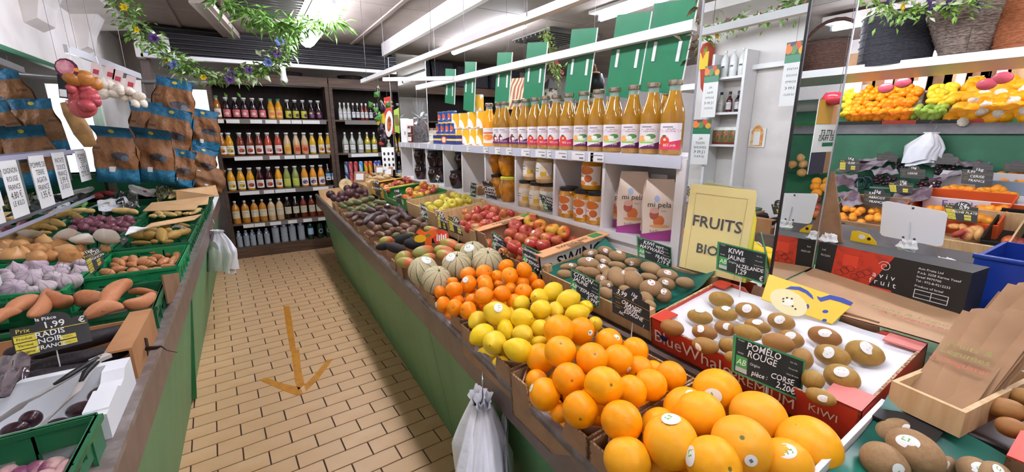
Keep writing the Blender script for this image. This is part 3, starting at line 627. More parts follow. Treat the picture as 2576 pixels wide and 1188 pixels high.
# black netted fruit, orange wrappers and a mango half picture
t, m4, w = ftray('brown cardboard tray of fruit in black nets', (921, 592), (946, 612), h=.09)
P = Pile((940, 540, .303), (.955, .6, .14)); P.unit_l = 1.35; P.unit_w = .88; g = 'fruit in black nets'
P.put([(85, 265, 70, 34, -10, {'l': 'black net wrapped fruit at the front of the tray'}), (180, 278, 78, 44, 15, {'l': 'ribbed black net fruit next to the mangoes'}), (240, 205, 66, 46, -15, {'l': 'black net fruit behind the ribbed one'}), (345, 245, 92, 52, 8, {'l': 'largest black net fruit in the middle of the tray'}), (520, 185, 90, 50, -10, {'l': 'black net fruit under the orange wrapper'})], 'netted', 'netted_fruit', '', 'fruit', g, kind='long')
P.unit_l = 1.25; P.put([(105, 218, 58, 42, -10, {'l': 'red and yellow mango behind the black nets'}), (478, 130, 58, 36, 10, {'l': 'red mango half hidden behind the orange wrapper'})], 'mango', 'mango', '', 'mango', 'mangoes by the nets', kind='long')
m_wrap = M('orange_wrapper', '#ef6a28', .4); m_leafg = M('print_green', '#3f9a45', .5); m_mangoy = M('print_yellow', '#f3bf22', .4)
def wrapper():
    a = P.surf(*P.pt(430, 190), .05); t = thing('fruit_wrapper', 'orange printed wrapper with mango picture on the black nets', 'wrapper', loc=a)
    n = (CAM-a).normalized(); f = frame((0, 0, 0), Vector((1, -.35, 0)), Vector((0, 0, 1)))
    q = MB(); q.prism([(-.05, .03), (-.03, .05), (.0, .03), (.05, .045), (.07, .02), (.035, -.01), (.03, -.06), (-.005, -.05), (-.005, .0)], -.002, .002, f); q.build('band', m_wrap, t)
    q = MB(); q.prism([(.028*math.cos(i*.63)*1.2-.03, .022*math.sin(i*.63)-.005) for i in range(10)], .002, .006, f); q.build('mango_print', m_mangoy, t)
    q = MB(); q.prism([(-.002, .01), (.02, .022), (.03, .012), (.012, .002)], .003, .006, f); q.build('leaf_print', m_leafg, t)
    b = P.surf(*P.pt(560, 190), .03); q = MB(); f2 = frame(b-a, Vector((1, -.5, 0)), Vector((0, .2, 1))); q.prism([(.045*math.cos(i*.5236), .045*math.sin(i*.5236)) for i in range(12)], 0, .004, f2); q.build('round_badge', M('red_badge', '#d8402a', .4), t)
    q = MB()
    for k in range(5): q.box(-.026+.012*k, -.018+.012*k, -.02, .02-.006*(k % 2), .004, .006, f2)
    q.build('barcode', m_inkw, t)
wrapper()
# avocado trays (two), green fruit, passion fruit
avo = (780, 420, .202)
t, m4, w = ftray('brown tray of ripe brown avocados beside the black nets', (895, 565), (921, 590), h=.08); t2 = (m4, w)
P = Pile(avo, (.95, .62, .15)); P.unit_l = 1.15; P.unit_w = .9; g = 'brown fruit in the front row'
P.put([(x, y, r*1.1, r*.95, rnd.uniform(-40, 40)) for x, y, r in ((840, 770, 52), (880, 845, 46), (965, 745, 55), (965, 830, 46), (1020, 790, 40), (1105, 785, 46), (1180, 745, 50), (1250, 808, 58), (1320, 700, 60), (1372, 668, 55), (1430, 735, 50), (745, 830, 44), (1170, 820, 40), (1290, 760, 40))], 'brownfruit', 'avocado', 'ripening brown avocado in the tray next to the black nets', 'avocado', g, kind='long')
P.unit_l = 1.2; P.put([(1075, 855, 55, 42, -15), (1250, 840, 60, 30, 0)], 'greenfruit', 'avocado', 'green avocado at the front of the brown ones', 'avocado', g, kind='long')
t, m4, w = ftray('brown tray of black avocados', (865, 538), (895, 563), h=.08)
P = Pile(avo, (.955, .62, .15)); P.unit_l = 1.25; P.unit_w = .86; g = 'black avocados in the front row'
P.put([(x, y, r*1.2, r*.9, rnd.uniform(-50, 50)) for x, y, r in ((505, 600, 45), (620, 600, 48), (690, 612, 52), (760, 545, 48), (850, 520, 42), (930, 562, 48), (1030, 582, 56), (1062, 530, 44), (1130, 552, 54), (1050, 652, 58), (1170, 602, 50), (1225, 642, 44), (770, 730, 56), (620, 702, 44), (850, 592, 44), (1050, 700, 48), (940, 620, 40), (560, 640, 38), (690, 690, 40))]
      + [(750, 640, 95, 48, -38, {'l': 'long glossy black avocado on top of the pile', 'z': .03}), (882, 658, 78, 60, -25, {'l': 'round purple black avocado on top of the pile', 'z': .03}), (972, 490, 50, 34, 0, {'l': 'avocado with a white ring sticker', 's': (965, 470, 'hay')}), (1120, 600, 30, 34, -60, {'s': (1122, 598, 'bio'), 'l': 'avocado with an oval yellow sticker'})], 'avocado', 'avocado', 'black avocado in the crowded tray', 'avocado', g, kind='long')
t, m4, w = ftray('shallow tray of small brown green fruit', (855, 527), (865, 537), h=.07)
P = Pile(avo, (.945, .62, .13)); P.unit_l = 1.2; P.unit_w = .85; g = 'small green fruit'
P.put([(x, y, r*1.1, r*.8, rnd.uniform(-30, 30)) for x, y, r in ((510, 530, 40), (600, 520, 40), (680, 495, 42), (762, 475, 42), (850, 442, 46), (908, 447, 42), (535, 558, 32), (650, 525, 34), (720, 515, 32), (810, 480, 32))], 'greenfruit', 'green_fruit', 'olive green fruit in the second shallow tray', 'fruit', g, kind='long')
t, m4, w = ftray('shallow tray of dark green fruit', (840, 512), (855, 526), h=.07)
P.put([(x, y, r*1.1, r*.85, rnd.uniform(-20, 20)) for x, y, r in ((388, 472, 36), (490, 457, 46), (590, 445, 50), (682, 415, 48), (757, 393, 46), (420, 495, 34))], 'greenfruit', 'green_fruit', 'dark green fruit in a row behind the passion fruit', 'fruit', g, kind='long')
t, m4, w = ftray('pale wooden tray of passion fruit at the far end', (800, 478), (838, 510), h=.06, depth=.42, mats=[m_pine, m_pine], torn=False)
P = Pile(avo, (.945, .66, .12)); g = 'passion fruit'
P.put([(255, 345, 52), (300, 388, 46), (392, 350, 52), (468, 272, 50, {'z': .04}), (490, 332, 62, {'z': .02}), (560, 245, 48, {'z': .04}), (610, 302, 46, {'z': .02}), (690, 312, 40), (585, 360, 36), (400, 395, 40), (350, 412, 32), (545, 295, 34), (645, 272, 36), (450, 395, 32), (690, 350, 30)], 'passion', 'passion_fruit', 'purple passion fruit at the far end of the counter', 'passion fruit', g)
a = P.surf(*P.pt(445, 225), .06); t = thing('squash_half', 'pale round cut squash half standing behind the passion fruit', 'squash', M4=T(a) @ align_z((-.25, -1, .35)))
q = MB(); q.lathe([(.0, -.05), (.05, -.035), (.072, -.01), (.075, 0), (.066, .004)], 18); q.build('rind', M('squash_rind', '#b5a072', .6), t, smooth=True)
q = MB(); q.lathe([(.07, .003), (.03, .005), (.022, -.004), (0, -.006)], 18); q.build('flesh', M('squash_flesh', '#e2c493', .5, '#d4ad78', 8), t, smooth=True)
# ---------------------------------------------------------------- second row: 60 x 40 boxes
def V(*a): return Vector(a)
KG = 'kiwi box'
t, gm4, gw = tray('kiwi_box', 'red cardboard kiwi box with white moulded liner at the right', V(1.05, .852, 1.02), V(1.05, .285, 1.02), .37, .10, 9, mats=[m_red, m_flute], front=.82, back=.8, torn=False, gusset=False, group='boxes of the second row')
# corner flaps of the kiwi box
for x0, x1 in ((0, .05), (gw-.075, gw)):
    for y0, y1 in ((.0, .07), (.32, .37)):
        q = MB(); q.box(x0, x1, y0, y1, -.004, .001); q.build('corner_flap', m_redl if x0 > .1 else m_red, t)
for x in (.16, .42):
    q = MB(); q.prism([(x-.05, 0), (x+.05, 0), (x+.042, .045), (x-.042, .045)], 0, .005, T(0, .372, -.03) @ RX(78)); q.build('flap', m_cardd, t)
KW = [(448, 397, 80, 50, 12), (310, 510, 82, 48, 12, {'s': (312, 468)}), (473, 490, 82, 48, 12, {'s': (482, 455)}), (623, 470, 85, 52, 14, {'s': (617, 457)}), (838, 540, 90, 55, 16, {'s': (828, 530)}), (340, 612, 82, 52, 12, {'s': (308, 588)}), (478, 585, 74, 50, 12, {'s': (487, 577)}), (685, 570, 88, 46, 14, {'s': (678, 543)}),
      (620, 612, 92, 52, 16, {'z': .012}), (345, 697, 88, 52, 14, {'s': (290, 690)}), (490, 695, 58, 52, 12), (818, 680, 108, 62, 12, {'z': .02}), (900, 655, 88, 58, 16, {'s': (912, 632)}), (1120, 637, 112, 62, 16, {'s': (1138, 617)}), (1380, 745, 132, 78, 18, {'s': (1403, 722)}), (1170, 762, 122, 68, 16, {'s': (1143, 735)}),
      (1232, 905, 124, 84, 20, {'s': (1238, 868)}), (975, 785, 74, 70, 14), (1045, 920, 78, 66, 14), (1095, 1030, 105, 52, 20, {'s': (1127, 1045)}), (130, 580, 76, 52, 14), (530, 775, 60, 40, 14)]
P = Pile((1640, 600, .3871), (1.022, 1.05, .165)); P.unit_w = .60
kl = []
for k, it in enumerate(KW): kl += P.put([it], 'kiwi_g', 'gold_kiwi', 'gold kiwi in the white liner of the red box', 'kiwi', 'gold kiwis', 'gold', kind='long')
# moulded liner: sheet with a well under every kiwi
inv = gm4.inverted(); wells = [(inv @ c, r) for _, c, r in kl]
def liner(u, v):
    x, y = .006+u*(gw-.012), .008+v*(.37-.016); z = -.012
    for c, r in wells: z -= .032*math.exp(-(((x-c.x)/.036)**2+((y-c.y)/.028)**2)*1.0)
    return (x, y, max(z, -.05)+.002*math.sin(40*x)*math.sin(37*y))
q = MB(); q.grid(liner, 70, 48); o = q.build('moulded_liner', M('white_moulded_plastic', '#f0f1f5', .35), t, smooth=True)
text('BlueWhale', m_inkw, t, T(-.0015, .27, -.045) @ RX(0) @ frame((0, 0, 0), (0, -1, 0), (0, 0, 1)), .045)
text('PREMIUM', m_inkw, t, frame((-.0075, .085, -.045), (0, -1, 0), (0, 0, 1)), .026)
text('BlueWhale', m_inkw, t, frame((.15, -.0075, -.055), (1, 0, 0), (0, 0, 1)), .06); text('PREMIUM', m_inkw, t, frame((.36, -.0075, -.062), (1, 0, 0), (0, 0, 1)), .04); text('KIWI', m_inkw, t, frame((.50, -.0075, -.045), (1, 0, 0), (0, 0, 1)), .028)
q = MB(); q.prism([(-.02, .012), (-.012, -.006), (0, -.012), (.014, -.006), (.02, .012), (.008, .004), (.0, .01), (-.008, .004)], 0, .001, frame((.055, -.0075, -.05), (1, 0, 0), (0, 0, 1))); q.build('logo_mark', M('navy_print', '#1c2f66', .5), t)
q = MB(); q.prism([(-.012, .008), (-.008, -.005), (.008, -.005), (.012, .008), (0, .003)], 0, .001, frame((-.0075, .345, -.045), (0, -1, 0), (0, 0, 1))); q.build('logo_mark', MATS['navy_print'], t)
# hayward kiwis in a wooden crate with green sheet
t, hm4, hw = wood_crate('kiwi_crate', 'pale wooden crate of brown kiwis on a green sheet', V(1.055, 1.46, 1.015), V(1.055, .865, 1.015), .38, .09, 9, group='boxes of the second row')
q = MB(); q.grid(lambda u, v: (.008+u*(hw-.016), .01+v*.36, -.055+.05*max(0, abs(u-.5)*2-.7)/.3+.045*max(0, v-.75)/.25+.004*math.sin(20*u+9*v)), 24, 14); q.build('green_sheet', m_greensheet, t, smooth=True)
text('BIO', m_ink, t, frame((.08, -.002, -.05), (1, 0, 0), (0, 0, 1)), .03); text('BIO', m_red, t, frame((.30, -.002, -.05), (1, 0, 0), (0, 0, 1)), .06)
P = Pile((1360, 580, .2357), (1.015, 1.055, .155)); P.unit_w = .68; g = 'brown kiwis in the wooden crate'
P.put([(530, 245, 85, 48, -5, {'s': (535, 240)}), (690, 225, 85, 55, 10, {'s': (705, 215)}), (825, 280, 95, 62, 12, {'s': (850, 232)}), (510, 355, 115, 72, 10, {'s': (525, 312), 'z': .012, 'l': 'brown kiwi with white oval sticker at the back of the crate'}), (665, 320, 85, 58, 25, {'s': (690, 330)}), (995, 345, 100, 56, 8, {'s': (965, 350)}), (815, 375, 95, 45, 8), (1175, 405, 105, 68, 20, {'z': .01}), (1350, 480, 115, 68, 10, {'s': (1365, 450)}),
       (300, 385, 95, 40, -5, {'s': (335, 372)}), (255, 465, 80, 48, 5), (430, 420, 60, 40, 0), (540, 450, 95, 60, 10), (670, 420, 58, 62, 40, {'s': (660, 390)}), (730, 480, 52, 62, 40), (960, 450, 85, 58, 5, {'s': (1020, 450)}), (815, 500, 82, 98, 60, {'s': (885, 470), 'z': .012}), (1150, 500, 95, 48, 10), (985, 540, 98, 100, 30, {'s': (1040, 455), 'z': .012}), (1340, 575, 95, 68, 15, {'s': (1340, 555)}), (1180, 620, 118, 92, 15, {'s': (1188, 555), 'z': .02, 'l': 'large brown kiwi with white oval sticker at the front of the crate'}),
       (1540, 560, 100, 62, 10), (650, 530, 45, 60, 40, {'s': (655, 525)}), (700, 580, 75, 50, 10, {'s': (738, 595)}), (700, 670, 70, 62, 30, {'s': (760, 640)}), (1300, 690, 90, 80, 20, {'s': (1330, 655, 'hay')}), (1130, 720, 70, 60, 40), (1170, 790, 60, 45, 30), (900, 640, 60, 55, 20), (600, 600, 50, 50, 20)], 'kiwi_h', 'kiwi', 'brown kiwi in the wooden crate with green sheet', 'kiwi', g, 'hay', kind='long')
# swing apples
t, sm4, sw = tray('apple_box', 'printed cardboard box of red and yellow apples, white on its near side', V(1.045, 2.08, 1.068), V(1.045, 1.475, 1.068), .40, .13, 8, mats=[m_card, m_flute], wall_mats={'right': m_paper}, torn=False, gusset=False, group='boxes of the second row')
for x in (-.045, sw-.045):
    q = MB(); q.box(x, x+.075, 0, .4, .001, .006); q.build('top_flap', m_orangecard, t); text('SWING BIO', m_ink, t, frame((x+.035, .2, .0068), (0, 1, 0), (-1, 0, 0)), .035)
    q = MB(); q.box(x+.01, x+.06, .31, .37, .006, .007); q.build('green_patch', m_gline, t)
    q = MB(); q.prism([(-.012, -.04), (.012, -.04), (.016, 0), (.012, .04), (-.012, .04), (-.016, 0)], .0062, .0075, T(x+.062, .2, 0)); q.build('hand_hole', m_cardd, t)
text('we SWING', m_ink, t, frame((sw+.0015, .17, -.06), (0, 1, 0), (0, 0, 1)), .085, wob=.06); text('BIO', m_ink, t, frame((.3, -.0015, -.07), (1, 0, 0), (0, 0, 1)), .06)
P = Pile((1150, 420, .2356), (1.045, 1.045, .15)); g = 'apples in the printed box'; al = lambda: RZ(rnd.uniform(0, 360)) @ RX(rnd.uniform(-70, 70)); L = 'red flushed apple in the printed cardboard box'
P.put([(620, 635, 78), (575, 710, 72), (733, 690, 76), (680, 765, 74), (850, 730, 82, {'s': (810, 690)}), (970, 765, 82), (800, 815, 84, {'s': (755, 790)}), (610, 855, 80), (1060, 780, 60), (920, 840, 78, {'s': (890, 815)}), (690, 905, 50), (545, 790, 45)], 'apple_r', 'apple', L, 'apple', g, 'dot', lay=al)
P.put([(785, 585, 76, {'p': (795, 575)}), (885, 632, 74, {'p': (895, 630)}), (1020, 675, 80), (1142, 700, 72, {'p': (1145, 690)})], 'apple_b', 'apple', 'yellow apple with an orange cheek in the printed cardboard box', 'apple', g, lay=al)
filler(sm4, sw, .4, .13, 'apple_r', .036, 'apple', 'apple in the lower layer of the printed box', 'apple', g, (7, 5))
# red apples
t, rm4, rw = wood_crate('apple_crate', 'pale crate of red apples with a leaf print and dark front', V(1.045, 2.70, 1.072), V(1.045, 2.11, 1.072), .39, .12, 7, group='boxes of the second row')
q = MB(); q.prism([(-.03, -.02), (-.005, .02), (.03, .025), (.015, -.005)], 0, .001, frame((-.009, .2, -.05), (0, -1, 0), (0, 0, 1))); q.build('leaf_print', M('print_dark_green', '#1e3a26', .5), t)
q = MB(); q.box(-.0095, -.008, .06, .1, -.06, -.03); q.build('eco_print', MATS['print_dark_green'], t)
P = Pile((1150, 420, .2356), (1.06, 1.045, .14)); g = 'apples in the red apple crate'
P.put([(208, 478, 62), (325, 450, 60), (400, 475, 62), (295, 515, 60), (500, 495, 56), (130, 545, 58), (215, 560, 66, {'p': (190, 580)}), (370, 540, 62), (575, 495, 45), (420, 565, 48), (290, 605, 52), (145, 645, 72), (345, 605, 45), (215, 655, 72), (60, 610, 50), (90, 480, 40)], 'apple_r', 'apple', 'red apple in the crate with the leaf print', 'apple', g, lay=al)
# yellow apples
t, ym4, yw = wood_crate('apple_crate', 'pale wooden crate of yellow apples', V(1.05, 3.33, 1.08), V(1.05, 2.73, 1.08), .39, .12, 6, group='boxes of the second row')
P = Pile(avo, (1.055, 1.05, .12)); g = 'yellow apples'
P.put([(1470, 475, 50), (1520, 525, 62), (1600, 460, 62), (1565, 560, 40), (1665, 392, 55), (1710, 430, 52), (1795, 355, 55), (1685, 505, 58), (1770, 455, 62, {'p': (1770, 440)}), (1850, 380, 50), (1855, 430, 58), (1940, 395, 58, {'p': (1930, 390)}), (1990, 410, 40), (1640, 540, 40)], 'apple_y', 'apple', 'yellow apple in the wooden crate', 'apple', g, lay=al)
filler(ym4, yw, .39, .12, 'apple_y', .034, 'apple', 'yellow apple in the lower layer', 'apple', g, (6, 4))
# green box
t, jm4, jw = tray('apple_box', 'green printed box of orange and red fruit with white lettering', V(1.06, 4.06, 1.085), V(1.06, 3.35, 1.085), .39, .11, 6, mats=[m_gline, m_flute], torn=False, gusset=False, group='boxes of the second row')
text('Juliet', m_inkw, t, frame((-.002, .1, -.04), (0, -1, 0), (0, 0, 1)), .06)
q = MB(); q.box(-.02, .05, 0, .39, .001, .005); q.build('top_flap', m_gline, t)
P = Pile(avo, (1.065, 1.05, .12)); g = 'apples in the green box'
P.put([(1240, 305, 52), (1190, 380, 50), (1265, 335, 45), (1350, 290, 55), (1235, 410, 50), (1330, 345, 50), (1415, 235, 60), (1450, 260, 50), (1385, 360, 50), (1520, 270, 55), (1590, 265, 45), (1290, 385, 40), (1470, 330, 40)], 'apple_b', 'apple', 'orange red apple in the green box', 'apple', g, lay=al)
P.put([(1420, 320, 58), (1540, 300, 45)], 'apple_r', 'apple', 'dark red apple in the green box', 'apple', g, lay=al)
# brown yellow box
t, bm4, bw = tray('apple_box', 'brown box with yellow flaps full of small red apples', V(1.075, 4.62, 1.09), V(1.075, 4.08, 1.09), .38, .11, 6, mats=[m_cardd, m_flute], torn=False, gusset=False, wall_mats={'front': m_ylw}, group='boxes of the second row')
q = MB(); q.box(-.02, .04, .05, .39, .001, .005); q.box(bw-.02, bw+.03, 0, .3, .001, .005); q.build('top_flap', m_ylw, t)
P = Pile(avo, (1.07, 1.05, .12)); g = 'apples in the brown box'
P.put([(910, 245, 38), (960, 265, 45), (1010, 240, 42), (960, 300, 40), (1075, 190, 36), (1050, 220, 36), (1110, 200, 36), (1150, 215, 36), (1190, 155, 40), (1230, 165, 40), (1270, 170, 30), (1030, 275, 30), (1220, 205, 30)], 'apple_r', 'apple', 'small red apple in the brown box with yellow flaps', 'apple', g, lay=al)
# ginger crate
t, im4, iw = wood_crate('ginger_crate', 'wooden crate of ginger roots at the far end', V(1.06, 5.35, 1.06), V(1.06, 4.68, 1.06), .40, .10, 5, group='boxes of the second row')
P = Pile(avo, (1.05, 1.05, .12)); P.unit_w = .42; g = 'ginger roots'
P.put([(760, 180, 55, 28, -20), (830, 130, 50, 26, -10), (870, 140, 60, 34, 5), (740, 130, 45, 22, 20), (905, 90, 45, 24, -15), (950, 120, 45, 24, 0), (800, 95, 45, 22, 15), (700, 110, 40, 20, -30), (970, 80, 40, 20, 10), (820, 180, 45, 22, 0)], 'ginger', 'ginger_root', 'ginger root in the far crate', 'ginger', g, kind='long')
# ================================================================ PRINTED LABELS (flat print, by UV)
def lab(name, base, shapes, rough=.45):
    if name in MATS: return MATS[name]
    m = bpy.data.materials.new(name); m.use_nodes = True; t = NT(m); t.b.inputs['Roughness'].default_value = rough
    u, v, _ = t.sep(t.uv()); c = lin(base)
    for s in shapes:
        if s[0] == 'c':      # ellipse cx cy rx ry colour
            dx = t.math('DIVIDE', t.math('SUBTRACT', u, s[1]), s[3]); dy = t.math('DIVIDE', t.math('SUBTRACT', v, s[2]), s[4])
            f = t.ramp(t.math('ADD', t.math('MULTIPLY', dx, dx), t.math('MULTIPLY', dy, dy)), 1.06, .94); col = s[5]
        elif s[0] == 'b':    # bar u0 u1 v0 v1 colour
            f = t.math('MULTIPLY', t.math('MULTIPLY', t.math('GREATER_THAN', u, s[1]), t.math('LESS_THAN', u, s[2])), t.math('MULTIPLY', t.math('GREATER_THAN', v, s[3]), t.math('LESS_THAN', v, s[4]))); col = s[5]
        elif s[0] == 'd':    # below the slanted line v < a + b u
            f = t.math('LESS_THAN', v, t.math('ADD', t.math('MULTIPLY', u, s[2]), s[1])); col = s[3]
        elif s[0] == 'n':    # noise blotches scale threshold colour inside bar
            f = t.math('MULTIPLY', t.ramp(t.noise(t.uv(), s[1], 2), s[2], s[2]+.06), t.math('MULTIPLY', t.math('GREATER_THAN', v, s[4]), t.math('LESS_THAN', v, s[5]))); col = s[3]
        c = t.mix(f, c, lin(col))
    t.color(c); MATS[name] = m; return m
m_glassn = M('clear_bottle_glass', '#dfe9e6', .04, alpha=.35)
m_capw = M('white_cap', '#e8e6e2', .35); m_capm = M('tin_cap', '#b9ac98', .25, metal=.85); m_capg = M('green_cap', '#2f8a55', .4); m_capk = M('black_lid', '#1c1c1d', .35)
def juice(name, col, c2=None, rough=.06): return M('juice_'+name, col, rough, c2, 6, coat=.5, spec=.6)
def bottle_prof(kind):
    if kind == 'juice': return [(0, 0), (.90, 0), (1, .02), (1, .52), (.97, .58), (.80, .68), (.56, .80), (.50, .86)], [(.50, .86), (.49, .92), (.55, .935), (.55, .955)], [(.60, .935), (.62, .945), (.62, .995), (.55, 1), (0, 1)]
    if kind == 'slim': return [(0, 0), (.92, 0), (1, .02), (1, .55), (.9, .62), (.45, .74), (.38, .86)], [(.38, .86), (.38, .90)], [(.46, .87), (.48, .99), (.42, 1), (0, 1)]
    if kind == 'round': return [(0, 0), (.92, 0), (1, .03), (1, .60), (.93, .70), (.6, .80), (.32, .86)], [(.32, .86), (.28, .93), (.34, .95)], [(.36, .93), (.36, .99), (.2, 1), (0, 1)]
    if kind == 'water': return [(0, 0), (.85, 0), (1, .03), (.93, .10), (1, .16), (.93, .24), (1, .32), (.93, .40), (1, .50), (1, .66), (.85, .78), (.36, .90)], [(.36, .90), (.33, .93), (.42, .94)], [(.42, .935), (.42, .99), (.3, 1), (0, 1)]
    if kind == 'swing': return [(0, 0), (.92, 0), (1, .02), (1, .50), (.95, .57), (.6, .68), (.38, .76), (.34, .84)], [(.34, .84), (.34, .90), (.42, .92)], [(.32, .91), (.34, .95), (.26, .99), (0, 1)]
_BM = {}
LBL = {'juice': (.075, .43), 'slim': (.14, .48), 'round': (.24, .56), 'water': (.70, .80), 'swing': (.12, .42)}
def bottle(label, loc, H, r, kind, jm, capm, lm, face, group, neckm=None, span=2.4, name='juice_bottle', cat='bottle', letters=None):
    t = thing(name, label, cat, group, M4=T(loc) @ RZ(face))
    key = (kind, H, r, jm.name, capm.name, lm.name if lm else '', span)
    if key not in _BM:
        pr = bottle_prof(kind); sc_ = lambda p: [(a*r, b*H) for a, b in p]; out = []
        for nm, p, m_ in (('body', pr[0], jm), ('neck', pr[1], neckm or m_glassn), ('cap', pr[2], capm)):
            q = MB(); q.lathe(sc_(p), 24); out.append((nm, q.mesh(nm, m_, 50)))
        if lm:
            a, b = LBL[kind]; q = MB(); q.lathe([(r*1.012, a*H), (r*1.012, b*H)], 14, a0=-span/2, a1=span/2); out.append(('label', q.mesh('label', lm, True)))
        _BM[key] = out
    for nm, me in _BM[key]:
        o = ob(nm, me, t)
        if nm == 'label' and letters:
            for s, size, ang, z, m_ in letters: ob('lettering', curved_text(s, size, r*1.02, m_), o, M4=T(0, 0, z*H) @ RZ(ang))
    return t
_CT = {}
def curved_text(s, size, r, m_):
    k = (s, size, r, m_.name)
    if k not in _CT:
        me = text_mesh(s, m_, size, 'CENTER').copy()
        for v in me.vertices: a = v.co.x/r; v.co = (r*math.cos(a), r*math.sin(a), v.co.y)
        _CT[k] = me
    return _CT[k]
# label prints
L_apple = lab('label_red_apple', '#eee9ec', [('d', .20, .18, '#cf3552'), ('c', .30, .32, .22, .20, '#d8452c'), ('c', .30, .52, .09, .04, '#3c6b35'), ('c', .33, .38, .06, .05, '#f0d8cc'), ('b', .2, .62, .83, .88, '#8a8890'), ('n', 26, .56, '#c06a78', .64, .78)])
L_plum = lab('label_plum_apple', '#eee9ec', [('d', .10, .34, '#6a2360'), ('c', .28, .34, .19, .19, '#8c2c24'), ('c', .36, .32, .09, .09, '#f2efe8'), ('c', .28, .55, .09, .04, '#3c6b35'), ('b', .2, .62, .83, .88, '#8a8890'), ('n', 26, .56, '#a08a98', .64, .78)])
L_veg = lab('label_fruit_mix', '#e9e2e4', [('c', .52, .42, .34, .17, '#dfe3cf'), ('c', .22, .38, .18, .16, '#f0ae62'), ('c', .62, .50, .2, .1, '#4f8a4a'), ('c', .48, .44, .14, .08, '#f2f0e4'), ('d', .02, .26, '#5d1f52'), ('b', .12, .72, .22, .29, '#86c95a'), ('b', .2, .62, .85, .9, '#8a8890'), ('n', 24, .56, '#9a8088', .66, .8)])
L_orange = lab('label_orange_slices', '#f1e9e2', [('c', .5, .38, .36, .2, '#ee8a2c'), ('c', .36, .32, .16, .12, '#f5a84c'), ('b', .12, .88, .62, .72, '#e0603c'), ('n', 18, .58, '#5a9a60', .84, .95)])
def fruit_label(n, base, fc, f2=None): return lab('label_fruit_'+n, base, [('c', .5, .42, .32, .26, fc), ('c', .62, .34, .14, .14, f2 or '#8a3a24'), ('b', .25, .75, .78, .84, '#7a8a78')])
def plain_label(n, base, ink='#8a8878'): return lab('label_plain_'+n, base, [('b', .2, .8, .70, .76, ink), ('b', .28, .72, .56, .60, ink), ('n', 22, .6, ink, .2, .45)])
J = {k: juice(k, *v) for k, v in dict(apple=('#a8781e', '#976814'), orange=('#f0a010',), amber=('#a8641c',), dark=('#1d0d10',), yellow=('#e0a01c',), red=('#b8442c',), rust=('#7a3018',), pale=('#d8b890',), gold=('#dcae20',), wine=('#4a1418',), green=('#8c9a52',), peach=('#e89a30',), cream=('#d9b98a',), cola=('#24130e',), lemon=('#b8a82a',), clear=('#b9bdb0',), teal=('#123a2e',), clouded=('#c8842c',)).items()}
m_water = M('water_bottle_plastic', '#c9d3dc', .08, alpha=.55)
# ================================================================ BACK SHELF
SY0, SY1 = 6.47, 6.86; LEV = [.14, .462, .893, 1.335, 1.792]
BACKM = M('shelf_back_panel', '#2b211d', .8, '#241a17', 4, stretch=(6, 1, 1))
def back_shelf():
    t = thing('bottle_shelf', 'tall dark brown wooden shelf of juice bottles at the end of the aisle', 'shelf')
    for x in (-.285, 1.035, 1.085, 2.02, 2.18):
        mb = MB(); mb.box(x-.022, x+.022, SY0, SY1, 0, 2.23); mb.build('upright', m_wood, t)
    for a, b in ((-.262, 1.012), (1.107, 1.998)):
        mb = MB(); mb.box(a, b, SY1-.012, SY1, .1, 2.23); mb.build('back_panel', BACKM, t)
        for k, z in enumerate(LEV):
            mb = MB(); mb.box(a, b, SY0+.01, SY1-.012, z-.024, z); mb.build('shelf_board', m_woodh, t)
            if k: mb = MB(); mb.box(a+.13, b-.02, SY0-.002, SY0+.006, z-.062, z-.006); mb.build('label_rail', M('grey_label_rail', '#7d7672', .35), t)
        mb = MB(); mb.box(a-.04, b+.04, SY0-.012, SY0+.02, 2.215, 2.335); mb.build('top_beam', m_woodh, t)
        mb = MB(); mb.box(a, b, SY0, SY0+.02, .0, .117); mb.build('kick_board', m_woodh, t)
        mb = MB(); mb.box(a-.02, b+.02, SY0, SY1, 2.30, 2.32); mb.build('top_board', m_woodh, t)
    # price tickets on the rails
    for k, xs in ((4, [(500+.202*x, w) for x, w in ((270, .07), (425, .14), (715, .13), (900, .13), (1075, .13), (1217, .12), (1400, .21))]), (3, [(500+.202*x, w) for x, w in ((620, .31), (945, .12), (1130, .12), (1268, .12), (1432, .12))]),
                  (2, [(540+.2188*x, w) for x, w in ((400, .22), (625, .12), (757, .12), (875, .12), (1225, .20))]), (1, [(540+.2188*x, w) for x, w in ((385, .12), (515, .12), (700, .13), (898, .11), (1072, .11), (1238, .1))])):
        yy = {4: 305, 3: 395, 2: 483, 1: 560}[k]
        for px, wd in xs:
            X = pix(px, yy, 1, SY0-.004).x; mb = MB(); mb.box(X-wd/2, X+wd/2, SY0-.006, SY0-.003, LEV[k]-.058, LEV[k]-.012); mb.build('price_ticket', m_paper, t)
    for px, wd, k in ((918, .38, 3),): X = pix(px, 388, 1, SY0).x; mb = MB(); mb.box(X-wd/2, X+wd/2, SY0-.006, SY0-.003, LEV[k]-.058, LEV[k]-.012); mb.build('price_ticket', m_paper, t)
back_shelf()
ORD = 'first second third fourth fifth sixth seventh eighth ninth tenth eleventh twelfth thirteenth fourteenth'.split()
def shelf_row(k, crop, y, specs, yb=SY0+.075):
    x0, y0, s = crop; cnt = {}; tot = [q[1] for q in specs]
    for x, lbl, H, r, kind, jm, cp, lm, grp in specs:
        X = pix(x0+s*x, y0+s*y, 1, yb).x
        if tot.count(lbl) > 1: n = cnt[lbl] = cnt.get(lbl, 0)+1; lbl += ', '+ORD[n-1]+' from left'
        bottle(lbl, (X, yb, LEV[k]), H, r, kind, jm, cp, lm, -90+rnd.uniform(-14, 14), grp)
A_ = (500, 180, .202); B_ = (540, 400, .2188); C_ = (830, 200, .2357)
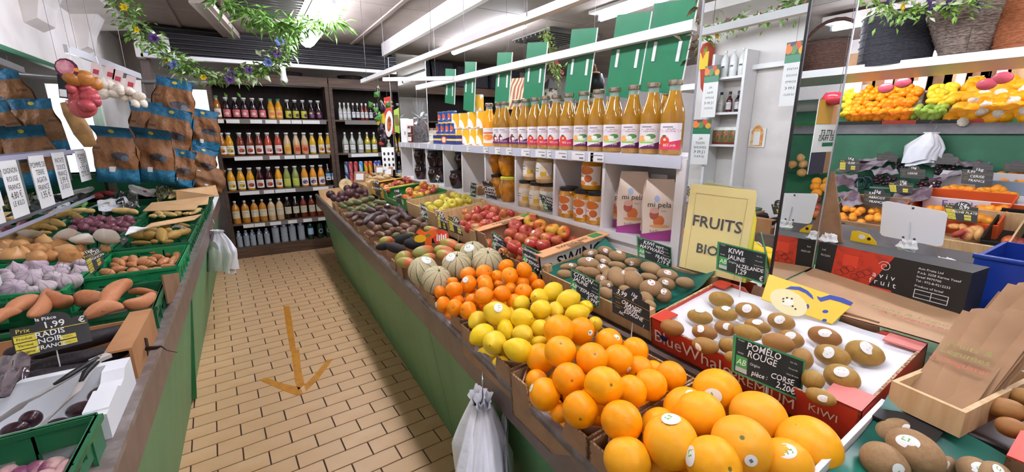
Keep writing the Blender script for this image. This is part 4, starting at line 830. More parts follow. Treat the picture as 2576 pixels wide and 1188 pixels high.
G1, G2, G3, G4, G5 = ['juice bottles on the %s shelf' % s for s in ('top', 'second', 'third', 'fourth', 'lowest')]
lr = lab('label_red_print', '#c4545a', [('n', 14, .5, '#d98a86', .05, .95), ('c', .5, .45, .22, .2, '#e6c2bc')]); lgy = lab('label_lime_print', '#c3c23e', [('c', .62, .36, .24, .26, '#5a3a44'), ('n', 16, .6, '#e6e08a', .5, .95)]); lpu = lab('label_purple_print', '#4a2438', [('c', .35, .7, .2, .14, '#c9b080'), ('c', .5, .3, .3, .22, '#7a3f80')])
lpo = lab('label_pale_orange', '#e8b070', [('c', .5, .5, .3, .25, '#d8803a')]); lw = fruit_label('orange', '#eee8e0', '#e0902c'); lwm = fruit_label('mango', '#f0ece2', '#e0aa2c', '#4a7a40'); lwr = fruit_label('tomato', '#efe9e4', '#b8502c', '#7a2a1a'); lwp = fruit_label('peach', '#efe9e6', '#d88a7a'); lye = lab('label_tropical', '#e4b848', [('c', .5, .45, .3, .3, '#d8923a'), ('n', 14, .6, '#5a7a3a', .5, .9)]); lro = lab('label_red_fruit_wreath', '#dd8a5c', [('c', .5, .45, .3, .28, '#c0452e'), ('n', 14, .58, '#6a6a34', .5, .95)])
row = [(235, 'clouded amber juice bottle with green cap at the left of the top shelf', .27, .042, 'juice', J['amber'], m_capg, lw, G1)]
row += [(x, 'dark juice bottle with red printed label on the top shelf', .255, .042, 'juice', J['dark'], m_capw, lr, G1) for x in (355, 468, 578, 685, 795)]
row += [(x, 'yellow juice bottle with green cap on the top shelf', .255, .042, 'juice', J['yellow'], m_capg, lpo, G1) for x in (905, 1000)]
row += [(x, 'dark juice bottle with lime yellow label on the top shelf', .25, .04, 'juice', J['dark'], m_capw, lgy, G1) for x in (1112, 1208, 1305)]
row += [(x, 'dark juice bottle with purple label at the right of the top shelf', .25, .04, 'juice', J['dark'], m_capw, lpu, G1) for x in (1405, 1495)]
shelf_row(4, A_, 515, row)
row = [(300, 'half hidden brown juice bottle at the left of the second shelf', .285, .042, 'juice', J['amber'], m_capw, lw, G2), (388, 'amber bottle with mango label on the second shelf', .285, .045, 'juice', J['yellow'], m_capw, lwm, G2)]
row += [(x, 'brown red juice bottle with white fruit label on the second shelf', .285, .044, 'juice', J['rust'], m_capw, lwr, G2) for x in (525, 645, 757)]
row += [(x, 'orange red juice bottle with pink fruit label on the second shelf', .285, .044, 'juice', J['red'], m_capw, lwp, G2) for x in (870, 993)]
row += [(1107, 'pale juice bottle with yellow tropical label on the second shelf', .285, .043, 'juice', J['pale'], m_capw, lye, G2)] + [(x, 'pale juice bottle with red fruit wreath label on the second shelf', .285, .043, 'juice', J['pale'], m_capw, lro, G2) for x in (1222, 1325)]
row += [(1423, 'yellow juice bottle showing its back label on the second shelf', .28, .04, 'juice', J['gold'], m_capw, plain_label('back', '#dcd9d8'), G2)] + [(x, 'yellow juice bottle with orange fruit label on the second shelf', .28, .04, 'juice', J['gold'], m_capw, lw, G2) for x in (1530, 1625)]
shelf_row(3, A_, 960, row)
row = [(x, 'golden juice bottle with pineapple coloured label on the third shelf', .285, .045, 'juice', J['yellow'], m_capw, lwm, G3) for x in (195, 308)] + [(418, 'golden juice bottle with red fruit label on the third shelf', .285, .045, 'juice', J['yellow'], m_capw, lwr, G3)]
row += [(x, 'dark red juice bottle with red fruit label on the third shelf', .285, .045, 'juice', J['wine'], m_capw, lwr, G3) for x in (527, 635)] + [(743, 'bright orange juice bottle with dark leaf label on the third shelf', .285, .044, 'juice', J['orange'], m_capw, fruit_label('clementine', '#efece4', '#e8902a', '#2c4a34'), G3)]
lgr = lab('label_green_apple', '#b9c24a', [('n', 12, .5, '#dcdc7a', .05, .95), ('n', 20, .62, '#4a5a2a', .05, .95)])
row += [(x, 'pale green apple juice bottle on the third shelf', .285, .043, 'juice', J['green'], m_capw, lgr, G3) for x in (840, 938)] + [(x, 'peach coloured juice bottle with purple fruit label on the third shelf', .285, .044, 'juice', J['peach'], m_capw, fruit_label('grape', '#efebe8', '#5a4a80', '#e08a3a'), G3) for x in (1043, 1142, 1235)]
row += [(x, 'small dark bottle with blue and white label on the third shelf', .30, .036, 'round', J['cola'], m_capm, lab('label_blue_sky', '#e8ecf0', [('b', 0, 1, .5, 1, '#7ab0d8'), ('c', .45, .25, .25, .12, '#8a4a2a')]), G3) for x in (1315, 1378)]
shelf_row(2, B_, 280, row)
lcr = plain_label('cream', '#d9cdb0'); lcr2 = plain_label('cream2', '#cfc6ae')
row = [(x, 'clouded amber bottle with cream label and white stopper on the fourth shelf', .295, .045, 'round', J['clouded'], m_capw, lcr, G4) for x in (245, 357, 463, 560)] + [(x, 'cloudy cream coloured bottle with cream label on the fourth shelf', .295, .045, 'round', J['cream'], m_capw, lcr, G4) for x in (660, 757)]
row += [(x, 'nearly black bottle with cream label on the fourth shelf', .30, .042, 'round', J['cola'], m_capw, lcr2, G4) for x in (850, 940)] + [(x, 'dark amber bottle with cream label on the fourth shelf', .30, .042, 'round', J['rust'], m_capw, lcr2, G4) for x in (1030, 1125, 1210)]
shelf_row(1, B_, 620, row)
lwa = lab('label_water_blue', '#2c3a86', [('c', .5, .5, .2, .4, '#e8ecf4')])
row = [(x, 'small clear water bottle with blue label on the lowest shelf', .22, .034, 'water', m_water, m_capw, lwa, G5) for x in (290, 372, 448, 530, 612)] + [(x, 'large clear water bottle with blue label on the lowest shelf', .315, .044, 'water', m_water, m_capw, lwa, G5) for x in (715, 815, 910, 1012)]
row += [(1118, 'green glass water bottle with pale blue label on the lowest shelf', .29, .04, 'round', J['teal'], m_capw, lab('label_pale_blue', '#9cc0d8', [('n', 10, .55, '#d8e8f0', .2, .8)]), G5)] + [(x, 'dark green glass bottle with pale ring label on the lowest shelf', .29, .042, 'round', J['teal'], m_capk, lab('label_ring', '#16382c', [('c', .5, .4, .28, .34, '#b9c8c0'), ('c', .5, .4, .2, .24, '#123026')]), G5) for x in (1228, 1322)]
shelf_row(0, B_, 960, row)
G6 = 'bottles in the far right bay of the brown shelf'
row = [(x, 'slim bottle with white label and cap in the far right bay', .235, .026, 'slim', J[c], m_capw, plain_label('slim', '#d9dadc', '#55454a'), G6) for x, c in ((112, 'clear'), (158, 'clear'), (203, 'clear'), (252, 'dark'), (298, 'dark'), (345, 'rust'), (388, 'rust'), (437, 'dark'), (480, 'dark'))]
shelf_row(4, C_, 360, row)
lsq = lab('label_square_frame', '#3a3f34', [('b', .1, .9, .08, .92, '#e4e4dc'), ('b', .2, .8, .55, .6, '#9a9a90')])
row = [(x, 'swing top lemonade bottle with square white label in the far right bay', .29, .042, 'swing', J[c], m_capw, lsq, G6) for x, c in ((165, 'clear'), (242, 'clear'), (325, 'clear'), (402, 'lemon'), (475, 'lemon'))] + [(548, 'dark bottle with red label in the far right bay', .27, .04, 'round', J['cola'], m_capk, lab('label_red_band', '#2a1412', [('b', 0, 1, .5, 1, '#c0392b')]), G6), (628, 'jar with white label behind the hanging aubergines', .18, .035, 'slim', J['clear'], m_capw, plain_label('jar', '#dfe0da'), G6)]
shelf_row(3, C_, 690, row)
def can(label, loc, col, c2, grp='drink cans in the far right bay'):
    t = thing('drink_can', label, 'can', grp, loc=loc); nm = 'can_print_'+col[1:]
    q = MB(); q.lathe([(0, 0), (.024, 0), (.029, .008), (.029, .148), (.025, .156)], 14); q.build('body', lab(nm, col, [('c', .5, .5, .3, .22, c2), ('b', 0, 1, .8, .84, c2)], .25), t, smooth=50)
    q = MB(); q.lathe([(.025, .156), (.024, .158), (0, .156)], 14); q.build('lid', m_alu, t)
for x, col, c2, nm in ((175, '#2a3a6a', '#c0c8d8', 'dark blue'), (220, '#b83a44', '#d87a7a', 'red'), (275, '#b83a44', '#d87a7a', 'red'), (330, '#3a9ad0', '#d0e8f4', 'light blue'), (385, '#d8502c', '#e8c83a', 'orange red'), (432, '#d8502c', '#e8c83a', 'orange red'), (488, '#3a4a9a', '#d8dce8', 'blue and silver'), (525, '#3a4a9a', '#d8dce8', 'blue and silver')):
    X = pix(C_[0]+C_[2]*x, 415, 1, SY0+.06).x
    for k in range(2): can('%s drink can in the %s tier of the far right bay' % (nm, ('lower', 'upper')[k]), (X, SY0+.06, LEV[2]+.16*k), col, c2)
# ================================================================ BLACK LOUVRED UNIT above the shelf
def louvre():
    t = thing('louvred_unit', 'black louvred air unit under the ceiling above the bottle shelf', 'air unit'); y = 6.2
    mb = MB(); mb.box(-.80, 1.92, y+.03, y+.24, 2.43, 2.745); mb.build('housing', M('louvre_black', '#1e1c1e', .5), t)
    for k in range(6):
        z = 2.47+.048*k; mb = MB(); mb.hexa([(-.8, y-.012, z), (1.92, y-.012, z), (1.92, y+.03, z+.012), (-.8, y+.03, z+.012)], [(-.8, y-.012, z+.008), (1.92, y-.012, z+.008), (1.92, y+.03, z+.030), (-.8, y+.03, z+.030)]); mb.build('louvre_slat', M('louvre_grey', '#4a474a', .35), t)
    mb = MB(); mb.box(-.82, 1.94, y-.03, y+.05, 2.405, 2.445); mb.build('lower_bar', m_whitegloss, t)
    mb = MB(); mb.box(-.86, -.80, y-.03, y+.24, 2.40, 2.76); mb.build('end_plate', m_white, t)
    mb = MB(); mb.box(-.80, -.56, y-.02, y-.005, 2.42, 2.60); mb.build('control_box', m_whitegloss, t); mb = MB(); mb.box(-.79, -.58, y-.024, y-.02, 2.425, 2.46); mb.build('blue_label', M('label_blue', '#5a86c0', .4), t)
louvre()
# dark baskets and boxes lying on top of the shelf
for px, py, w_, lb in ((730, 190, .3, 'dark round basket lying on top of the brown shelf'), (880, 190, .34, 'dark flat basket on top of the brown shelf near its joint')):
    c = pix(px, py, 1, 6.66); t = thing('basket', lb, 'basket', 'baskets on the brown shelf', loc=(c.x, 6.66, 2.32))
    q = MB(); q.lathe([(0, 0), (w_*.42, 0), (w_*.5, .06), (w_*.48, .065), (w_*.4, .01), (0, .01)], 18); q.build('bowl', M('dark_wicker', '#2e2422', .7, '#463632', 60, bump=.6, bsc=60), t, smooth=40)
    q = MB(); q.lathe([(w_*.5, .058), (w_*.52, .066), (w_*.5, .072), (w_*.48, .066)], 18); q.build('rim', MATS['dark_wicker'], t, smooth=True)
# ================================================================ GOODS ON TOP OF THE WHITE UNIT
ZT = 1.511; gB = 'apple juice bottles on the white shelf'
pur = [('pur jus', .011, 8, .355, M('ink_dark', '#3a3038', .6)), ('de pomme', .010, 4, .325, M('ink_rose', '#b0506a', .6)), ('BEZ pulp', .014, 4, .135, m_inkw)]
pts = [(85, 'orange juice bottle with orange slices label at the far end of the bottle row', J['orange'], L_orange)] + [(x, 'apple juice bottle with plum coloured label on the white shelf', J['apple'], L_plum) for x in (152, 190, 268, 328)] + [(x, 'apple juice bottle with red apple label on the white shelf', J['apple'], L_apple) for x in (392, 463, 535, 616)] + \
      [(x, 'apple juice bottle with mixed fruit label on the white shelf', J['apple'], L_veg) for x in (716, 815, 922, 1050, 1180)] + [(1322, 'apple juice bottle with red apple label next to the mirrored pillar', J['apple'], L_apple)]
for i_, (x, lb, jm, lm) in enumerate(pts):
    if 0 < i_ < 14: lb = lb.replace(' on the white shelf', '')+', %s from the mirrored pillar' % ORD[14-i_]
    p = pix(1200+.3704*x, 335, 0, 1.515)
    bottle(lb, (1.515, p.y, ZT), .297, .0465, 'juice', jm, m_capm, lm, 180+math.degrees(math.atan2(p.y, 1.515))*.75+rnd.uniform(-4, 4), gB, letters=None if lm is L_orange else pur, span=2.25)
for x in (150, 360, 560, 690, 790, 905, 1280):
    p = pix(1200+.3704*x, 300, 0, 1.64); bottle('apple juice bottle in the second row behind', (1.64, p.y, ZT), .297, .0465, 'juice', J['apple'], m_capm, L_apple, 180, 'apple juice bottles in the second row', span=2.0)
# yellow lemon cans: print of lemons
def tin(label, loc, r, H, lm, grp, lidm=m_alu, face=190, name='tin_can'):
    t = thing(name, label, 'can', grp, M4=T(loc) @ RZ(face)); q = MB(); q.lathe([(0, 0), (r, 0), (r, H)], 18, a0=-math.pi); q.build('body', lm, t, smooth=50)
    q = MB(); q.lathe([(r, H), (r*1.03, H+.002), (r*.98, H+.004), (r*.9, H), (0, H)], 18); q.build('lid', lidm, t, smooth=50); return t
L_lemon = lab('tin_lemon_print', '#f4f2ee', [('c', .2, .75, .10, .26, '#efb51e'), ('c', .35, .85, .12, .24, '#eeb01a'), ('c', .62, .8, .12, .28, '#f0b820'), ('c', .82, .72, .1, .22, '#eeb01a'), ('c', .12, .2, .08, .3, '#efb51e'), ('c', .40, .18, .05, .3, '#efb51e'), ('c', .68, .22, .09, .3, '#efb51e'), ('c', .9, .2, .07, .3, '#efb51e'), ('c', .5, .5, .13, .3, '#f6f3ee'), ('b', .44, .56, .40, .44, '#d89a5a'), ('b', .44, .56, .5, .54, '#d89a5a')])
for k, (x, y, lv) in enumerate([(775, 640, 0), (820, 640, 0), (880, 640, 0), (930, 640, 0), (745, 505, 1), (800, 505, 1), (868, 505, 1), (890, 365, 2), (935, 480, 1)]):
    p = pix(900+.3367*x, 120+.3367*y, 0, 1.56+.03*(k % 2)); tin('yellow lemon printed tin, %s tier of the stack' % ('bottom', 'middle', 'top')[lv], (p.x, p.y, ZT+.128*lv), .052, .122, L_lemon, 'lemon printed tins')
L_tuna = lab('tin_blue_print', '#24509a', [('b', 0, 1, .0, .5, '#2f9a9a'), ('n', 10, .56, '#e8ece8', .05, .45), ('b', 0, 1, .5, .56, '#e8c060'), ('c', .5, .78, .1, .14, '#d8603a'), ('n', 14, .55, '#d8e0ea', .62, .72)])
m_bluebox = lab('blue_yellow_carton', '#1d2f78', [('b', 0, 1, .40, .62, '#e8cf6a'), ('c', .5, .5, .12, .4, '#c9582a'), ('c', .5, .5, .08, .28, '#f0d8b0')])
p0 = pix(1095, 352, 0, 1.5); p1 = pix(1152, 352, 0, 1.5)
t = thing('carton_tray', 'blue and yellow carton under the fish tins', 'carton', loc=(1.5, p1.y, ZT)); q = MB(); L_ = p0.y-p1.y
q.quad((-.02, L_, 0), (-.02, 0, 0), (-.02, 0, .075), (-.02, L_, .075)); q.quad((-.02, 0, 0), (.12, 0, 0), (.12, 0, .075), (-.02, 0, .075)); q.quad((-.02, L_, .075), (-.02, 0, .075), (.12, 0, .075), (.12, L_, .075)); q.quad((.12, L_, 0), (-.02, L_, 0), (-.02, L_, .075), (.12, L_, .075)); q.quad((.12, 0, 0), (.12, L_, 0), (.12, L_, .075), (.12, 0, .075)); q.build('box', m_bluebox, t, weld=True)
for k, (x, lv) in enumerate(((612, 0), (648, 0), (685, 0), (720, 0), (630, 1), (665, 1), (705, 1))):
    p = pix(900+.3367*x, 320, 0, 1.53); tin('blue printed fish tin in the %s layer on the carton' % ('lower', 'upper')[lv], (1.535, p.y, ZT+.077+.10*lv), .04, .095, L_tuna, 'blue fish tins')
# gift bag with silver ribbon, small jars and white cartons near the far pillar
def gift():
    p = pix(1058, 335, 0, 1.56); t = thing('gift_bag', 'clear gift bag of dark sweets tied with a silver bow', 'bag', loc=(1.56, p.y, ZT))
    q = MB(); q.lathe([(0, 0), (.075, 0), (.082, .06), (.075, .15), (.03, .24), (.02, .26)], 14); q.build('contents', M('dark_sweets', '#5a5250', .45, '#2e2a2c', 40, (.4, .6), .9, 45, .01), t, smooth=40)
    q = MB(); 
    for k in range(9): a = k*.7; q.add([(0, 0, .25), (.012, 0, .25), (.085*math.cos(a), .085*math.sin(a), .25+.07*math.sin(k*2.1)), (.07*math.cos(a+.3), .07*math.sin(a+.3), .24+.07*math.sin(k*2.1))], [(0, 1, 2, 3)])
    q.build('bow', M('silver_ribbon', '#e8eaee', .25), t)
    q = MB()
    for k in range(9): a = k*.7; q.add([(.015*math.cos(a), .015*math.sin(a), .25), (.015*math.cos(a+.7), .015*math.sin(a+.7), .25), (.06*math.cos(a+.6), .06*math.sin(a+.6), .40), (.06*math.cos(a+.1), .06*math.sin(a+.1), .42)], [(0, 1, 2, 3)])
    q.build('cellophane', m_clear, t)
gift()
for px, H, lb in ((1014, .25, 'white carton with dark print at the far end of the white shelf'), (1025, .24, 'second white carton at the far end of the white shelf')):
    p = pix(px, 320, 0, 1.5); t = thing('carton', lb, 'carton', 'white cartons', loc=(1.50, p.y, ZT)); q = MB(); q.box(-.03, .05, -.05, .05, 0, H); q.build('box', m_paper, t); q = MB(); q.prism([(0, -.02), (.012, .0), (.006, .03), (-.01, .02), (-.012, -.005)], 0, .001, frame((-.0305, 0, .09), (0, -1, 0), (0, 0, 1))); q.build('print', m_ink, t)
def small_jar(label, loc, body, r=.034, H=.085, lid=m_capm):
    t = thing('small_jar', label, 'jar', 'small jars on the white shelf', loc=loc); q = MB(); q.lathe([(0, 0), (r*.94, 0), (r, .006), (r, H*.78), (r*.85, H*.86), (r*.85, H*.88)], 14); q.build('glass', body, t, smooth=50)
    q = MB(); q.lathe([(r*.92, H*.86), (r*.92, H), (0, H)], 14); q.build('lid', lid, t, smooth=50); q = MB(); q.lathe([(r*1.01, H*.2), (r*1.01, H*.66)], 10, a0=2.2, a1=4.4); q.build('label', plain_label('smalljar', '#e9ece4', '#6a8a5a'), t, smooth=True)
p = pix(1034, 340, 0, 1.5); mj = M('jam_red', '#7a2a20', .1, coat=.4)
for k in range(2): small_jar('small lidded jar, %s of the two beside the gift bag' % ('lower', 'upper')[k], (1.5, p.y, ZT+.086*k), mj)
p = pix(1089, 335, 0, 1.52); small_jar('small jar with white label beside the blue carton', (1.52, p.y, ZT), M('cream_paste', '#c9b89a', .2), .036, .14)
# ================================================================ GOODS IN THE COMPARTMENTS
ZC = 1.141
def jar(label, px, py, X, z, r, H, body, lid, grp, prof='plain', lm=None, name='jar', clip=False):
    p = pix(px, py, 0, X); t = thing(name, label, 'jar', grp, M4=T(X, p.y, z) @ RZ(205))
    pr = [(0, 0), (r*.92, 0), (r, .008), (r, H*.8), (r*.86, H*.87), (r*.86, H*.9)] if prof == 'plain' else [(0, 0), (r*.62, 0), (r*.72, .01), (r, H*.55), (r*.97, H*.68), (r*.74, H*.84), (r*.76, H*.9)]
    q = MB(); q.lathe(pr, 26); q.build('glass', body, t, smooth=50)
    q = MB(); q.lathe([(r*.92, H*.885), (r*.94, H*.89), (r*.94, H*.985), (r*.88, H), (0, H)] if prof == 'plain' else [(r*.8, H*.885), (r*.82, H*.985), (r*.78, H), (0, H)], 18); q.build('lid', lid, t, smooth=50)
    if lm: q = MB(); q.lathe([(r*1.012, H*.14), (r*1.012, H*.72)], 12, a0=-1.25, a1=1.25); q.build('label', lm, t, smooth=True)
    if clip: q = MB(); q.tube([(r*.8, -.01, H*.95), (r*.98, -.01, H*.8), (r*1.0, -.01, H*.68)], .003, 4); q.build('clip', m_alu, t)
    return t
m_jam = M('dark_jam', '#2a1012', .08, coat=.5); m_peach = M('peach_halves', '#d08a1c', .12, '#a8680e', 18, (.4, .6), coat=.4); m_pear = M('pear_compote', '#c9a878', .15, '#b89464', 8, coat=.4); m_apri = M('apricot_compote', '#d89a20', .12, '#c07c14', 8, coat=.4); m_ylid = M('yellow_lid', '#d8d040', .35)
gj = 'dark jam jars in the white compartments'
for cmp_, xs in (('first', (1021, 1034)), ('second', (1057, 1068)), ('third', (1090, 1108)), ('fourth', (1147, 1160))):
    for k, px in enumerate(xs):
        for lv in range(2 if cmp_ != 'fourth' else 1+k):
            jar('dark jam jar in the %s white compartment from the far end' % cmp_, px, 420, 1.52+.07*k, ZC+.152*lv, .062, .15, m_jam, m_capk, gj, 'belly')
gp = 'jars of preserved peaches'
jar('round jar of peach halves, back left of the upper pair', 1248, 430, 1.55, ZC+.176, .068, .165, m_peach, m_capk, gp, 'belly'); jar('round jar of peach halves, right of the upper pair', 1278, 430, 1.53, ZC+.176, .068, .165, m_peach, m_capk, gp, 'belly')
jar('jar of peach halves behind the chalk sign', 1252, 485, 1.55, ZC, .068, .17, m_peach, m_capk, gp, 'belly'); jar('jar of peach halves with yellow lid', 1279, 485, 1.52, ZC, .068, .17, m_peach, m_ylid, gp, 'belly', None, 'jar', True)
L_pear = lab('label_pear', '#ece9e2', [('c', .62, .32, .14, .26, '#dcb02e'), ('c', .62, .62, .2, .18, '#e8dcc0'), ('d', .05, .22, '#e2c48a'), ('b', .1, .4, .60, .66, '#8a8478'), ('b', .1, .4, .45, .5, '#8a8478'), ('c', .15, .92, .12, .08, '#d8b03a')]); L_apr = lab('label_apricot', '#efe9e2', [('c', .4, .78, .3, .22, '#d87828'), ('c', .5, .35, .16, .2, '#c8662a'), ('c', .2, .1, .2, .14, '#d8862e'), ('c', .75, .1, .12, .1, '#e09a3c'), ('b', .05, .34, .42, .5, '#c9a0a0')])
gq = 'pear compote jars'
for k, (px, py, X, lv) in enumerate(((1338, 400, 1.53, 1), (1372, 400, 1.51, 1), (1326, 490, 1.52, 0), (1354, 490, 1.52, 0), (1380, 490, 1.54, 0))): jar('pear compote jar in the %s row, %s' % (('lower', 'upper')[lv], ('left of the pair', 'right of the pair', 'leftmost', 'middle', 'behind the chalk sign')[k]), px, py, X, ZC+.172*lv, .056, .168, m_pear, m_capk, gq, 'plain', L_pear)
gr = 'apricot compote jars'
for k, (px, py, X, lv) in enumerate(((1431, 510, 1.52, 0), (1469, 510, 1.51, 0), (1503, 510, 1.52, 0), (1490, 430, 1.54, 1))): jar('apricot compote jar, %s' % ('leftmost behind the chalk sign', 'middle one in front', 'half hidden by the divider', 'single one on top')[k], px, py, X, ZC+.172*lv, .056, .168, m_apri, m_capk, gr, 'plain', L_apr)
# almond drink bags in the nearest compartment
L_bagf = lab('bag_cream_print', '#ecd9c6', [('c', .52, .33, .16, .09, '#d8733a'), ('c', .36, .44, .13, .09, '#b05a48'), ('c', .36, .5, .14, .05, '#e0b0a0'), ('c', .55, .24, .3, .03, '#e8a868'), ('c', .42, .69, .10, .055, '#a8b8da'), ('d', .10, .10, '#a8428c')])
L_bags = lab('bag_side_print', '#ead6c2', [('d', .18, -.1, '#a8428c'), ('b', .2, .8, .24, .29, '#b4c4da'), ('b', .2, .8, .32, .37, '#b4c4da'), ('b', .2, .8, .40, .45, '#b4c4da'), ('b', .15, .85, .09, .15, '#c8d4e2')])
def paper_bag(label, p, w, d, H, rot, sq=0.0):
    t = thing('paper_bag', label, 'bag', 'cream paper bags in the white unit', M4=T(p) @ RZ(rot)); rr = random.Random(label)
    def prof(v): return (1.0 if v < .72 else 1-.10*(v-.72)/.28), (1.0 if v < .6 else 1-.78*((v-.6)/.4)**1.3)
    f = lambda u, v: (lambda kw, kd: ((u-.5)*w*kw+.003*math.sin(9*v+u*7), -d/2*kd-.005*math.sin(math.pi*u)*(1-v)+.004*math.sin(13*v+5*u)*(v > .5), H*v*(1-.0*u)))(*prof(v))
    q = MB(); q.grid(f, 8, 14); q.build('front', L_bagf, t, smooth=True)
    q = MB(); q.grid(lambda u, v: (lambda a: (-a[0], -a[1], a[2]))(f(u, v)), 8, 14); q.build('back', L_bags, t, smooth=True)
    for s in (1, -1):
        q = MB(); q.grid(lambda u, v: (s*(f(1, v)[0] if s > 0 else -f(0, v)[0])-s*.012*math.sin(math.pi*u)*max(0, v-.35), (u-.5)*2*abs(f(.0, v)[1])*s, H*v), 5, 14); q.build('side', L_bags, t, smooth=True)
    fr = lambda z, dx=0: frame((dx, -d/2-.010, z), (1, 0, 0), (0, 0, 1))
    text('mi pela', m_ink, t, fr(H*.60), .034); text('latte', M('ink_brown', '#9a6a5a', .6), t, fr(H*.50, .02), .012); text('bélfiant', M('ink_brown', '#9a6a5a', .6), t, fr(H*.155), .022)
    return t
p = pix(1552, 525, 0, 1.56); paper_bag('cream paper bag turned sideways at the left of the compartment', Vector((1.575, p.y+.012, ZC)), .09, .11, .255, -55)
p = pix(1590, 530, 0, 1.53); paper_bag('cream and purple paper bag with hazelnut drink print in the middle', Vector((1.535, p.y+.005, ZC)), .135, .095, .285, -48)
p = pix(1655, 540, 0, 1.53); paper_bag('cream and purple paper bag with hazelnut drink print at the right', Vector((1.52, p.y-.006, ZC)), .13, .09, .265, -46)
p = pix(1660, 470, 0, 1.66); t = thing('carton', 'brown carton behind the cream paper bags', 'carton', M4=T(1.69, p.y, ZC) @ RZ(5)); q = MB(); q.box(-.05, .05, -.09, .09, 0, .24); q.build('box', m_card, t); q = MB(); q.box(-.055, -.05, -.05, .04, .19, .27); q.build('torn_flap', m_paper, t)
p = pix(1200, 447, 0, 1.5); t = thing('carton', 'small flat brown carton in the empty white compartment', 'carton', loc=(1.52, p.y, ZC)); q = MB(); q.box(-.05, .10, -.07, .06, 0, .07); q.build('box', m_card, t)
# shelf-edge tickets
for px, w_ in ((1222, .07), (1252, .07), (1280, .07), (1322, .09), (1360, .10), (1382, .04), (1412, .10), (1455, .10), (1500, .11), (1490, .02), (1012, .03), (1022, .03), (1032, .03), (1044, .04), (1056, .04), (1078, .04), (1095, .04), (1115, .05), (1138, .05), (1178, .05)):
    p = pix(px, 378, 0, UX0-.016); t = thing('price_ticket', 'small white price ticket on the white shelf edge', 'ticket', 'tickets on the white shelf edge', loc=(UX0-.0165, p.y, 1.486))
    q = MB(); q.box(-.001, .001, -w_/2, w_/2, -.02, .021); q.build('card', m_paper, t)
    q = MB(); q.box(-.0016, -.0012, -w_*.42, w_*.2, .008, .012); q.box(-.0016, -.0012, -w_*.42, -w_*.1, -.012, -.004); q.build('print', M('grey_ink', '#7a7d86', .6), t)
# ================================================================ LEFT COUNTER: crates, sacks, vegetables
def grid_plate(mb, org, ax, up, L, H, nx, nz, hole, th):
    """plate with rectangular openings; hole(i, j) True leaves a cell out; j counts from the rim down"""
    ax, up = Vector(ax), Vector(up); n = ax.cross(up).normalized()*th; org = Vector(org); idx = {}; vs = []; fs = []
    def vid(i, j, s):
        if (i, j, s) not in idx: idx[(i, j, s)] = len(vs); vs.append(org+ax*(L*i/nx)-up*(H*j/nz)+n*s)
        return idx[(i, j, s)]
    ok = lambda i, j: 0 <= i < nx and 0 <= j < nz and not hole(i, j)
    for i in range(nx):
        for j in range(nz):
            if not ok(i, j): continue
            a = [(i, j), (i+1, j), (i+1, j+1), (i, j+1)]; fs.append(tuple(vid(x, y, 1) for x, y in reversed(a))); fs.append(tuple(vid(x, y, 0) for x, y in a))
            for (p, q), nb in (((0, 1), (i, j-1)), ((1, 2), (i+1, j)), ((2, 3), (i, j+1)), ((3, 0), (i-1, j))):
                if not ok(*nb): fs.append((vid(*a[p], 0), vid(*a[p], 1), vid(*a[q], 1), vid(*a[q], 0)))
    mb.add(vs, fs); return mb
def plastic_crate(label, x0, x1, y0, y1, zt, h=.16, yaw=0, mat=None, group='green plastic crates', tilt=0):
    cx, cy = (x0+x1)/2, (y0+y1)/2; t = thing('plastic_crate', label, 'crate', group, M4=T(cx, cy, zt) @ RZ(yaw) @ RY(tilt)); mat = mat or m_crate; a, b = (x1-x0)/2, (y1-y0)/2
    mb = MB(); mb.box(-a, a, -b, b, -h, -h+.006); mb.build('bottom', mat, t)
    def wl(org, ax, L, out):
        n = max(6, int(L/.035)); mb = MB()
        hole = lambda i, j: (j == 1 and n*.34 <= i < n*.66) or (j in (3, 4, 6, 7) and i % 3 != 0 and 0 < i < n-1)
        grid_plate(mb, org, ax, (0, 0, 1), L, h, n, 9, hole, .005); mb.build('wall', mat, t)
        mb = MB(); ax = Vector(ax); o = Vector(org); c = o+ax*L; w = Vector(out)*.014
        mb.hexa([o-Vector((0, 0, .014))-w*.2, c-Vector((0, 0, .014))-w*.2, c-Vector((0, 0, .014))+w, o-Vector((0, 0, .014))+w], [o-w*.2, c-w*.2, c+w, o+w]); mb.build('rim', mat, t)
        for i in range(0, n+1, 3):
            mb = MB(); p = o+ax*(L*i/n); mb.hexa([p-ax*.003+w*0-Vector((0, 0, h)), p+ax*.003-Vector((0, 0, h)), p+ax*.003+w*.6-Vector((0, 0, h)), p-ax*.003+w*.6-Vector((0, 0, h))], [p-ax*.003, p+ax*.003, p+ax*.003+w*.6, p-ax*.003+w*.6]); mb.build('rib', mat, t)
    wl((-a, -b, 0), (1, 0, 0), 2*a, (0, -1, 0)); wl((a, b, 0), (-1, 0, 0), 2*a, (0, 1, 0)); wl((a, -b, 0), (0, 1, 0), 2*b, (1, 0, 0)); wl((-a, b, 0), (0, -1, 0), 2*b, (-1, 0, 0))
    return t
ZL = .945
plastic_crate('dark green crate of turnips at the bottom left corner', -.97, -.388, .87, 1.285, ZL, .19)
plastic_crate('green crate of sweet potatoes', -.97, -.392, 2.04, 2.42, ZL, .15, 2)
plastic_crate('bright green crate of shallots', -.725, -.378, 2.67, 3.17, ZL, .15, 0, M('bright_green_plastic', '#1f8a52', .35))
plastic_crate('green crate of netted potatoes next to the rail', -.735, -.39, 3.27, 3.86, ZL, .15)
plastic_crate('green crate of pale potatoes under cardboard flaps', -.75, -.39, 3.92, 4.55, ZL, .15)
plastic_crate('green crate at the far end of the left counter', -.80, -.38, 4.62, 5.25, ZL+.01, .15)
plastic_crate('green crate of garlic by the wall', -1.13, -.745, 2.46, 2.97, ZL+.03, .15, 0, MATS['bright_green_plastic'], tilt=6)
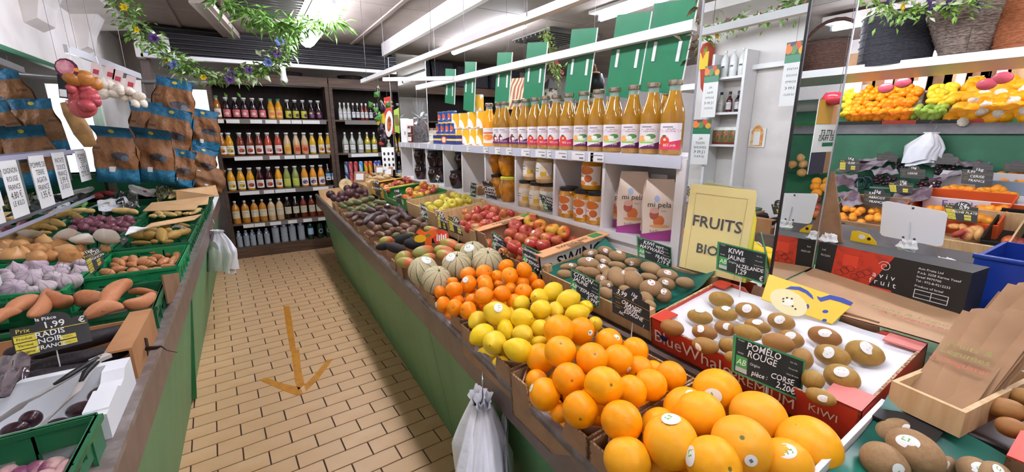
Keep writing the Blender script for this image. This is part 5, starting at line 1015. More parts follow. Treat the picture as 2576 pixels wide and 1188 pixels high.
plastic_crate('dark crate of yellow onions by the wall', -1.13, -.74, 3.0, 3.5, ZL+.05, .13, tilt=6)
plastic_crate('dark green crate of red onions by the wall', -1.13, -.75, 3.55, 4.15, ZL+.05, .13, tilt=5)
plastic_crate('dark green crate of red potatoes by the wall', -1.13, -.76, 4.2, 4.8, ZL+.06, .13, tilt=5)
lay0 = lambda: RZ(rnd.uniform(0, 360)) @ RX(rnd.uniform(-75, 75))
# sweet potatoes
cA = (200, 580, .1852); cB = (0, 560, .1852)
P = Pile(cA, (.945, -.5, -.08)); P.unit_w = .46; g = 'sweet potatoes'
P.put([(130, 925, 175, 130, 5, {'l': 'stout sweet potato in the middle of the crate'}), (500, 840, 270, 118, -42, {'z': .045, 'l': 'large sweet potato with a crooked neck on top'}), (330, 1070, 260, 95, -14, {'z': .03, 'l': 'long sweet potato lying at the front'}), (830, 970, 195, 105, -20, {'z': .02, 'l': 'rounded sweet potato in the front right corner'}), (860, 838, 190, 52, 4, {'l': 'pale slim sweet potato at the back right'})], ['sweet0', 'sweet1', 'sweet2'], 'sweet_potato', '', 'sweet potato', g, kind='long')
P2 = Pile(cB, (.945, -.5, -.08)); P2.unit_w = .46
P2.put([(810, 1050, 165, 118, 15, {'l': 'short thick sweet potato behind the price card'}), (570, 1110, 190, 100, -60, {'l': 'sweet potato standing up at the left of the crate'}), (300, 1120, 240, 95, -28, {'l': 'long sweet potato at the left edge of the photo'}), (60, 1260, 200, 90, -25, {'l': 'sweet potato cut by the left edge of the photo'})], ['sweet0', 'sweet1', 'sweet2'], 'sweet_potato', '', 'sweet potato', g, kind='long')
# shallots
P = Pile(cA, (.90, -.5, -.10)); P.unit_w = .70; P.unit_l = 1.3; g = 'shallots'
P.put([(x, y, a, b, an) for x, y, a, b, an in ((530, 430, 90, 55, 30), (615, 400, 70, 50, -20), (735, 405, 60, 60, 60), (870, 395, 100, 45, -10), (1050, 300, 120, 34, -4), (1065, 370, 95, 52, 8), (1212, 322, 65, 50, -10), (1320, 345, 90, 45, -70), (900, 450, 140, 62, 6), (1150, 430, 80, 62, -30), (1195, 482, 110, 34, -6), (375, 575, 105, 62, 10), (520, 525, 120, 52, -8), (725, 560, 95, 60, -5), (590, 590, 85, 40, 0), (1045, 525, 90, 32, -5), (1270, 410, 70, 45, -60), (850, 520, 80, 45, 10), (430, 620, 60, 30, 0), (700, 470, 70, 45, 15), (980, 400, 60, 45, 20), (960, 540, 60, 35, 0), (480, 480, 70, 40, 20))] +
      [(x, y, a, b, an, {'l': 'shallot at the back of the bright green crate', 'z': .0}) for x, y, a, b, an in ((710, 290, 55, 34, 0), (820, 280, 45, 34, 10), (920, 268, 55, 36, -5), (1050, 248, 55, 30, 0), (1140, 238, 45, 30, 5), (1250, 218, 45, 28, 0))], 'shallot', 'shallot', 'brown shallot in the bright green crate', 'shallot', g, kind='long')
# garlic
P = Pile(cB, (.965, -.95, -.10)); g = 'purple garlic bulbs'
P.put([(220, 640, 105), (480, 600, 125), (640, 660, 85), (905, 570, 95), (1100, 570, 85), (830, 640, 85), (1090, 675, 105), (380, 760, 125), (90, 785, 105), (720, 755, 88), (935, 825, 140), (195, 905, 130), (600, 890, 125), (820, 700, 85), (300, 700, 80), (1010, 770, 85), (70, 690, 70), (480, 700, 80), (430, 930, 80)], 'garlic', 'garlic_bulb', 'purple white garlic bulb in the crate by the wall', 'garlic', g, lay=lay0)
# onions
P = Pile(cB, (1.0, -.95, -.10)); g = 'yellow onions'
P.put([(100, 235, 125), (370, 250, 125), (590, 260, 95), (80, 330, 110), (265, 325, 105), (490, 395, 125), (160, 465, 135), (505, 490, 112), (800, 335, 115), (900, 415, 130), (1080, 380, 85), (700, 462, 88), (955, 470, 120), (1090, 450, 60), (1420, 365, 68), (310, 420, 100), (640, 360, 80), (10, 430, 90)], 'onion', 'onion', 'yellow onion in the dark crate by the wall', 'onion', g, lay=lay0)
# red onions, red potatoes, nets
cC = (180, 440, .1515)
P = Pile(cC, (1.0, -.95, -.10)); g = 'red onions'
P.put([(480, 742, 82), (380, 770, 75), (640, 765, 82), (450, 842, 82), (640, 855, 82), (770, 815, 80), (885, 850, 82), (250, 800, 90), (130, 805, 90), (330, 745, 70), (200, 875, 80), (940, 745, 88), (560, 885, 70), (20, 890, 62), (735, 905, 62), (60, 785, 62), (990, 805, 62), (360, 920, 60), (820, 750, 70), (860, 930, 60)], 'red_onion', 'red_onion', 'dark red onion in the crate by the wall', 'onion', g, lay=lay0)
P = Pile(cC, (1.05, -.95, -.10)); P.unit_w = .44; g = 'red potatoes'
P.put([(x, y, a, b, an) for x, y, a, b, an in ((230, 250, 85, 42, 5), (400, 225, 110, 42, 12), (510, 185, 95, 38, 12), (270, 350, 95, 45, 4), (430, 352, 90, 48, 8), (605, 312, 115, 46, 10), (130, 305, 70, 36, 0), (350, 290, 80, 36, 10), (650, 255, 65, 32, 10), (200, 195, 65, 32, 0), (560, 245, 65, 36, 8), (300, 180, 60, 30, 5))], 'red_potato', 'red_potato', 'long red potato by the price strips', 'potato', g, kind='long')
cD = (0, 380, .1852)
P = Pile(cD, (1.02, -1.0, -.10)); P.unit_w = .8; P.unit_l = 1.15; g = 'potatoes in brown nets by the wall'
P.put([(x, y, a, b, an) for x, y, a, b, an in ((190, 1010, 140, 52, -18), (380, 990, 65, 50, 0), (505, 962, 85, 42, 5), (600, 885, 65, 70, 60), (800, 832, 155, 52, 5), (755, 982, 125, 58, 18), (605, 1032, 65, 52, 10), (480, 1042, 75, 50, 0), (330, 1042, 75, 36, 0), (190, 1092, 75, 40, 5), (620, 1112, 85, 30, 0), (245, 922, 65, 52, -40), (705, 1052, 65, 40, 15), (985, 862, 85, 42, 10), (1065, 905, 65, 42, 20), (370, 912, 65, 42, 10), (80, 1080, 60, 40, 0))], 'net_potato', 'netted_potato', 'potato in a brown net by the price strips', 'potato', g, kind='long')
P = Pile(cC, (.955, -.5, -.06)); P.unit_w = .8; P.unit_l = 1.15; g = 'potatoes in brown nets near the rail'
P.put([(x, y, a, b, an) for x, y, a, b, an in ((1100, 1000, 130, 90, 10), (1290, 1010, 130, 90, 0), (1500, 1000, 100, 90, 80), (1700, 1000, 120, 80, -20), (1860, 950, 110, 70, -20), (1610, 930, 65, 55, 0), (1150, 1130, 170, 40, 0), (1370, 1110, 65, 42, 0), (1850, 842, 115, 40, 8), (1760, 802, 58, 36, 0), (1560, 850, 90, 50, 0), (1330, 920, 100, 60, 0), (1600, 1110, 100, 36, -5))], 'net_potato', 'netted_potato', 'potato in a brown net in the crate near the rail', 'potato', g, kind='long')
P = Pile(cC, (.955, -.5, -.06)); P.unit_w = .44; g = 'pale potatoes'
P.put([(1600, 655, 135, 44, 8), (1430, 645, 70, 48, 20), (1770, 640, 65, 46, 0), (1350, 685, 65, 34, 0), (2060, 605, 105, 38, -25), (1960, 632, 85, 34, -10), (1685, 350, 75, 40, -30, {'z': .08}), (1900, 645, 55, 30, 0), (1500, 690, 60, 30, 0), (1700, 280, 60, 30, 0, {'z': .1})], 'potato', 'potato', 'pale yellow potato under the cardboard flaps', 'potato', g, kind='long')
P = Pile(cC, (1.03, -.95, -.10)); P.unit_w = .44
P.put([(850, 600, 175, 58, 0), (150, 585, 135, 40, 0), (1000, 610, 90, 50, 10), (300, 600, 90, 40, 0)], 'potato', 'potato', 'yellow potato under the printed plastic bag', 'potato', 'yellow potatoes', kind='long')
# turnips
mtu = fmat('turnip_skin', '#d9a0a8', '#c98a9a', .4, sc=2, blush='#8a4a68', bl=(-.1, .6), c3='#e0b8b0'); F['turnip'] = fm('turnip', lambda t, p: sph(t, p, wob(t, p, 2, .03), sz=.85), mtu, 16, 10)
P = Pile((0, 750, .3687), (.86, -.6, 0)); P.put([(360, 1150, 70), (450, 1160, 60), (250, 1170, 60), (540, 1170, 45), (420, 1230, 70), (300, 1240, 70), (150, 1200, 60), (60, 1200, 60)], 'turnip', 'turnip', 'pink turnip in the dark green crate', 'turnip', 'turnips')
# foam box with beetroot and tongs
def foam_box():
    x0, x1, y0, y1, zt, h = -.95, -.377, 1.315, 1.60, .945, .15; t = thing('foam_box', 'white polystyrene box of cooked beetroot with tongs', 'box')
    mb = MB(); mb.box(x0, x1, y0, y1, zt-h, zt-h+.02); mb.build('bottom', m_foam, t)
    mb = MB(); mb.box(x0, x1, y1-.025, y1, zt-h+.02, zt); mb.build('wall', m_foam, t)
    mb = MB(); mb.box(x0, x1, y0, y0+.025, zt-h+.02, zt-.02); mb.build('wall', m_foam, t); mb = MB(); mb.box(x0, x0+.025, y0+.025, y1-.025, zt-h+.02, zt); mb.build('wall', m_foam, t)
    mb = MB(); mb.prism([(y0+.025, -h+.02), (y1-.025, -h+.02), (y1-.025, 0), (y1-.07, 0), (y1-.10, -.02), (y1-.14, -.022), (y1-.16, -.01), (y0+.025, -.015)], x1-.05, x1, Matrix(((0, 0, 1, 0), (1, 0, 0, 0), (0, 1, 0, zt), (0, 0, 0, 1)))); mb.build('notched_wall', m_foam, t)
    mb = MB(); mb.box(-.80, -.62, y1-.16, y1-.14, zt-.06, zt+.012); mb.build('lid_piece', m_foam, t)
foam_box()
mbt = fmat('beetroot_skin', '#2e161c', '#3c1a22', .3, sc=4, coat=.3); F['beet'] = fm('beetroot', lambda t, p: (1.2*math.cos(t), .9*math.sin(t)*math.cos(p), .85*math.sin(t)*math.sin(p)), mbt, 14, 10)
P = Pile((0, 820, .3098), (.885, -.5, 0)); P.unit_w = .88; P.unit_l = 1.2
P.put([(820, 560, 120, 70, -20), (680, 680, 150, 70, -10), (250, 760, 110, 70, -20), (120, 840, 130, 60, -15), (480, 800, 120, 50, -10), (720, 800, 60, 40, 0), (350, 860, 90, 50, 0)], 'beet', 'beetroot', 'cooked beetroot in the white foam box', 'beetroot', 'beetroots', kind='long')
def tongs():
    t = thing('tongs', 'steel serving tongs with black handles lying on the foam box', 'tongs'); ms = M('brushed_steel', '#d6cfca', .32, metal=.3); s = .3098
    def A(x, y, z): return onz(s*x, 820+s*y, z)
    for arm in ([(830, 260, 1.0), (700, 390, .99), (620, 530, .975), (540, 610, .96), (400, 740, .935), (330, 830, .92)], [(800, 270, 1.005), (560, 420, .995), (320, 560, .985), (200, 620, .97), (100, 700, .95), (-40, 790, .93)]):
        pts = [A(*p) for p in arm]; mb = MB(); wd = [.010, .010, .010, .016, .026, .022]
        vs = []; 
        for i, p in enumerate(pts):
            d = (pts[min(i+1, 5)]-pts[max(i-1, 0)]).normalized(); n = d.cross(Vector((0, .35, 1))).normalized()
            vs += [p-n*wd[i], p+Vector((0, 0, -.006)), p+n*wd[i], p+Vector((0, 0, .002))]
        mb.add(vs, [(4*i+k, 4*i+(k+1) % 4, 4*i+4+(k+1) % 4, 4*i+4+k) for i in range(5) for k in range(4)]+[(3, 2, 1, 0), (20, 21, 22, 23)]); mb.build('arm', ms, t, smooth=40)
        mb = MB(); mb.tube([pts[0]+Vector((0, 0, .003)), (pts[0]+pts[1])/2+Vector((0, 0, .004)), pts[1]+Vector((0, 0, .004)), pts[1]*.5+pts[2]*.5+Vector((0, 0, .003))], [.006, .008, .008, .005], 8); mb.build('grip', m_black, t, smooth=True)
    mb = MB(); a = A(815, 262, 1.004); mb.box(-.02, .02, -.012, .012, -.006, .004, T(a) @ RZ(40)); mb.build('hinge', ms, t)
tongs()
# black radish box
t = thing('radish_box', 'brown cardboard box of long black radishes', 'box'); 
mb = MB(); mb.box(-.95, -.378, 1.63, 1.99, .80, .806); mb.build('bottom', m_card, t)
mo_ = M('orange_brown_cardboard', '#b07f54', .7, '#a5734a', 8)
mb = MB(); mb.box(-.384, -.376, 1.63, 1.99, .80, .955); mb.build('side_wall', mo_, t); mb = MB(); mb.box(-.44, -.376, 1.63, 1.985, .955, .962); mb.build('folded_flap', mo_, t)
mb = MB(); mb.box(-.95, -.384, 1.985, 1.992, .80, .93); mb.build('back_wall', mo_, t); mb = MB(); mb.box(-.95, -.384, 1.63, 1.637, .80, .90); mb.build('front_wall', mo_, t)
mb = MB(); mb.prism([(-.02, -.03), (.015, -.02), (.02, .02), (-.01, .035)], 0, .002, frame((-.3755, 1.80, .89), (0, 1, 0), (0, 0, 1))); mb.build('hand_hole', m_black, t)
P = Pile((0, 750, .3687), (.93, -.6, -.03)); P.unit_w = .17
P.put([(620, 280, 390, 62, -17), (520, 420, 370, 60, -16), (330, 330, 300, 55, -12), (200, 480, 260, 60, -12), (760, 400, 130, 40, -20), (350, 520, 300, 48, -14)], 'radish', 'black_radish', 'long black radish in the brown box', 'radish', 'black radishes', kind='long')
a = onz(395, 875, .90); mb = MB(); mb.tube([a+Vector((-.03, .01, 0)), a, a+Vector((.012, -.005, .004)), a+Vector((.03, -.03, -.005)), a+Vector((.055, -.03, -.02))], [.008, .006, .003, .0015, .001], 6); mb.build('root_tip', mrad, None, smooth=True, label='thin black radish root poking through the box side', cat='root')
def crumple(name, label, cat, corners, mat, group=None, amp=.012, n=10, seed=1, mats=None):
    """crumpled sheet spanned by four world corners"""
    a, b, c, d = [Vector(p) for p in corners]; nn = (b-a).cross(d-a).normalized(); r = random.Random(seed); ph = [r.uniform(0, 6) for _ in range(6)]
    f = lambda u, v: a*(1-u)*(1-v)+b*u*(1-v)+c*u*v+d*(1-u)*v+nn*amp*(math.sin(5*u+ph[0])+.7*math.sin(9*v+4*u+ph[1])+.5*math.sin(15*u-8*v+ph[2]))
    mb = MB(); mb.grid(f, n, n); mb.grid(lambda u, v: f(1-u, v)+nn*-.0025, n, n); return mb.build(name, mat, None, smooth=True, label=label, cat=cat, group=group)
m_plasticbag = M('white_plastic_film', '#dcdcdf', .3, '#c8c8cc', 12); m_darkfilm = M('dark_clear_film', '#3a3a34', .12, '#5a5a52', 14, (.4, .6), coat=.5)
cq = lambda pts: [onz(180+.1515*x, 440+.1515*y, z) for x, y, z in pts]
crumple('printed_bag', 'white plastic potato bag with black print and cut-out handle', 'bag', cq([(450, 620, 1.0), (1010, 545, 1.0), (890, 355, 1.09), (420, 450, 1.07)]), lab('bag_black_print', '#d9d9dc', [('b', .62, .9, .55, .9, '#26262a'), ('b', .66, .86, .62, .70, '#d0d0d2'), ('c', .3, .72, .12, .10, '#a89878'), ('n', 10, .6, '#5a5a5e', .1, .5)]), seed=3)
crumple('net_bag', 'white and red paper band of a red potato net', 'bag', cq([(1010, 330, 1.04), (1370, 350, 1.04), (1420, 250, 1.10), (900, 130, 1.13)]), lab('band_red_white', '#ece4e0', [('c', .6, .55, .08, .16, '#c83a2a'), ('d', -.1, .35, '#d8b0a8')]), seed=4)
crumple('dark_film', 'dark transparent film over the potatoes', 'plastic film', cq([(900, 560, 1.03), (1170, 600, 1.0), (1040, 290, 1.10), (700, 260, 1.10)]), m_darkfilm, seed=5, amp=.02)
crumple('clear_film', 'crumpled clear film packet of dark vegetables beside the red band', 'plastic film', cq([(1430, 440, 1.03), (1640, 400, 1.03), (1690, 200, 1.13), (1400, 190, 1.13)]), lab('film_dark', '#4a4434', [('n', 8, .5, '#8a8a3a', 0, 1), ('n', 16, .6, '#c8c8c0', 0, 1)], .15), seed=6, amp=.02)
crumple('paper_scrap', 'small bright green paper scrap', 'paper', cq([(70, 450, 1.08), (210, 560, 1.05), (280, 460, 1.08), (120, 340, 1.12)]), M('lime_paper', '#8ac468', .5), seed=7, amp=.004)
crumple('net_band', 'white paper band of a brown potato net', 'paper', cq([(880, 1010, 1.0), (1200, 910, 1.0), (1480, 850, 1.02), (960, 870, 1.03)]), m_paper, seed=8, amp=.004)
crumple('net_band', 'folded white paper tag on a brown potato net', 'paper', cq([(1660, 875, 1.02), (1900, 895, 1.02), (1920, 860, 1.04), (1710, 840, 1.04)]), m_paper, seed=9, amp=.004)
crumple('radish_film', 'glossy film bag over the radishes at the left edge', 'plastic film', [onz(-40, 1010, .98), onz(75, 950, .98), onz(80, 905, 1.0), onz(-40, 890, 1.0)], M('dark_purple_film', '#3a2a30', .1, '#6a5a60', 18, (.45, .6), coat=.6), seed=10, amp=.012)
# white curved cards on the onions
for k, (pts, lb) in enumerate(([[(225, 195, 1.03), (565, 175, 1.03), (520, 115, 1.09), (270, 105, 1.09)], 'curved white card at the left of the onions'], [[(690, 250, 1.03), (1080, 190, 1.03), (1060, 115, 1.09), (870, 85, 1.10)], 'torn white card behind the onions'], [[(900, 250, 1.03), (1230, 310, 1.01), (1270, 210, 1.06), (1140, 140, 1.08)], 'white card with ragged edge in front of the torn one'], [[(1290, 240, 1.02), (1600, 300, 1.0), (1600, 130, 1.08), (1300, 90, 1.10)], 'round white card at the right end of the onions'])):
    c = [onz(.1852*x, 560+.1852*y, z) for x, y, z in pts]; n = 16; m = sum(c, Vector())/4; nn = (c[1]-c[0]).cross(c[3]-c[0]).normalized()
    def pt(u, v): 
        th = 2*math.pi*u; x = .5+.62*v*math.cos(th)*(1+.06*math.sin(5*th+k)); y = .5+.62*v*math.sin(th)*(1+.05*math.sin(7*th))
        return c[0]*(1-x)*(1-y)+c[1]*x*(1-y)+c[2]*x*y+c[3]*(1-x)*y+nn*.03*(1-v*v)
    mb = MB(); mb.grid(pt, 20, 5); mb.grid(lambda u, v: pt(1-u, v)-nn*.003, 20, 5); mb.build('white_card', M('ivory_card', '#fbf1e4', .5), None, smooth=True, label=lb, cat='card', group='white cards on the onions')
# cardboard flaps
def slab(name, label, cat, pts, mat, th=.006, group=None):
    a = [Vector(p) for p in pts]; n = (a[1]-a[0]).cross(a[2]-a[0]).normalized()*th; mb = MB(); k = len(a)
    mb.add(a+[p-n for p in a], [tuple(range(k)), tuple(range(2*k-1, k-1, -1))]+[(i, k+i, k+(i+1) % k, (i+1) % k) for i in range(k)]); return mb.build(name, mat, None, label=label, cat=cat, group=group)
m_flap = M('tan_cardboard', '#d2ab7c', .7, '#c79d6c', 6)
slab('cardboard_flap', 'rear tan cardboard flap over the potato crate', 'cardboard', cq([(1745, 430, 1.02), (2445, 345, 1.02), (2390, 170, 1.12), (1735, 250, 1.12)]), m_flap, group='cardboard flaps')
slab('cardboard_flap', 'stepped tan cardboard flap lying across the potato crate', 'cardboard', cq([(1180, 600, .995), (2060, 575, .985), (2100, 500, .995), (2262, 482, .99), (2280, 370, 1.03), (1330, 460, 1.03)]), m_flap, group='cardboard flaps')
slab('cardboard_flap', 'narrow tan cardboard strip over the netted potatoes', 'cardboard', cq([(1200, 880, .99), (2040, 740, .975), (2160, 650, .985), (1320, 800, 1.01)]), m_flap, group='cardboard flaps')
slab('cardboard_flap', 'small brown cardboard piece beside the last price strip', 'cardboard', cq([(250, 140, 1.10), (570, 110, 1.10), (575, -10, 1.17), (230, 60, 1.15)]), m_cardd, group='cardboard flaps')
slab('small_packet', 'little brown paper packet with garlic tied at the end of the shallot crate', 'packet', [pix(x, y, 0, -.372) for x, y in ((424, 765), (454, 742), (451, 686), (409, 692))], m_cardd)
# ---------------------------------------------------------------- blue and brown potato sacks
L_sack = lab('sack_print', '#84562f', [('n', 4, .56, '#744a28', 0, 1), ('b', 0, 1, 0, .27, '#176a8c'), ('n', 7, .58, '#2384a6', 0, .27), ('b', 0, 1, .82, 1, '#145a7a'), ('c', .68, .50, .20, .07, '#3a3438'), ('c', .8, .47, .08, .05, '#55606a'), ('c', .5, .92, .07, .03, '#c8b43a'), ('b', .44, .54, .22, .31, '#e8e4da'), ('b', .05, .25, .60, .64, '#5a3a24')], .6)
ns_ = NT(L_sack); ns_.bump(ns_.noise(ns_.obj(), 13, 3), .9, .03)
def sack(label, px, py, Y, w, H, tilt, yaw, fold=0, d=.17, mat=None):
    c = pix(px, py, 1, Y); t = thing('potato_sack', label, 'sack', 'blue and brown potato sacks', M4=T(c) @ RZ(yaw) @ RY(tilt)); r = random.Random(label); ph = [r.uniform(0, 6) for _ in range(5)]
    def f(u, v, s):
        b = (1-(2*u-1)**4)**.5 if True else 1; taper = math.sin(min(1, v*6)*math.pi/2)**.5*(1 if v < .5 else 1-.75*((v-.5)/.34)**1.6 if v < .84 else .25*(1-v)/.16)
        wd = (1 if v < .62 else 1-.18*math.sin(min(1, (v-.62)/.2)*math.pi/2)) if v < .84 else .82+.06*(v-.84)/.16
        wr = .010*math.sin(9*u+ph[0]+7*v)+.008*math.sin(17*v+ph[1]+5*u)+.006*math.sin(23*u+11*v+ph[2])
        y = -s*(d/2*b*taper)-s*wr*(.3+taper); zz = H*(v-.45); lean = 0
        if v > .84: y -= fold*(v-.84)*H*1.2
        return ((u-.5)*w*wd, y+lean, zz)
    mb = MB(); mb.grid(lambda u, v: f(u, v, 1), 16, 22); mb.grid(lambda u, v: f(1-u, v, -1), 16, 22); mb.build('paper', mat or L_sack, t, smooth=True)
    mb = MB(); mb.box(-.014, .014, -d/2-.022, -d/2-.02, H*(.24-.45), H*(.31-.45)); mb.build('tag', m_paper, t)
sack('upper blue and brown potato sack at the top of the heap', 436, 268, 5.7, .36, .50, 12, -8)
sack('potato sack leaning in the middle of the heap', 425, 345, 5.25, .36, .50, 14, -6)
sack('potato sack on the right of the heap beside the shelf', 508, 335, 5.85, .33, .46, 10, 6)
sack('front potato sack with folded blue top, second from the left', 388, 400, 4.85, .30, .47, 8, -10, 1)
sack('small potato sack in front of the lying one', 452, 430, 5.0, .24, .36, 16, -5)
sack('potato sack lying low at the right of the heap', 500, 415, 5.45, .30, .34, 22, 12)
sack('front potato sack with folded blue top at the left', 295, 398, 4.75, .29, .46, 6, -12, 1)
sack('dark potato sack behind at the left of the heap', 375, 330, 5.5, .3, .5, 4, -10)
sack('crumpled plain brown paper sack by the shelf foot', 518, 452, 5.4, .34, .26, 20, 10, 0, .2, M('plain_brown_paper', '#8f6440', .7, '#7a5232', 6, bump=.5, bsc=10, bdist=.01))
for k, (y0, h_) in enumerate(((5.2, .22), (5.55, .45))):
    t = thing('support_crate', 'crate hidden under the potato sacks, %s one' % ('front', 'rear')[k], 'crate', 'crates under the sacks', loc=(-.75, y0, .79)); mb = MB(); mb.box(-.36, .36, 0, .3, 0, h_); mb.build('body', m_crate, t); mb = MB(); mb.box(-.37, .37, -.01, .31, h_-.02, h_); mb.build('rim', m_crate, t)
# ---------------------------------------------------------------- price strips in the clear holder on the wall
t = thing('sign_holder', 'clear acrylic holder with price strips along the left mirror', 'sign holder'); XS = -1.10
q = lambda x, y: pix(.1852*x, 380+.1852*y, 0, XS)
mb = MB(); a, b = q(-250, 150), q(1150, 0); mb.box(XS-.004, XS-.002, a.y, b.y, a.z-.01, a.z+.02); mb.build('top_bar', M('frosted_bar', '#a8a6bc', .3), t)
mb = MB(); a, b = q(-250, 1050), q(1250, 420); mb.box(XS-.004, XS-.002, a.y, b.y, 1.10, 1.12); mb.build('bottom_bar', MATS['frosted_bar'], t)
for k, (c, lines) in enumerate(([[(0, 130), (200, 130), (410, 870), (150, 915)], ['OIGNON', 'ROUGE', 'FRANCE', '4,80 €', 'LE KILO']], [[(335, 70), (550, 62), (772, 720), (585, 772)], ['POMME DE', 'TERRE', 'AGATA', 'FRANCE', '1,95 €']], [[(675, 25), (850, 20), (1000, 590), (850, 655)], ['PATATE', 'DOUCE', 'FRANCE', '3,99 €', 'LE KILO']], [[(1000, 0), (1140, -5), (1240, 330), (1120, 480)], ['POMME', 'TERRE', 'BIO', '2,50 €', 'LE KILO']], [[(-330, 200), (-130, 190), (65, 990), (-190, 1040)], ['AIL', 'VIOLET', 'FRANCE', '9,80 €', 'LE KILO']])):
    P4 = [q(*p) for p in c]; y0 = (P4[0].y+P4[3].y)/2; y1 = (P4[1].y+P4[2].y)/2; z1 = (P4[0].z+P4[1].z)/2; z0 = (P4[2].z+P4[3].z)/2
    s = MB(); s.box(XS+.001, XS+.003, y0, y1, z0, z1); card = s.build('price_strip', m_paper, t)
    for i, w_ in enumerate(lines): text(w_, m_ink, card, frame((XS+.0036, (y0+y1)/2, z1-(z1-z0)*(.18+.145*i)), (0, 1, 0), (0, 0, 1)), (y1-y0)*(.20 if '€' not in w_ else .26))
# ================================================================ CHALK SIGNS: quads placed through their outline, standing in the produce
m_slate = M('slate_black', '#1d211f', .45, '#262b28', 5); m_sgreen = M('sign_green_rim', '#3f8a55', .4); m_sdark = M('slate_dark', '#24201e', .4); m_syel = M('sign_yellow', '#d8c83c', .45); m_ab = M('ab_green', '#4a9a4e', .45); m_chalk = M('chalk_white', '#eceae4', .7); m_gold = M('sign_gold', '#b09038', .5); m_stick = M('clear_stick', '#cfd2d4', .3)
def sign_px(label, quad, base, zb, kind, lines, n=(-.5, -.82, .28), crop=(0, 0, 1), stick=True):
    x0, y0, s = crop; Q = [(x0+s*x, y0+s*y) for x, y in quad]; B = onz(x0+s*base[0], y0+s*base[1], zb); n = Vector(n).normalized()
    def un(px, py): v = ray(px, py); return CAM+v*((B-CAM).dot(n)/v.dot(n))
    W = [un(*p) for p in Q]; TL, TR, BR, BL = W
    fr = frame(TL, TR-TL, TL-BL); w = (TR-TL).length; h = ((TL-BL).length+(TR-BR).length)/2; t = thing('price_sign', label, 'sign', 'chalk price signs', M4=fr); inv = fr.inverted()
    L = [inv @ p for p in W]; poly = [(p.x, p.y) for p in L]
    if kind.startswith('round'):   # raised round tab on the top edge
        c = w*.55; r = w*.24; tab = [(c+r*math.cos(math.pi*(1-i/8)), r*.75*math.sin(math.pi*(1-i/8))+(poly[1][1]-poly[0][1])*.5) for i in range(9)]; out = [poly[0]]+tab+poly[1:]
    else: out = poly
    ccw = list(reversed(out))
    mb = MB(); mb.prism(ccw, -.004, 0); bd = mb.build('board', {'green': m_sgreen, 'round': m_sdark, 'roundy': m_sdark}[kind], t)
    cx = sum(p[0] for p in poly)/4; cy = sum(p[1] for p in poly)/4; ins = lambda k: [(cx+(x-cx)*k, cy+(y-cy)*k) for x, y in reversed(poly)]
    P2 = lambda u, v: Vector((poly[0][0]*(1-u)*(1-v)+poly[1][0]*u*(1-v)+poly[2][0]*u*v+poly[3][0]*(1-u)*v, poly[0][1]*(1-u)*(1-v)+poly[1][1]*u*(1-v)+poly[2][1]*u*v+poly[3][1]*(1-u)*v, 0))
    def patch(nm, u0, u1, v0, v1, mat, z=.0018): mb = MB(); mb.prism([tuple(P2(u, v)[:2]) for u, v in ((u0, v1), (u1, v1), (u1, v0), (u0, v0))], .0005, z); return mb.build(nm, mat, t)
    if kind == 'green':
        patch('slate', .028, .972, .05, .95, m_slate, .0008); a = patch('eco_badge', .04, .20, .50, .80, m_ab); patch('badge_foot', .04, .20, .80, .92, M('badge_grey', '#b8b8b4', .5))
        text('AB', m_chalk, a, T(P2(.12, .66)+Vector((0, 0, .002))), h*.2)
        for s_, u, v in (('Produit', .10, .09), ('Variété', .10, .42), ('Cal. Cat.', .84, .17), ('Prix au kilo', .84, .33), ('Unité de vente', .84, .48), ('Origine', .31, .60)): text(s_, m_chalk, bd, T(P2(u, v)+Vector((0, 0, .0014))), h*(.055 if s_ != 'Origine' else .09))
    elif kind == 'roundy':
        for v0 in (.30, .52, .74): patch('yellow_field', .02, .30, v0, v0+.19, m_syel)
        patch('yellow_field', .58, .80, .55, .70, m_syel); patch('yellow_field', .58, .80, .74, .90, m_syel); patch('rule', .02, .98, .26, .28, m_syel)
        for s_, v in (('Prix', .14), ('Produit', .40), ('Variété', .61), ('Origine', .83)): text(s_, m_ink if v > .2 else m_syel, bd, T(P2(.15, v)+Vector((0, 0, .003))), h*(.12 if v > .2 else .2))
        text('Calibre', m_cardd, bd, T(P2(.69, .625)+Vector((0, 0, .003))), h*.08); text('Catégorie', m_cardd, bd, T(P2(.69, .82)+Vector((0, 0, .003))), h*.08)
    else:
        patch('rule', .02, .98, .25, .265, m_gold); patch('rule', .02, .98, .62, .63, m_gold)
        for s_, v in (('Produit', .35), ('Variété', .52), ('Origine', .70)): text(s_, m_gold, bd, T(P2(.14, v)+Vector((0, 0, .002))), h*.07)
    skew = math.atan2(poly[1][1]-poly[0][1], poly[1][0]-poly[0][0])
    for s_, u, v, sz in lines: text(s_, m_chalk, bd, T(P2(u, v)+Vector((0, 0, .003))) @ Matrix.Rotation(skew+rnd.uniform(-.03, .03), 4, 'Z'), h*sz*1.18, wob=.05)
    if stick: mb = MB(); b = P2(.5, .97); mb.tube([b+Vector((0, .02, -.006)), inv @ (B+Vector((0, 0, -.07)))], .0018, 5); mb.build('stick', m_stick, t)
    return t
cP = (1640, 600, .3871); cH = (1360, 580, .2357); cS = (1150, 420, .2356); cV = (780, 420, .202)
sign_px('green rimmed slate reading POMELO ROUGE CORSE 2,20 €', [(535, 625), (998, 792), (970, 1062), (520, 866)], (750, 1000), .99, 'green', [('POMÉLO', .42, .16, .20), ('ROUGE', .40, .36, .20), ('CORSE', .70, .66, .17), ('pièce :', .38, .80, .14), ('2,20€', .76, .84, .19)], crop=cP)
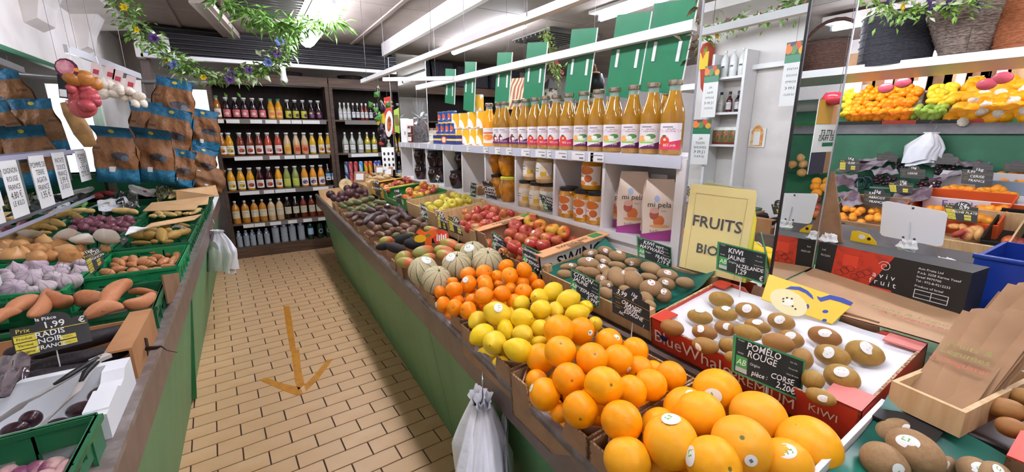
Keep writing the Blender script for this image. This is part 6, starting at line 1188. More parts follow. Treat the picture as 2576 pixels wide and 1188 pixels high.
sign_px('green rimmed slate reading KIWI JAUNE N. ZELANDE 1,29 €', [(430, 20), (750, 98), (735, 300), (420, 200)], (580, 330), 1.09, 'green', [('KIWI', .36, .22, .20), ('JAUNE', .38, .44, .17), ('N.ZELANDE', .66, .64, .15), ('1,29', .48, .84, .2), ('€', .9, .86, .18)], crop=cP)
sign_px('green rimmed slate reading KIWI VERT HAYWARD FRANCE 1,19 €', [(1025, 55), (1395, 182), (1402, 410), (1040, 290)], (1220, 380), 1.07, 'green', [('KIWI vert', .48, .18, .2), ('HAYWARD', .42, .40, .19), ('FRANCE', .74, .66, .17), ('1,19 €', .74, .84, .19)], crop=cH)
sign_px('green rimmed slate reading CITRON JAUNE ESPAGNE 5,99 €', [(325, 395), (635, 560), (625, 830), (318, 660)], (480, 800), .98, 'green', [('CITRON', .42, .17, .19), ('JAUNE', .34, .37, .18), ('ESPAGNE', .64, .66, .16), ('5,99€', .76, .85, .18)], crop=cH)
sign_px('dark slate with round tab reading 1kg 3,99 ORANGE NAVEL ESPAGNE', [(765, 590), (1165, 792), (1165, 1080), (768, 872)], (970, 1040), .99, 'round', [('3,99', .24, .12, .2), ('€', .55, .13, .13), ('1kg', .58, -.06, .16), ('ORANGE', .5, .42, .17), ('NAVEL', .5, .56, .16), ('ESPAGNE', .56, .72, .16), ('NC', .24, .86, .12), ('I', .82, .93, .12)], crop=cH)
sign_px('green rimmed slate reading Clémentine Nadorcott ESPAGNE 5,99 €', [(695, 820), (912, 920), (922, 1162), (703, 1065)], (800, 1140), .99, 'green', [('clémentine', .42, .18, .15), ('Nadorcott', .42, .44, .13), ('ESPAGNE', .64, .68, .14), ('5,99€', .74, .88, .14)], crop=cS)
sign_px('green rimmed slate reading Melon Bio beside the melons', [(365, 685), (512, 775), (547, 978), (383, 880)], (450, 940), .98, 'green', [('Melon', .42, .17, .17), ('bio', .3, .34, .14), ('charentais', .5, .5, .1), ('2,90€', .72, .86, .14)], crop=cS)
sign_px('green rimmed slate reading POMME SWING FRANCE 3,90 € leaning on the jars', [(875, 285), (1102, 365), (1157, 530), (930, 455)], (1070, 585), 1.10, 'green', [('POMME', .38, .18, .19), ('SWING', .42, .40, .18), ('FRANCE', .68, .66, .15), ('3,90€', .7, .86, .15)], crop=cS, n=(-.7, -.7, .2))
sign_px('dark slate with round tab reading POMME ARIANE FRANCE behind the red apples', [(265, 150), (372, 165), (424, 355), (308, 300)], (360, 380), 1.12, 'round', [('1kg', .5, -.05, .2), ('POMME', .5, .40, .2), ('ARIANE', .55, .58, .18), ('FRANCE', .6, .78, .15)], crop=cS, n=(-.7, -.7, .2))
sign_px('yellow and black card reading 1Kg 2,89 MANGUE', [(1715, 605), (1882, 690), (1925, 870), (1745, 800)], (1830, 880), .99, 'roundy', [('1Kg', .55, -.08, .2), ('2,89', .55, .12, .2), ('MANGUE', .6, .42, .16), ('VC', .85, .62, .14)], crop=cV)
sign_px('yellow and black card half behind the mango card', [(1578, 555), (1675, 605), (1722, 805), (1600, 765)], (1660, 830), .99, 'roundy', [('1Kg', .5, -.05, .2), ('2,50', .55, .14, .2), ('AVOCAT', .6, .42, .14)], crop=cV)
sign_px('small green rimmed slate in front of the yellow apples', [(1370, 450), (1430, 478), (1475, 672), (1400, 640)], (1430, 670), 1.03, 'green', [('POMME', .5, .2, .16), ('BIO', .5, .5, .16), ('2,95€', .6, .8, .14)], crop=cV)
sign_px('narrow dark slate in front of the green box', [(1045, 290), (1100, 270), (1152, 482), (1075, 440)], (1110, 490), 1.03, 'round', [('1kg', .5, .1, .2), ('POMME', .5, .45, .15)], crop=cV)
sign_px('narrow dark slate with round tab behind the passion fruit', [(798, 175), (855, 185), (885, 380), (818, 345)], (850, 390), .99, 'round', [('1kg', .5, .05, .2), ('AVOCAT', .5, .5, .16)], crop=cV)
sign_px('small green rimmed slate at the back of the yellow apples', [(150, 165), (207, 178), (197, 328), (133, 308)], (165, 340), 1.12, 'green', [('GOLDEN', .5, .2, .16), ('BIO', .5, .5, .16), ('2,95€', .55, .8, .14)], crop=cS, n=(-.7, -.7, .2))
sign_px('small green rimmed slate at the back of the green box', [(1550, 55), (1575, 70), (1620, 215), (1590, 205)], (1605, 215), 1.13, 'green', [('POMME', .5, .3, .16)], crop=cV, n=(-.7, -.7, .2))
sign_px('yellow and black card reading la Pièce 1,99 RADIS NOIR FRANCE', [(62, 215), (590, 118), (632, 292), (112, 425)], (390, 420), .97, 'roundy', [('la Pièce', .46, -.14, .14), ('1,99', .55, .10, .26), ('€', .92, .12, .24), ('RADIS', .48, .38, .22), ('NOIR', .46, .60, .2), ('FRANCE', .46, .82, .16)], crop=(0, 750, .3687), n=(.25, -.9, .45))
sign_px('small yellow and black card tilted over the yellow onions', [(1135, 440), (1365, 330), (1420, 545), (1235, 720)], (1240, 720), .99, 'roundy', [('1kg', .3, -.05, .2), ('1,20', .6, .14, .2), ('OIGNON', .6, .42, .14)], crop=(0, 560, .1852), n=(.35, -.9, .3), stick=False)
sign_px('small dark card behind the netted potatoes', [(800, 1060), (900, 1020), (950, 1080), (840, 1190)], (840, 1190), 1.0, 'round', [('1kg', .5, .3, .2)], crop=(180, 440, .1515), n=(.35, -.9, .3), stick=False)
# ginger end: cards with white papers
for k, (px, py) in enumerate(((905, 445), (955, 428), (976, 432))):
    c = onz(px, py, 1.14); t = thing('price_card', 'brown card with white paper at the ginger crate, %s' % ('leftmost', 'middle', 'rightmost')[k], 'card', 'cards at the ginger crate', M4=frame(c, (.9, -.45, 0), (.1, .3, 1)))
    mb = MB(); mb.box(-.06, .06, -.06, .06, -.003, 0); mb.build('card', m_card, t); mb = MB(); mb.box(-.04, .04, -.035, .035, .0005, .001); mb.build('paper', m_paper, t)
# recipe pad in front of the far bay
c = pix(982, 395, 1, 5.4); t = thing('poster_card', 'white card with dark fruit silhouettes beside the far compartments', 'card', M4=frame(c, (1, -.2, 0), (0, .2, 1))); mb = MB(); mb.box(-.10, .12, -.16, .12, -.004, 0); mb.build('card', m_paper, t)
for k in range(12):
    mb = MB(); x, y = -.07+.05*(k % 4), -.10+.07*(k//4); mb.prism([(x+.014*math.cos(i*1.05), y+.022*math.sin(i*1.05)) for i in range(6)], .0005, .001); mb.build('print', m_ink, t)
# FRUITS BIO sign
def yellow_sign():
    B = Vector((1.405, .9, 1.08)); n = Vector((-.975, -.2, .06)).normalized()
    def un(px, py): v = ray(px, py); return CAM+v*((B-CAM).dot(n)/v.dot(n))
    W = [un(1738, 462), un(1906, 480), un(1880, 705), un(1712, 672)]; fr = frame(W[0], W[1]-W[0], W[0]-W[3]); inv = fr.inverted(); L = [inv @ p for p in W]
    t = thing('category_sign', 'yellow sign reading FRUITS BIO in a clear holder in front of the mirror', 'sign', M4=fr); w = L[1].x; h = -L[3].y
    mb = MB(); mb.box(0, w, -h, 0, -.004, -.001); sh = mb.build('yellow_sheet', M('yellow_sheet', '#f0df8e', .5), t); mb = MB(); mb.box(w, w+.012, -h, -.004, -.03, -.004); mb.build('rear_sheet', M('lemon_sheet', '#e6dc4a', .5), t)
    mb = MB(); 
    for a in ((.10, .12, -.95, -.09), (.88, .9, -.95, -.09)): pass
    mb.box(w*.11, w*.89, -h*.101, -h*.098, 0, .0008); mb.box(w*.11, w*.113, -h*.99, -h*.1, 0, .0008); mb.box(w*.887, w*.89, -h*.99, -h*.1, 0, .0008); mb.build('thin_frame', m_gold, t)
    text('FRUITS', m_ink, sh, T(w*.5, -h*.42, .0015), w*.25, wob=.001); text('BIO', m_ink, sh, T(w*.42, -h*.73, .0015), w*.22, wob=.001)
    mb = MB(); mb.box(-.006, w+.006, -h, .008, .002, .0035); mb.build('clear_cover', m_clear, t)
yellow_sign()
def cord(t, p, z=2.64, o=(0, 0, 0)): mb = MB(); p = Vector(p)-Vector(o); mb.tube([p, (p.x, p.y, z-o[2])], .0012, 4); mb.build('hanging_wire', m_wire, t)
# ================================================================ HANGING RAILS, GREEN BOARDS
def bar(name, a, b, w, h, mat, parent):
    a, b = Vector(a), Vector(b); d = (b-a).normalized(); s = d.cross(Vector((0, 0, 1))).normalized()*(w/2); u = Vector((0, 0, h/2)); mb = MB()
    mb.hexa([a-s-u, a+s-u, b+s-u, b-s-u], [a-s+u, a+s+u, b+s+u, b-s+u]); return mb.build(name, mat, parent)
Z1, Z2 = 2.05, 2.02
t = thing('hanging_rail', 'white slotted rail hung on wires over the fruit counter', 'rail'); a = onz(912, 205, Z1); b = onz(1690, -95, Z1)
bar('bar', a, b, .035, .03, m_whitegloss, t)
for px, py in ((922, 198), (1086, 130), (1325, 40), (1420, 5)):
    p = onz(px, py, Z1); mb = MB(); mb.tube([p, (p.x, p.y, 2.77)], .0015, 4); mb.build('wire', m_wire, t)
t = thing('hanging_rail', 'white rail carrying the green placards above the bottles', 'rail'); a2 = onz(1050, 221, Z2); b2 = onz(1748, 63, Z2); bar('bar', a2, b2, .035, .04, m_whitegloss, t); ax2 = (b2-a2).normalized()
c0 = onz(965, 200, Z1-.01); c1 = onz(1140, 197, Z2+.0); bar('cross_bar', c0, c1, .03, .03, m_whitegloss, t)
for px, py in ((1096, 206), (1170, 188), (1318, 155), (1640, 85)):
    p = onz(px, py, Z2); mb = MB(); mb.tube([p, (p.x, p.y, 2.62)], .0015, 4); mb.build('wire', m_wire, t)
# green placards: pixel columns on the rail, top height, bottom height
gp = [(1115, 1140, 170, 245, 'farthest'), (1162, 1190, 152, 262, 'second farthest'), (1243, 1280, 128, 245, 'third'), (1315, 1365, 102, 248, 'fourth'), (1422, 1485, 68, 225, 'fifth'), (1528, 1612, 30, 215, 'sixth'), (1615, 1720, 0, 200, 'nearest, widest')]
for xa, xb, yt, yb, nm in gp:
    def onrail(px, dy=0):
        n = Vector((ax2.y, -ax2.x, 0)); v = ray(px, 140); s = (a2+n*-.022-CAM).dot(n)/v.dot(n); return CAM+v*s
    A, B = onrail(xa), onrail(xb); n = Vector((ax2.y, -ax2.x, 0)); zz = lambda px, py: (lambda v: (CAM+v*((a2+n*-.022-CAM).dot(n)/v.dot(n))).z)(ray(px, py))
    zt, zb = zz((xa+xb)/2, yt), zz((xa+xb)/2, yb); t = thing('green_placard', 'blank green placard hooked on the rail, %s from the far pillar' % nm if nm[0] != 'n' else 'widest blank green placard hooked on the rail next to the mirrored pillar', 'placard', 'green placards', M4=frame((A.x, A.y, zb-.04), B-A, (0, 0, 1)))
    w = ((B-A).xy).length; h = zt-zb+.04; mb = MB(); mb.box(0, w, 0, h, -.002, .002); mb.build('board', m_gboard, t); mb = MB(); mb.box(w-.003, w+.001, 0, h, -.0025, .0025); mb.build('white_edge', m_paper, t)
    for u in (.22, .8): mb = MB(); mb.box(w*u-.008, w*u+.008, h-(zt-Z2)-.10, h-(zt-Z2)-.02, -.005, .006); mb.build('clip', M('clip_white', '#dfe4e2', .3), t)
# ================================================================ FOLIAGE AND FLOWER GARLANDS
m_leaf1 = M('leaf_green', '#6d9a3c', .5, '#527f2c', 12, c3='#86ad4c'); m_leaf2 = M('leaf_pale', '#b9c6a0', .5, '#9fb088', 10); m_yel = M('flower_yellow', '#e8c51e', .5); m_pur = M('flower_purple', '#5a3a78', .5); m_pink = M('flower_pink', '#d8788a', .5, '#e8a0aa', 20); m_blu = M('flower_blue', '#5f6fa8', .5); m_redf = M('flower_red', '#a83038', .5)
def leaf(mb, p, d, L, w, up):
    d = d.normalized(); s = d.cross(up).normalized()*w; u = s.cross(d).normalized()*(L*.12); mb.add([p, p+d*L*.45+s+u, p+d*L, p+d*L*.45-s+u, p+d*L*.5+u*1.6], [(0, 1, 4), (1, 2, 4), (2, 3, 4), (3, 0, 4)])
def garland(label, pts, n, r, seed, flowers, mats=(m_leaf1, m_leaf2), leafs=(.03, .075), flat=.5, cat='garland', wd=.22):
    t = thing('garland', label, cat, 'flower garlands'); rr = random.Random(seed); P_ = [Vector(p) for p in pts]
    def at(s): k = min(int(s*(len(P_)-1)), len(P_)-2); f = s*(len(P_)-1)-k; return P_[k].lerp(P_[k+1], f), (P_[k+1]-P_[k]).normalized()
    mb = MB(); mb.tube(P_, .004, 5); mb.build('vine', M('vine_brown', '#6f7a44', .6), t)
    for k, m_ in enumerate(mats):
        mb = MB()
        for _ in range(n if k == 0 else n//5):
            p, d = at(rr.random()); o = Vector((rr.gauss(0, 1), rr.gauss(0, 1), rr.gauss(-.2, .8)*flat)); o = o.normalized()*abs(rr.gauss(0, r*.6)); L = rr.uniform(*leafs)*(1 if k == 0 else 1.5)
            leaf(mb, p+o, d*rr.uniform(-.6, .8)+o.normalized()*1.2+Vector((0, 0, rr.uniform(-.8, .2))), L, L*wd, Vector((rr.uniform(-1, 1), rr.uniform(-1, 1), 1)))
        mb.build('foliage', m_, t)['kind'] = 'stuff'
    for s, m_, fr_ in flowers:
        p, d = at(s); p = p+Vector((rr.uniform(-r, r)*.6, -r*.6, rr.uniform(-.5, .5)*r)); mb = MB()
        for i in range(6):
            a = i*math.pi/3; leaf(mb, p, Vector((math.cos(a), -.5, math.sin(a))), fr_, fr_*.45, Vector((0, -1, 0.1)))
        mb.build('flower', m_, t)
    return t
def gpx(pp, Y): return [pix(x, y, 1, Y) for x, y in pp]
garland('flower garland swagging from the ceiling at the left to the middle light', gpx([(290, -30), (330, 50), (370, 100), (420, 140), (470, 175), (530, 190), (580, 192), (640, 182), (690, 165), (715, 130), (725, 90)], 4.6), 900, .10, 1, [(.08, m_yel, .035), (.15, m_yel, .03), (.24, m_pur, .05), (.3, m_yel, .03), (.45, m_yel, .03), (.55, m_pur, .05), (.62, m_pur, .04), (.7, m_pur, .04), (.78, m_blu, .05), (.86, m_pur, .05), (.92, m_blu, .05), (.35, m_blu, .05)])
garland('bamboo leaf garland under the ceiling beside the lit tube', gpx([(545, -10), (600, 20), (650, 45), (690, 65), (730, 78), (775, 60), (820, 45), (850, 50)], 4.2), 420, .09, 2, [], (M('bamboo_green', '#7fae55', .5, '#6a9a45', 10), m_leaf1), (.06, .13), .5, 'garland', .10)
# dried hanging strings at the near end of the rail
m_dry = M('dried_leaves', '#6a5a42', .7, '#8a7650', 10); m_hop = M('hop_green', '#8fa052', .6, '#74863e', 10)
hs = garland('string of hop cones and red berries hanging between the green placards', gpx([(1375, 70), (1378, 110), (1388, 150), (1400, 180), (1405, 205)], 2.6), 221, .045, 3, [(.4, m_redf, .02), (.6, m_redf, .02), (.75, m_redf, .02)], (m_hop, m_leaf1), (.015, .035), 1.0)
garland('dry brown leaf string hanging beside the mirrored pillar', [(1.60, 1.18, 2.45), (1.60, 1.17, 2.2), (1.61, 1.17, 2.0), (1.60, 1.16, 1.9)], 130, .05, 4, [], (m_dry, m_leaf2), (.02, .05), 1.0)
cord(hs, pix(1375, 70, 1, 2.6))
# white hand-shaped stopper hanging from the louvred unit
c = pix(712, 180, 1, 6.1); t = thing('glove', 'white glove hanging under the louvred unit', 'glove', loc=c); mb = MB(); mb.lathe([(.0, -.14), (.035, -.13), (.045, -.10), (.032, -.05), (.03, .03), (.04, .05), (.03, .06)], 12); mb.build('palm', m_whitegloss, t, smooth=True); cord(t, c+Vector((0, 0, .04)), 2.74, c)
# ================================================================ AUBERGINE STRING, onion net, garlic string
def aub():
    t = thing('aubergine_string', 'string of artificial aubergines with leaves hanging from the white rail end', 'decoration'); ma = M('aubergine_skin', '#2c1830', .15, coat=.5); mk = M('aubergine_leaf', '#5a9a4a', .5)
    Y = 3.5; s = .2357; A = lambda x, y: pix(830+s*x, 200+s*y, 1, Y)
    mb = MB(); mb.tube([A(505, 0), A(510, 200), A(540, 450), A(560, 640)], .003, 5); mb.build('cord', m_wire, t)
    for x, y, rx, L, tilt in ((510, 140, 30, 66, 8), (555, 290, 36, 62, -6), (500, 370, 38, 48, 20), (505, 300, 24, 40, 0), (545, 515, 38, 62, 8), (575, 610, 34, 70, 4)):
        c = A(x, y); k = s*-(RC.transposed() @ (c-CAM)).z/FPX; r = rx*k; H = L*k
        mb = MB(); mb.lathe([(0, -H), (r*.6, -H*.93), (r, -H*.5), (r*.9, -H*.1), (r*.55, H*.5), (r*.35, H*.85), (0, H)], 14, T(c) @ RY(tilt)); o = mb.build('aubergine', ma, t, smooth=True)
        mb = MB(); mb.lathe([(r*.45, H*.6), (r*.4, H*.88), (r*.12, H*1.0), (r*.1, H*1.15)], 8, T(c) @ RY(tilt)); mb.build('calyx', m_leaf1, o, smooth=True)
    mb = MB()
    for x, y in ((470, 190), (600, 310), (480, 340), (530, 350), (490, 460), (560, 390), (450, 300)): p = A(x, y); leaf(mb, p, Vector((rnd.uniform(-1, 1), -.3, rnd.uniform(-.6, .6))), .07, .025, Vector((0, -1, 0)))
    mb.build('leaf_spray', mk, t)['kind'] = 'stuff'
    mb = MB(); p = A(545, 420); mb.add([p, p+Vector((.03, 0, .05)), p+Vector((.035, 0, -.03)), p+Vector((-.03, 0, -.05)), p+Vector((-.04, 0, .01))], [(0, 1, 2), (0, 2, 3), (0, 3, 4), (0, 4, 1)]); mb.build('yellow_leaf', m_yel, t)
aub()
# red recipe poster with plate and green card behind
def poster():
    Y = 4.4; s = .2357; A = lambda x, y: pix(830+s*x, 200+s*y, 1, Y)
    t = thing('poster', 'red poster of a dish on a white oval plate hanging behind the aubergines', 'poster'); q = [A(575, 195), A(640, 180), A(685, 580), A(590, 600)]
    o = MB(); a = q; n = (a[1]-a[0]).cross(a[3]-a[0]).normalized()*.004; o.hexa([p-n for p in (q[3], q[2], q[1], q[0])], [q[3], q[2], q[1], q[0]]); o.build('sheet', M('poster_red', '#c03a2c', .45), t)
    c = A(628, 475); k = s*-(RC.transposed() @ (c-CAM)).z/FPX; fr = frame(c-n*1.2*(1 if n.y > 0 else -1), (1, 0, -.1), (0.02, 0, 1))
    for nm, rx, ry, m_, z in (('plate', 42, 138, m_paper, .004), ('food', 22, 80, M('poster_food', '#c8742c', .5, '#7a2a1a', 20), .006)):
        mb = MB(); mb.prism([(rx*k*math.cos(i*.4189), ry*k*math.sin(i*.4189)) for i in range(15)], .001, z, fr); mb.build(nm, m_, t)
    text('Fruits de', m_chalk, t, fr @ T(-12*k, 225*k, .004) @ RZ(8), 26*k); text('la passion', m_chalk, t, fr @ T(-8*k, 185*k, .004) @ RZ(8), 26*k)
    cord(t, q[0].lerp(q[1], .5)-Vector((0, 0, .01)), 2.76)
    t = thing('leaflet', 'green leaflet with pear picture beside the red poster', 'leaflet'); q = [A(680, 330), A(735, 300), A(745, 575), A(690, 560)]; n = (q[1]-q[0]).cross(q[3]-q[0]).normalized()*.004
    o = MB(); o.hexa([p-n for p in (q[3], q[2], q[1], q[0])], [q[3], q[2], q[1], q[0]]); o.build('sheet', M('leaflet_green', '#a8c048', .5), t)
    fr = frame(A(712, 450)-n, (1, 0, .1), (0, 0, 1)); mb = MB(); mb.box(-22*k, 22*k, -40*k, 70*k, .004, .006, fr); mb.build('picture', M('leaflet_brown', '#8a6a3c', .5, '#5a7a34', 30), t)
poster()
def onion_net():
    Y = 3.65; s = .3535; A = lambda x, y: pix(s*x, s*y, 1, Y); g = 'onions in the hanging net'
    t = thing('onion_net', 'hanging net of red and brown onions with a round label', 'net bag'); mb = MB(); mb.tube([A(495, 340), A(505, 440), A(560, 520), A(580, 640), A(590, 760)], .002, 4); mb.build('net_cord', m_paper, t); cord(t, A(495, 340), 2.76)
    md = fmat('hanging_red_onion', '#b0404c', '#983040', .3, sc=3, c3='#c05a58', stripes=(16, '#9a3444', .85)); mbw = fmat('hanging_brown_onion', '#b87838', '#a0642c', .3, sc=3, stripes=(16, '#a86a30', .85))
    for x, y, r, m_ in ((525, 560, 62, mbw), (600, 560, 60, mbw), (655, 590, 52, mbw), (500, 630, 45, md), (600, 635, 68, md), (545, 690, 62, md), (640, 690, 58, md), (665, 720, 45, md), (585, 765, 78, md), (630, 755, 50, md), (510, 740, 40, md)):
        c = A(x, y)+Vector((0, rnd.uniform(-.04, .04), 0)); k = s*-(RC.transposed() @ (c-CAM)).z/FPX
        me = lump(onion_fn(1), 14, 10).mesh('onion', m_, True); ob('onion', me, t, M4=T(c) @ RX(rnd.uniform(-60, 60)) @ RY(rnd.uniform(-60, 60)) @ SC(r*k))
    c = A(498, 495); k = s*-(RC.transposed() @ (c-CAM)).z/FPX; fr = frame(c+Vector((0, -.06, 0)), (1, 0, -.15), (.15, 0, 1))
    mb = MB(); mb.prism([(62*k*math.cos(i*.5236), 66*k*math.sin(i*.5236)) for i in range(12)], -.002, 0, fr); o = mb.build('round_label', M('label_maroon', '#5a2438', .4), t)
    mb = MB(); mb.prism([(48*k*math.cos(i*.5236)-6*k, 50*k*math.sin(i*.5236)+5*k) for i in range(12)], .0005, .001, fr); mb.build('label_print', M('label_pink', '#d8a0a8', .5, '#c06a80', 40), o)
    mb = MB(); mb.prism([(16*k*math.cos(i*.7854)+50*k, 14*k*math.sin(i*.7854)) for i in range(8)], .001, .002, fr); mb.build('orange_seal', m_storange, o)
    fr2 = frame(A(460, 620)+Vector((0, -.05, 0)), (1, 0, -.1), (-.2, 0, 1)); mb = MB(); mb.box(-18*k, 26*k, -80*k, 80*k, -.002, 0, fr2); lb_ = mb.build('side_label', m_black, t); mb = MB(); mb.box(-14*k, 22*k, -70*k, -20*k, .0005, .001, fr2); mb.build('label_print', m_paper, lb_)
onion_net()
def garlic_string():
    Y = 4.0; s = .3535; A = lambda x, y: pix(s*x, s*y, 1, Y); t = thing('garlic_string', 'string of white garlic bulbs with red tags hanging by the mirror', 'garlic string')
    mb = MB(); mb.tube([A(680, 400), A(740, 560), A(880, 650), A(1000, 720)], .004, 5); mb.build('cord', m_paper, t); p = A(680, 400); mb = MB(); mb.tube([p, (p.x, p.y, 2.76)], .0015, 4); mb.build('wire', m_wire, t)
    for x, y, r in ((740, 600, 48), (790, 605, 36), (745, 662, 46), (815, 670, 38), (858, 642, 42), (925, 652, 36), (875, 690, 36), (938, 692, 38), (995, 688, 36), (970, 738, 30), (1022, 735, 28), (900, 640, 30)):
        c = A(x, y)+Vector((0, rnd.uniform(-.05, .03), 0)); k = s*-(RC.transposed() @ (c-CAM)).z/FPX; ob('garlic_bulb', F['garlic_w'], t, M4=T(c) @ RY(rnd.uniform(-120, 120)) @ RX(rnd.uniform(-40, 40)) @ SC(r*k))
    for x, y in ((690, 500), (790, 520), (845, 550), (935, 590)):
        c = A(x, y); k = s*-(RC.transposed() @ (c-CAM)).z/FPX; fr = frame(c+Vector((0, -.03, 0)), (1, 0, -.3), (.25, 0, 1)); mb = MB(); mb.box(-26*k, 26*k, -42*k, 46*k, -.002, 0, fr); tg = mb.build('tag', M('tag_pink', '#e4d0cc', .5), t); mb = MB(); mb.box(-12*k, 18*k, -30*k, 2*k, .0005, .001, fr); mb.build('tag_print', M('tag_red', '#b84450', .5), tg)
    mb = MB(); c = A(850, 610); fr = frame(c+Vector((0, .06, 0)), (1, 0, -.1), (.1, 0, 1)); k = s*-(RC.transposed() @ (c-CAM)).z/FPX; mb.box(-150*k, 110*k, -50*k, 60*k, -.003, 0, fr); mb.build('white_board', m_paper, t)
    c = A(560, 890); fr = frame(c, (1, 0, -.1), (-.25, 0, 1)); mb = MB(); mb.grid(lambda u, v: ((u-.5)*.10*(1-.2*v), -.03*math.sin(math.pi*u), (v-.5)*.26), 6, 8, fr @ RX(0))
    u = thing('baguette_bag', 'thin brown paper bag hanging below the onion net', 'bag'); mb = MB(); mb.lathe([(0, -.15), (.035, -.14), (.05, -.05), (.045, .08), (.03, .15), (0, .15)], 10, T(c) @ RY(-14) @ SC(1, .4, 1)); mb.build('bag', M('golden_paper', '#a8824e', .5, '#8a6436', 12, bump=.4, bsc=20), u, smooth=True); cord(u, c+Vector((-.03, 0, .13)), 2.76)
garlic_string()
# left hanging rail and ducts
t = thing('hanging_rail', 'clear rail hung on wires along the left wall', 'rail'); a = onz(165, 122, 2.14); b = onz(352, 192, 2.14); bar('bar', a, b, .02, .05, M('clear_rail', '#c9c8cc', .2), t)
for p in (a.lerp(b, .12), a.lerp(b, .75)): mb = MB(); mb.tube([p, (p.x, p.y, 2.76)], .0015, 4); mb.build('wire', m_wire, t)
# plaster ribs and duct on the upper left wall
t = MB()
sv = [(.0, 2.76), (.26, 2.76), (.26, 2.72), (.18, 2.66), (.10, 2.50), (.07, 2.38), (.0, 2.34)]
for y0, y1 in ((4.4, 4.75), (5.55, 5.8)): t.prism(list(reversed(sv)), y0, y1, Matrix(((1, 0, 0, -1.17), (0, 0, 1, 0), (0, 1, 0, 0), (0, 0, 0, 1))))
struct('trim_3', t, m_white)
t = MB(); t.prism([(.0, 2.64), (.0, 2.76), (.30, 2.76), (.30, 2.68)], -3, 6.3, Matrix(((1, 0, 0, -1.17), (0, 0, 1, 0), (0, 1, 0, 0), (0, 0, 0, 1)))); struct('trim_4', t, m_white)
# grey pipe between left wall and shelf
t = thing('pipe', 'grey pipe running from the left wall to the brown shelf', 'pipe'); a = pix(370, 205, 1, 6.3); b = pix(530, 207, 1, 6.42); mb = MB(); mb.tube([a+Vector((-.4, 0, 0)), a, b], .022, 10); mb.build('tube', M('grey_pipe', '#8a8684', .35, metal=.4), t, smooth=60)
mb = MB(); mb.box(-.86, -.78, 6.33, 6.45, 2.0, 2.42); mb.build('bracket', M('bracket_brown', '#6a5c55', .5), t)
# unlit ceiling fitting and ceiling grille
t = thing('unlit_light', 'unlit long fluorescent fitting on the ceiling at the left', 'lamp'); a = onz(500, -10, 2.74); b = onz(590, 92, 2.74); mb = MB(); d = (b-a)
bar('housing', a+Vector((0, 0, -.03)), b+Vector((0, 0, -.03)), .16, .06, M('beige_fitting', '#b9aca2', .35), t); bar('reflector', a+Vector((.0, 0, -.065)), b+Vector((0, 0, -.065)), .07, .015, M('fitting_grey', '#8f8278', .3), t); mb = MB(); mb.lathe([(0, -.03), (.012, -.03), (.014, 0), (0, 0)], 10, T(b+Vector((0, -.05, -.06)))); mb.build('starter', M('starter', '#a89c94', .4), t)
t = thing('ceiling_grille', 'dark louvre grille in the ceiling behind the leaf garland', 'grille'); mb = MB(); mb.box(0, .62, 4.1, 5.25, 2.735, 2.757); mb.build('tray', M('grille_dark', '#3a3732', .4), t)
for k in range(12): mb = MB(); mb.box(.02, .60, 4.14+.09*k, 4.16+.09*k, 2.715, 2.745); mb.build('blade', M('grille_blade', '#7d7a74', .2, metal=.8), t)
for x in (.0, .62): bar('frame_bar', (x, 4.1, 2.735), (x, 5.25, 2.735), .05, .03, m_ceil, t)
t = thing('ceiling_grille', 'louvre grille in the lowered ceiling beyond the hanging rail', 'grille'); c = onz(1400, 95, 2.61); mb = MB(); mb.box(c.x-.35, c.x+.35, c.y-.35, c.y+.35, 2.60, 2.615); mb.build('tray', MATS['grille_dark'], t)
for k in range(9): mb = MB(); mb.box(c.x-.33, c.x+.33, c.y-.32+.08*k, c.y-.305+.08*k, 2.585, 2.61); mb.build('blade', MATS['grille_blade'], t)
# ================================================================ WHITE CARRIER BAGS on hooks
m_bag = M('white_bag_film', '#fbfbff', .4, '#f2f2f8', 5, bump=.5, bsc=14, bdist=.012)
def carrier(label, top, H, w, d, yaw, seed, n_hook):
    t = thing('carrier_bag', label, 'bag', 'bundles of white carrier bags', M4=T(top) @ RZ(yaw)); r = random.Random(seed); ph = [r.uniform(0, 6) for _ in range(6)]
    for layer in range(2):
        def f(u, v, L=layer):
            th = 2*math.pi*u; k = .10+.9*min(1, (v/.5))**.8 if v > .1 else .12+.25*(.1-v)/.1
            wr = 1+.16*math.sin(5*th+ph[0]+2*v)+.10*math.sin(9*th+ph[1]+5*v)+.05*math.sin(15*th+ph[2])
            return (w/2*k*wr*math.cos(th)+(.02*L)+.02*math.sin(3*v+ph[3]), d/2*k*wr*math.sin(th)-.012*L*0+.02*L, -H*v*(1-.10*L)-.02*math.sin(2*th+ph[4])*v)
        mb = MB(); mb.grid(f, 40, 18); mb.build(('outer_bag', 'inner_bag')[layer], m_bag, t, smooth=True)
    mb = MB()
    mb.grid(lambda u, v: ((u-.5)*w*.55+.02*math.sin(6*v), -d*.42-.015*math.sin(3*u+2*v), -H*(.18+.34*v)*(1+.2*u)), 8, 8); mb.grid(lambda u, v: ((.5-u)*w*.55+.02*math.sin(6*v), -d*.42-.013*math.sin(3*(1-u)+2*v)+.002, -H*(.18+.34*v)*(1.2-.2*u)), 8, 8); mb.build('loose_handle', m_bag, t, smooth=True)
    for k in range(n_hook): mb = MB(); x = .012*(k-.5); mb.tube([(x+.03, 0, .06), (x+.012, 0, .095), (x-.01, 0, .085), (x-.02, 0, .04), (x-.01, 0, -.02)], .0018, 5); mb.build('hook', m_alu, t, smooth=True)
    return t
p = onz(1247, 1005, .78); carrier('bundle of white carrier bags hanging on wire hooks from the right counter rail', (p.x-.045, p.y, .785), .42, .30, .15, 60, 1, 2)
p = pix(537, 578, 0, -.32); carrier('white carrier bag bundle hanging from the left counter rail', (-.315, p.y, .80), .36, .34, .13, -60, 4, 1)
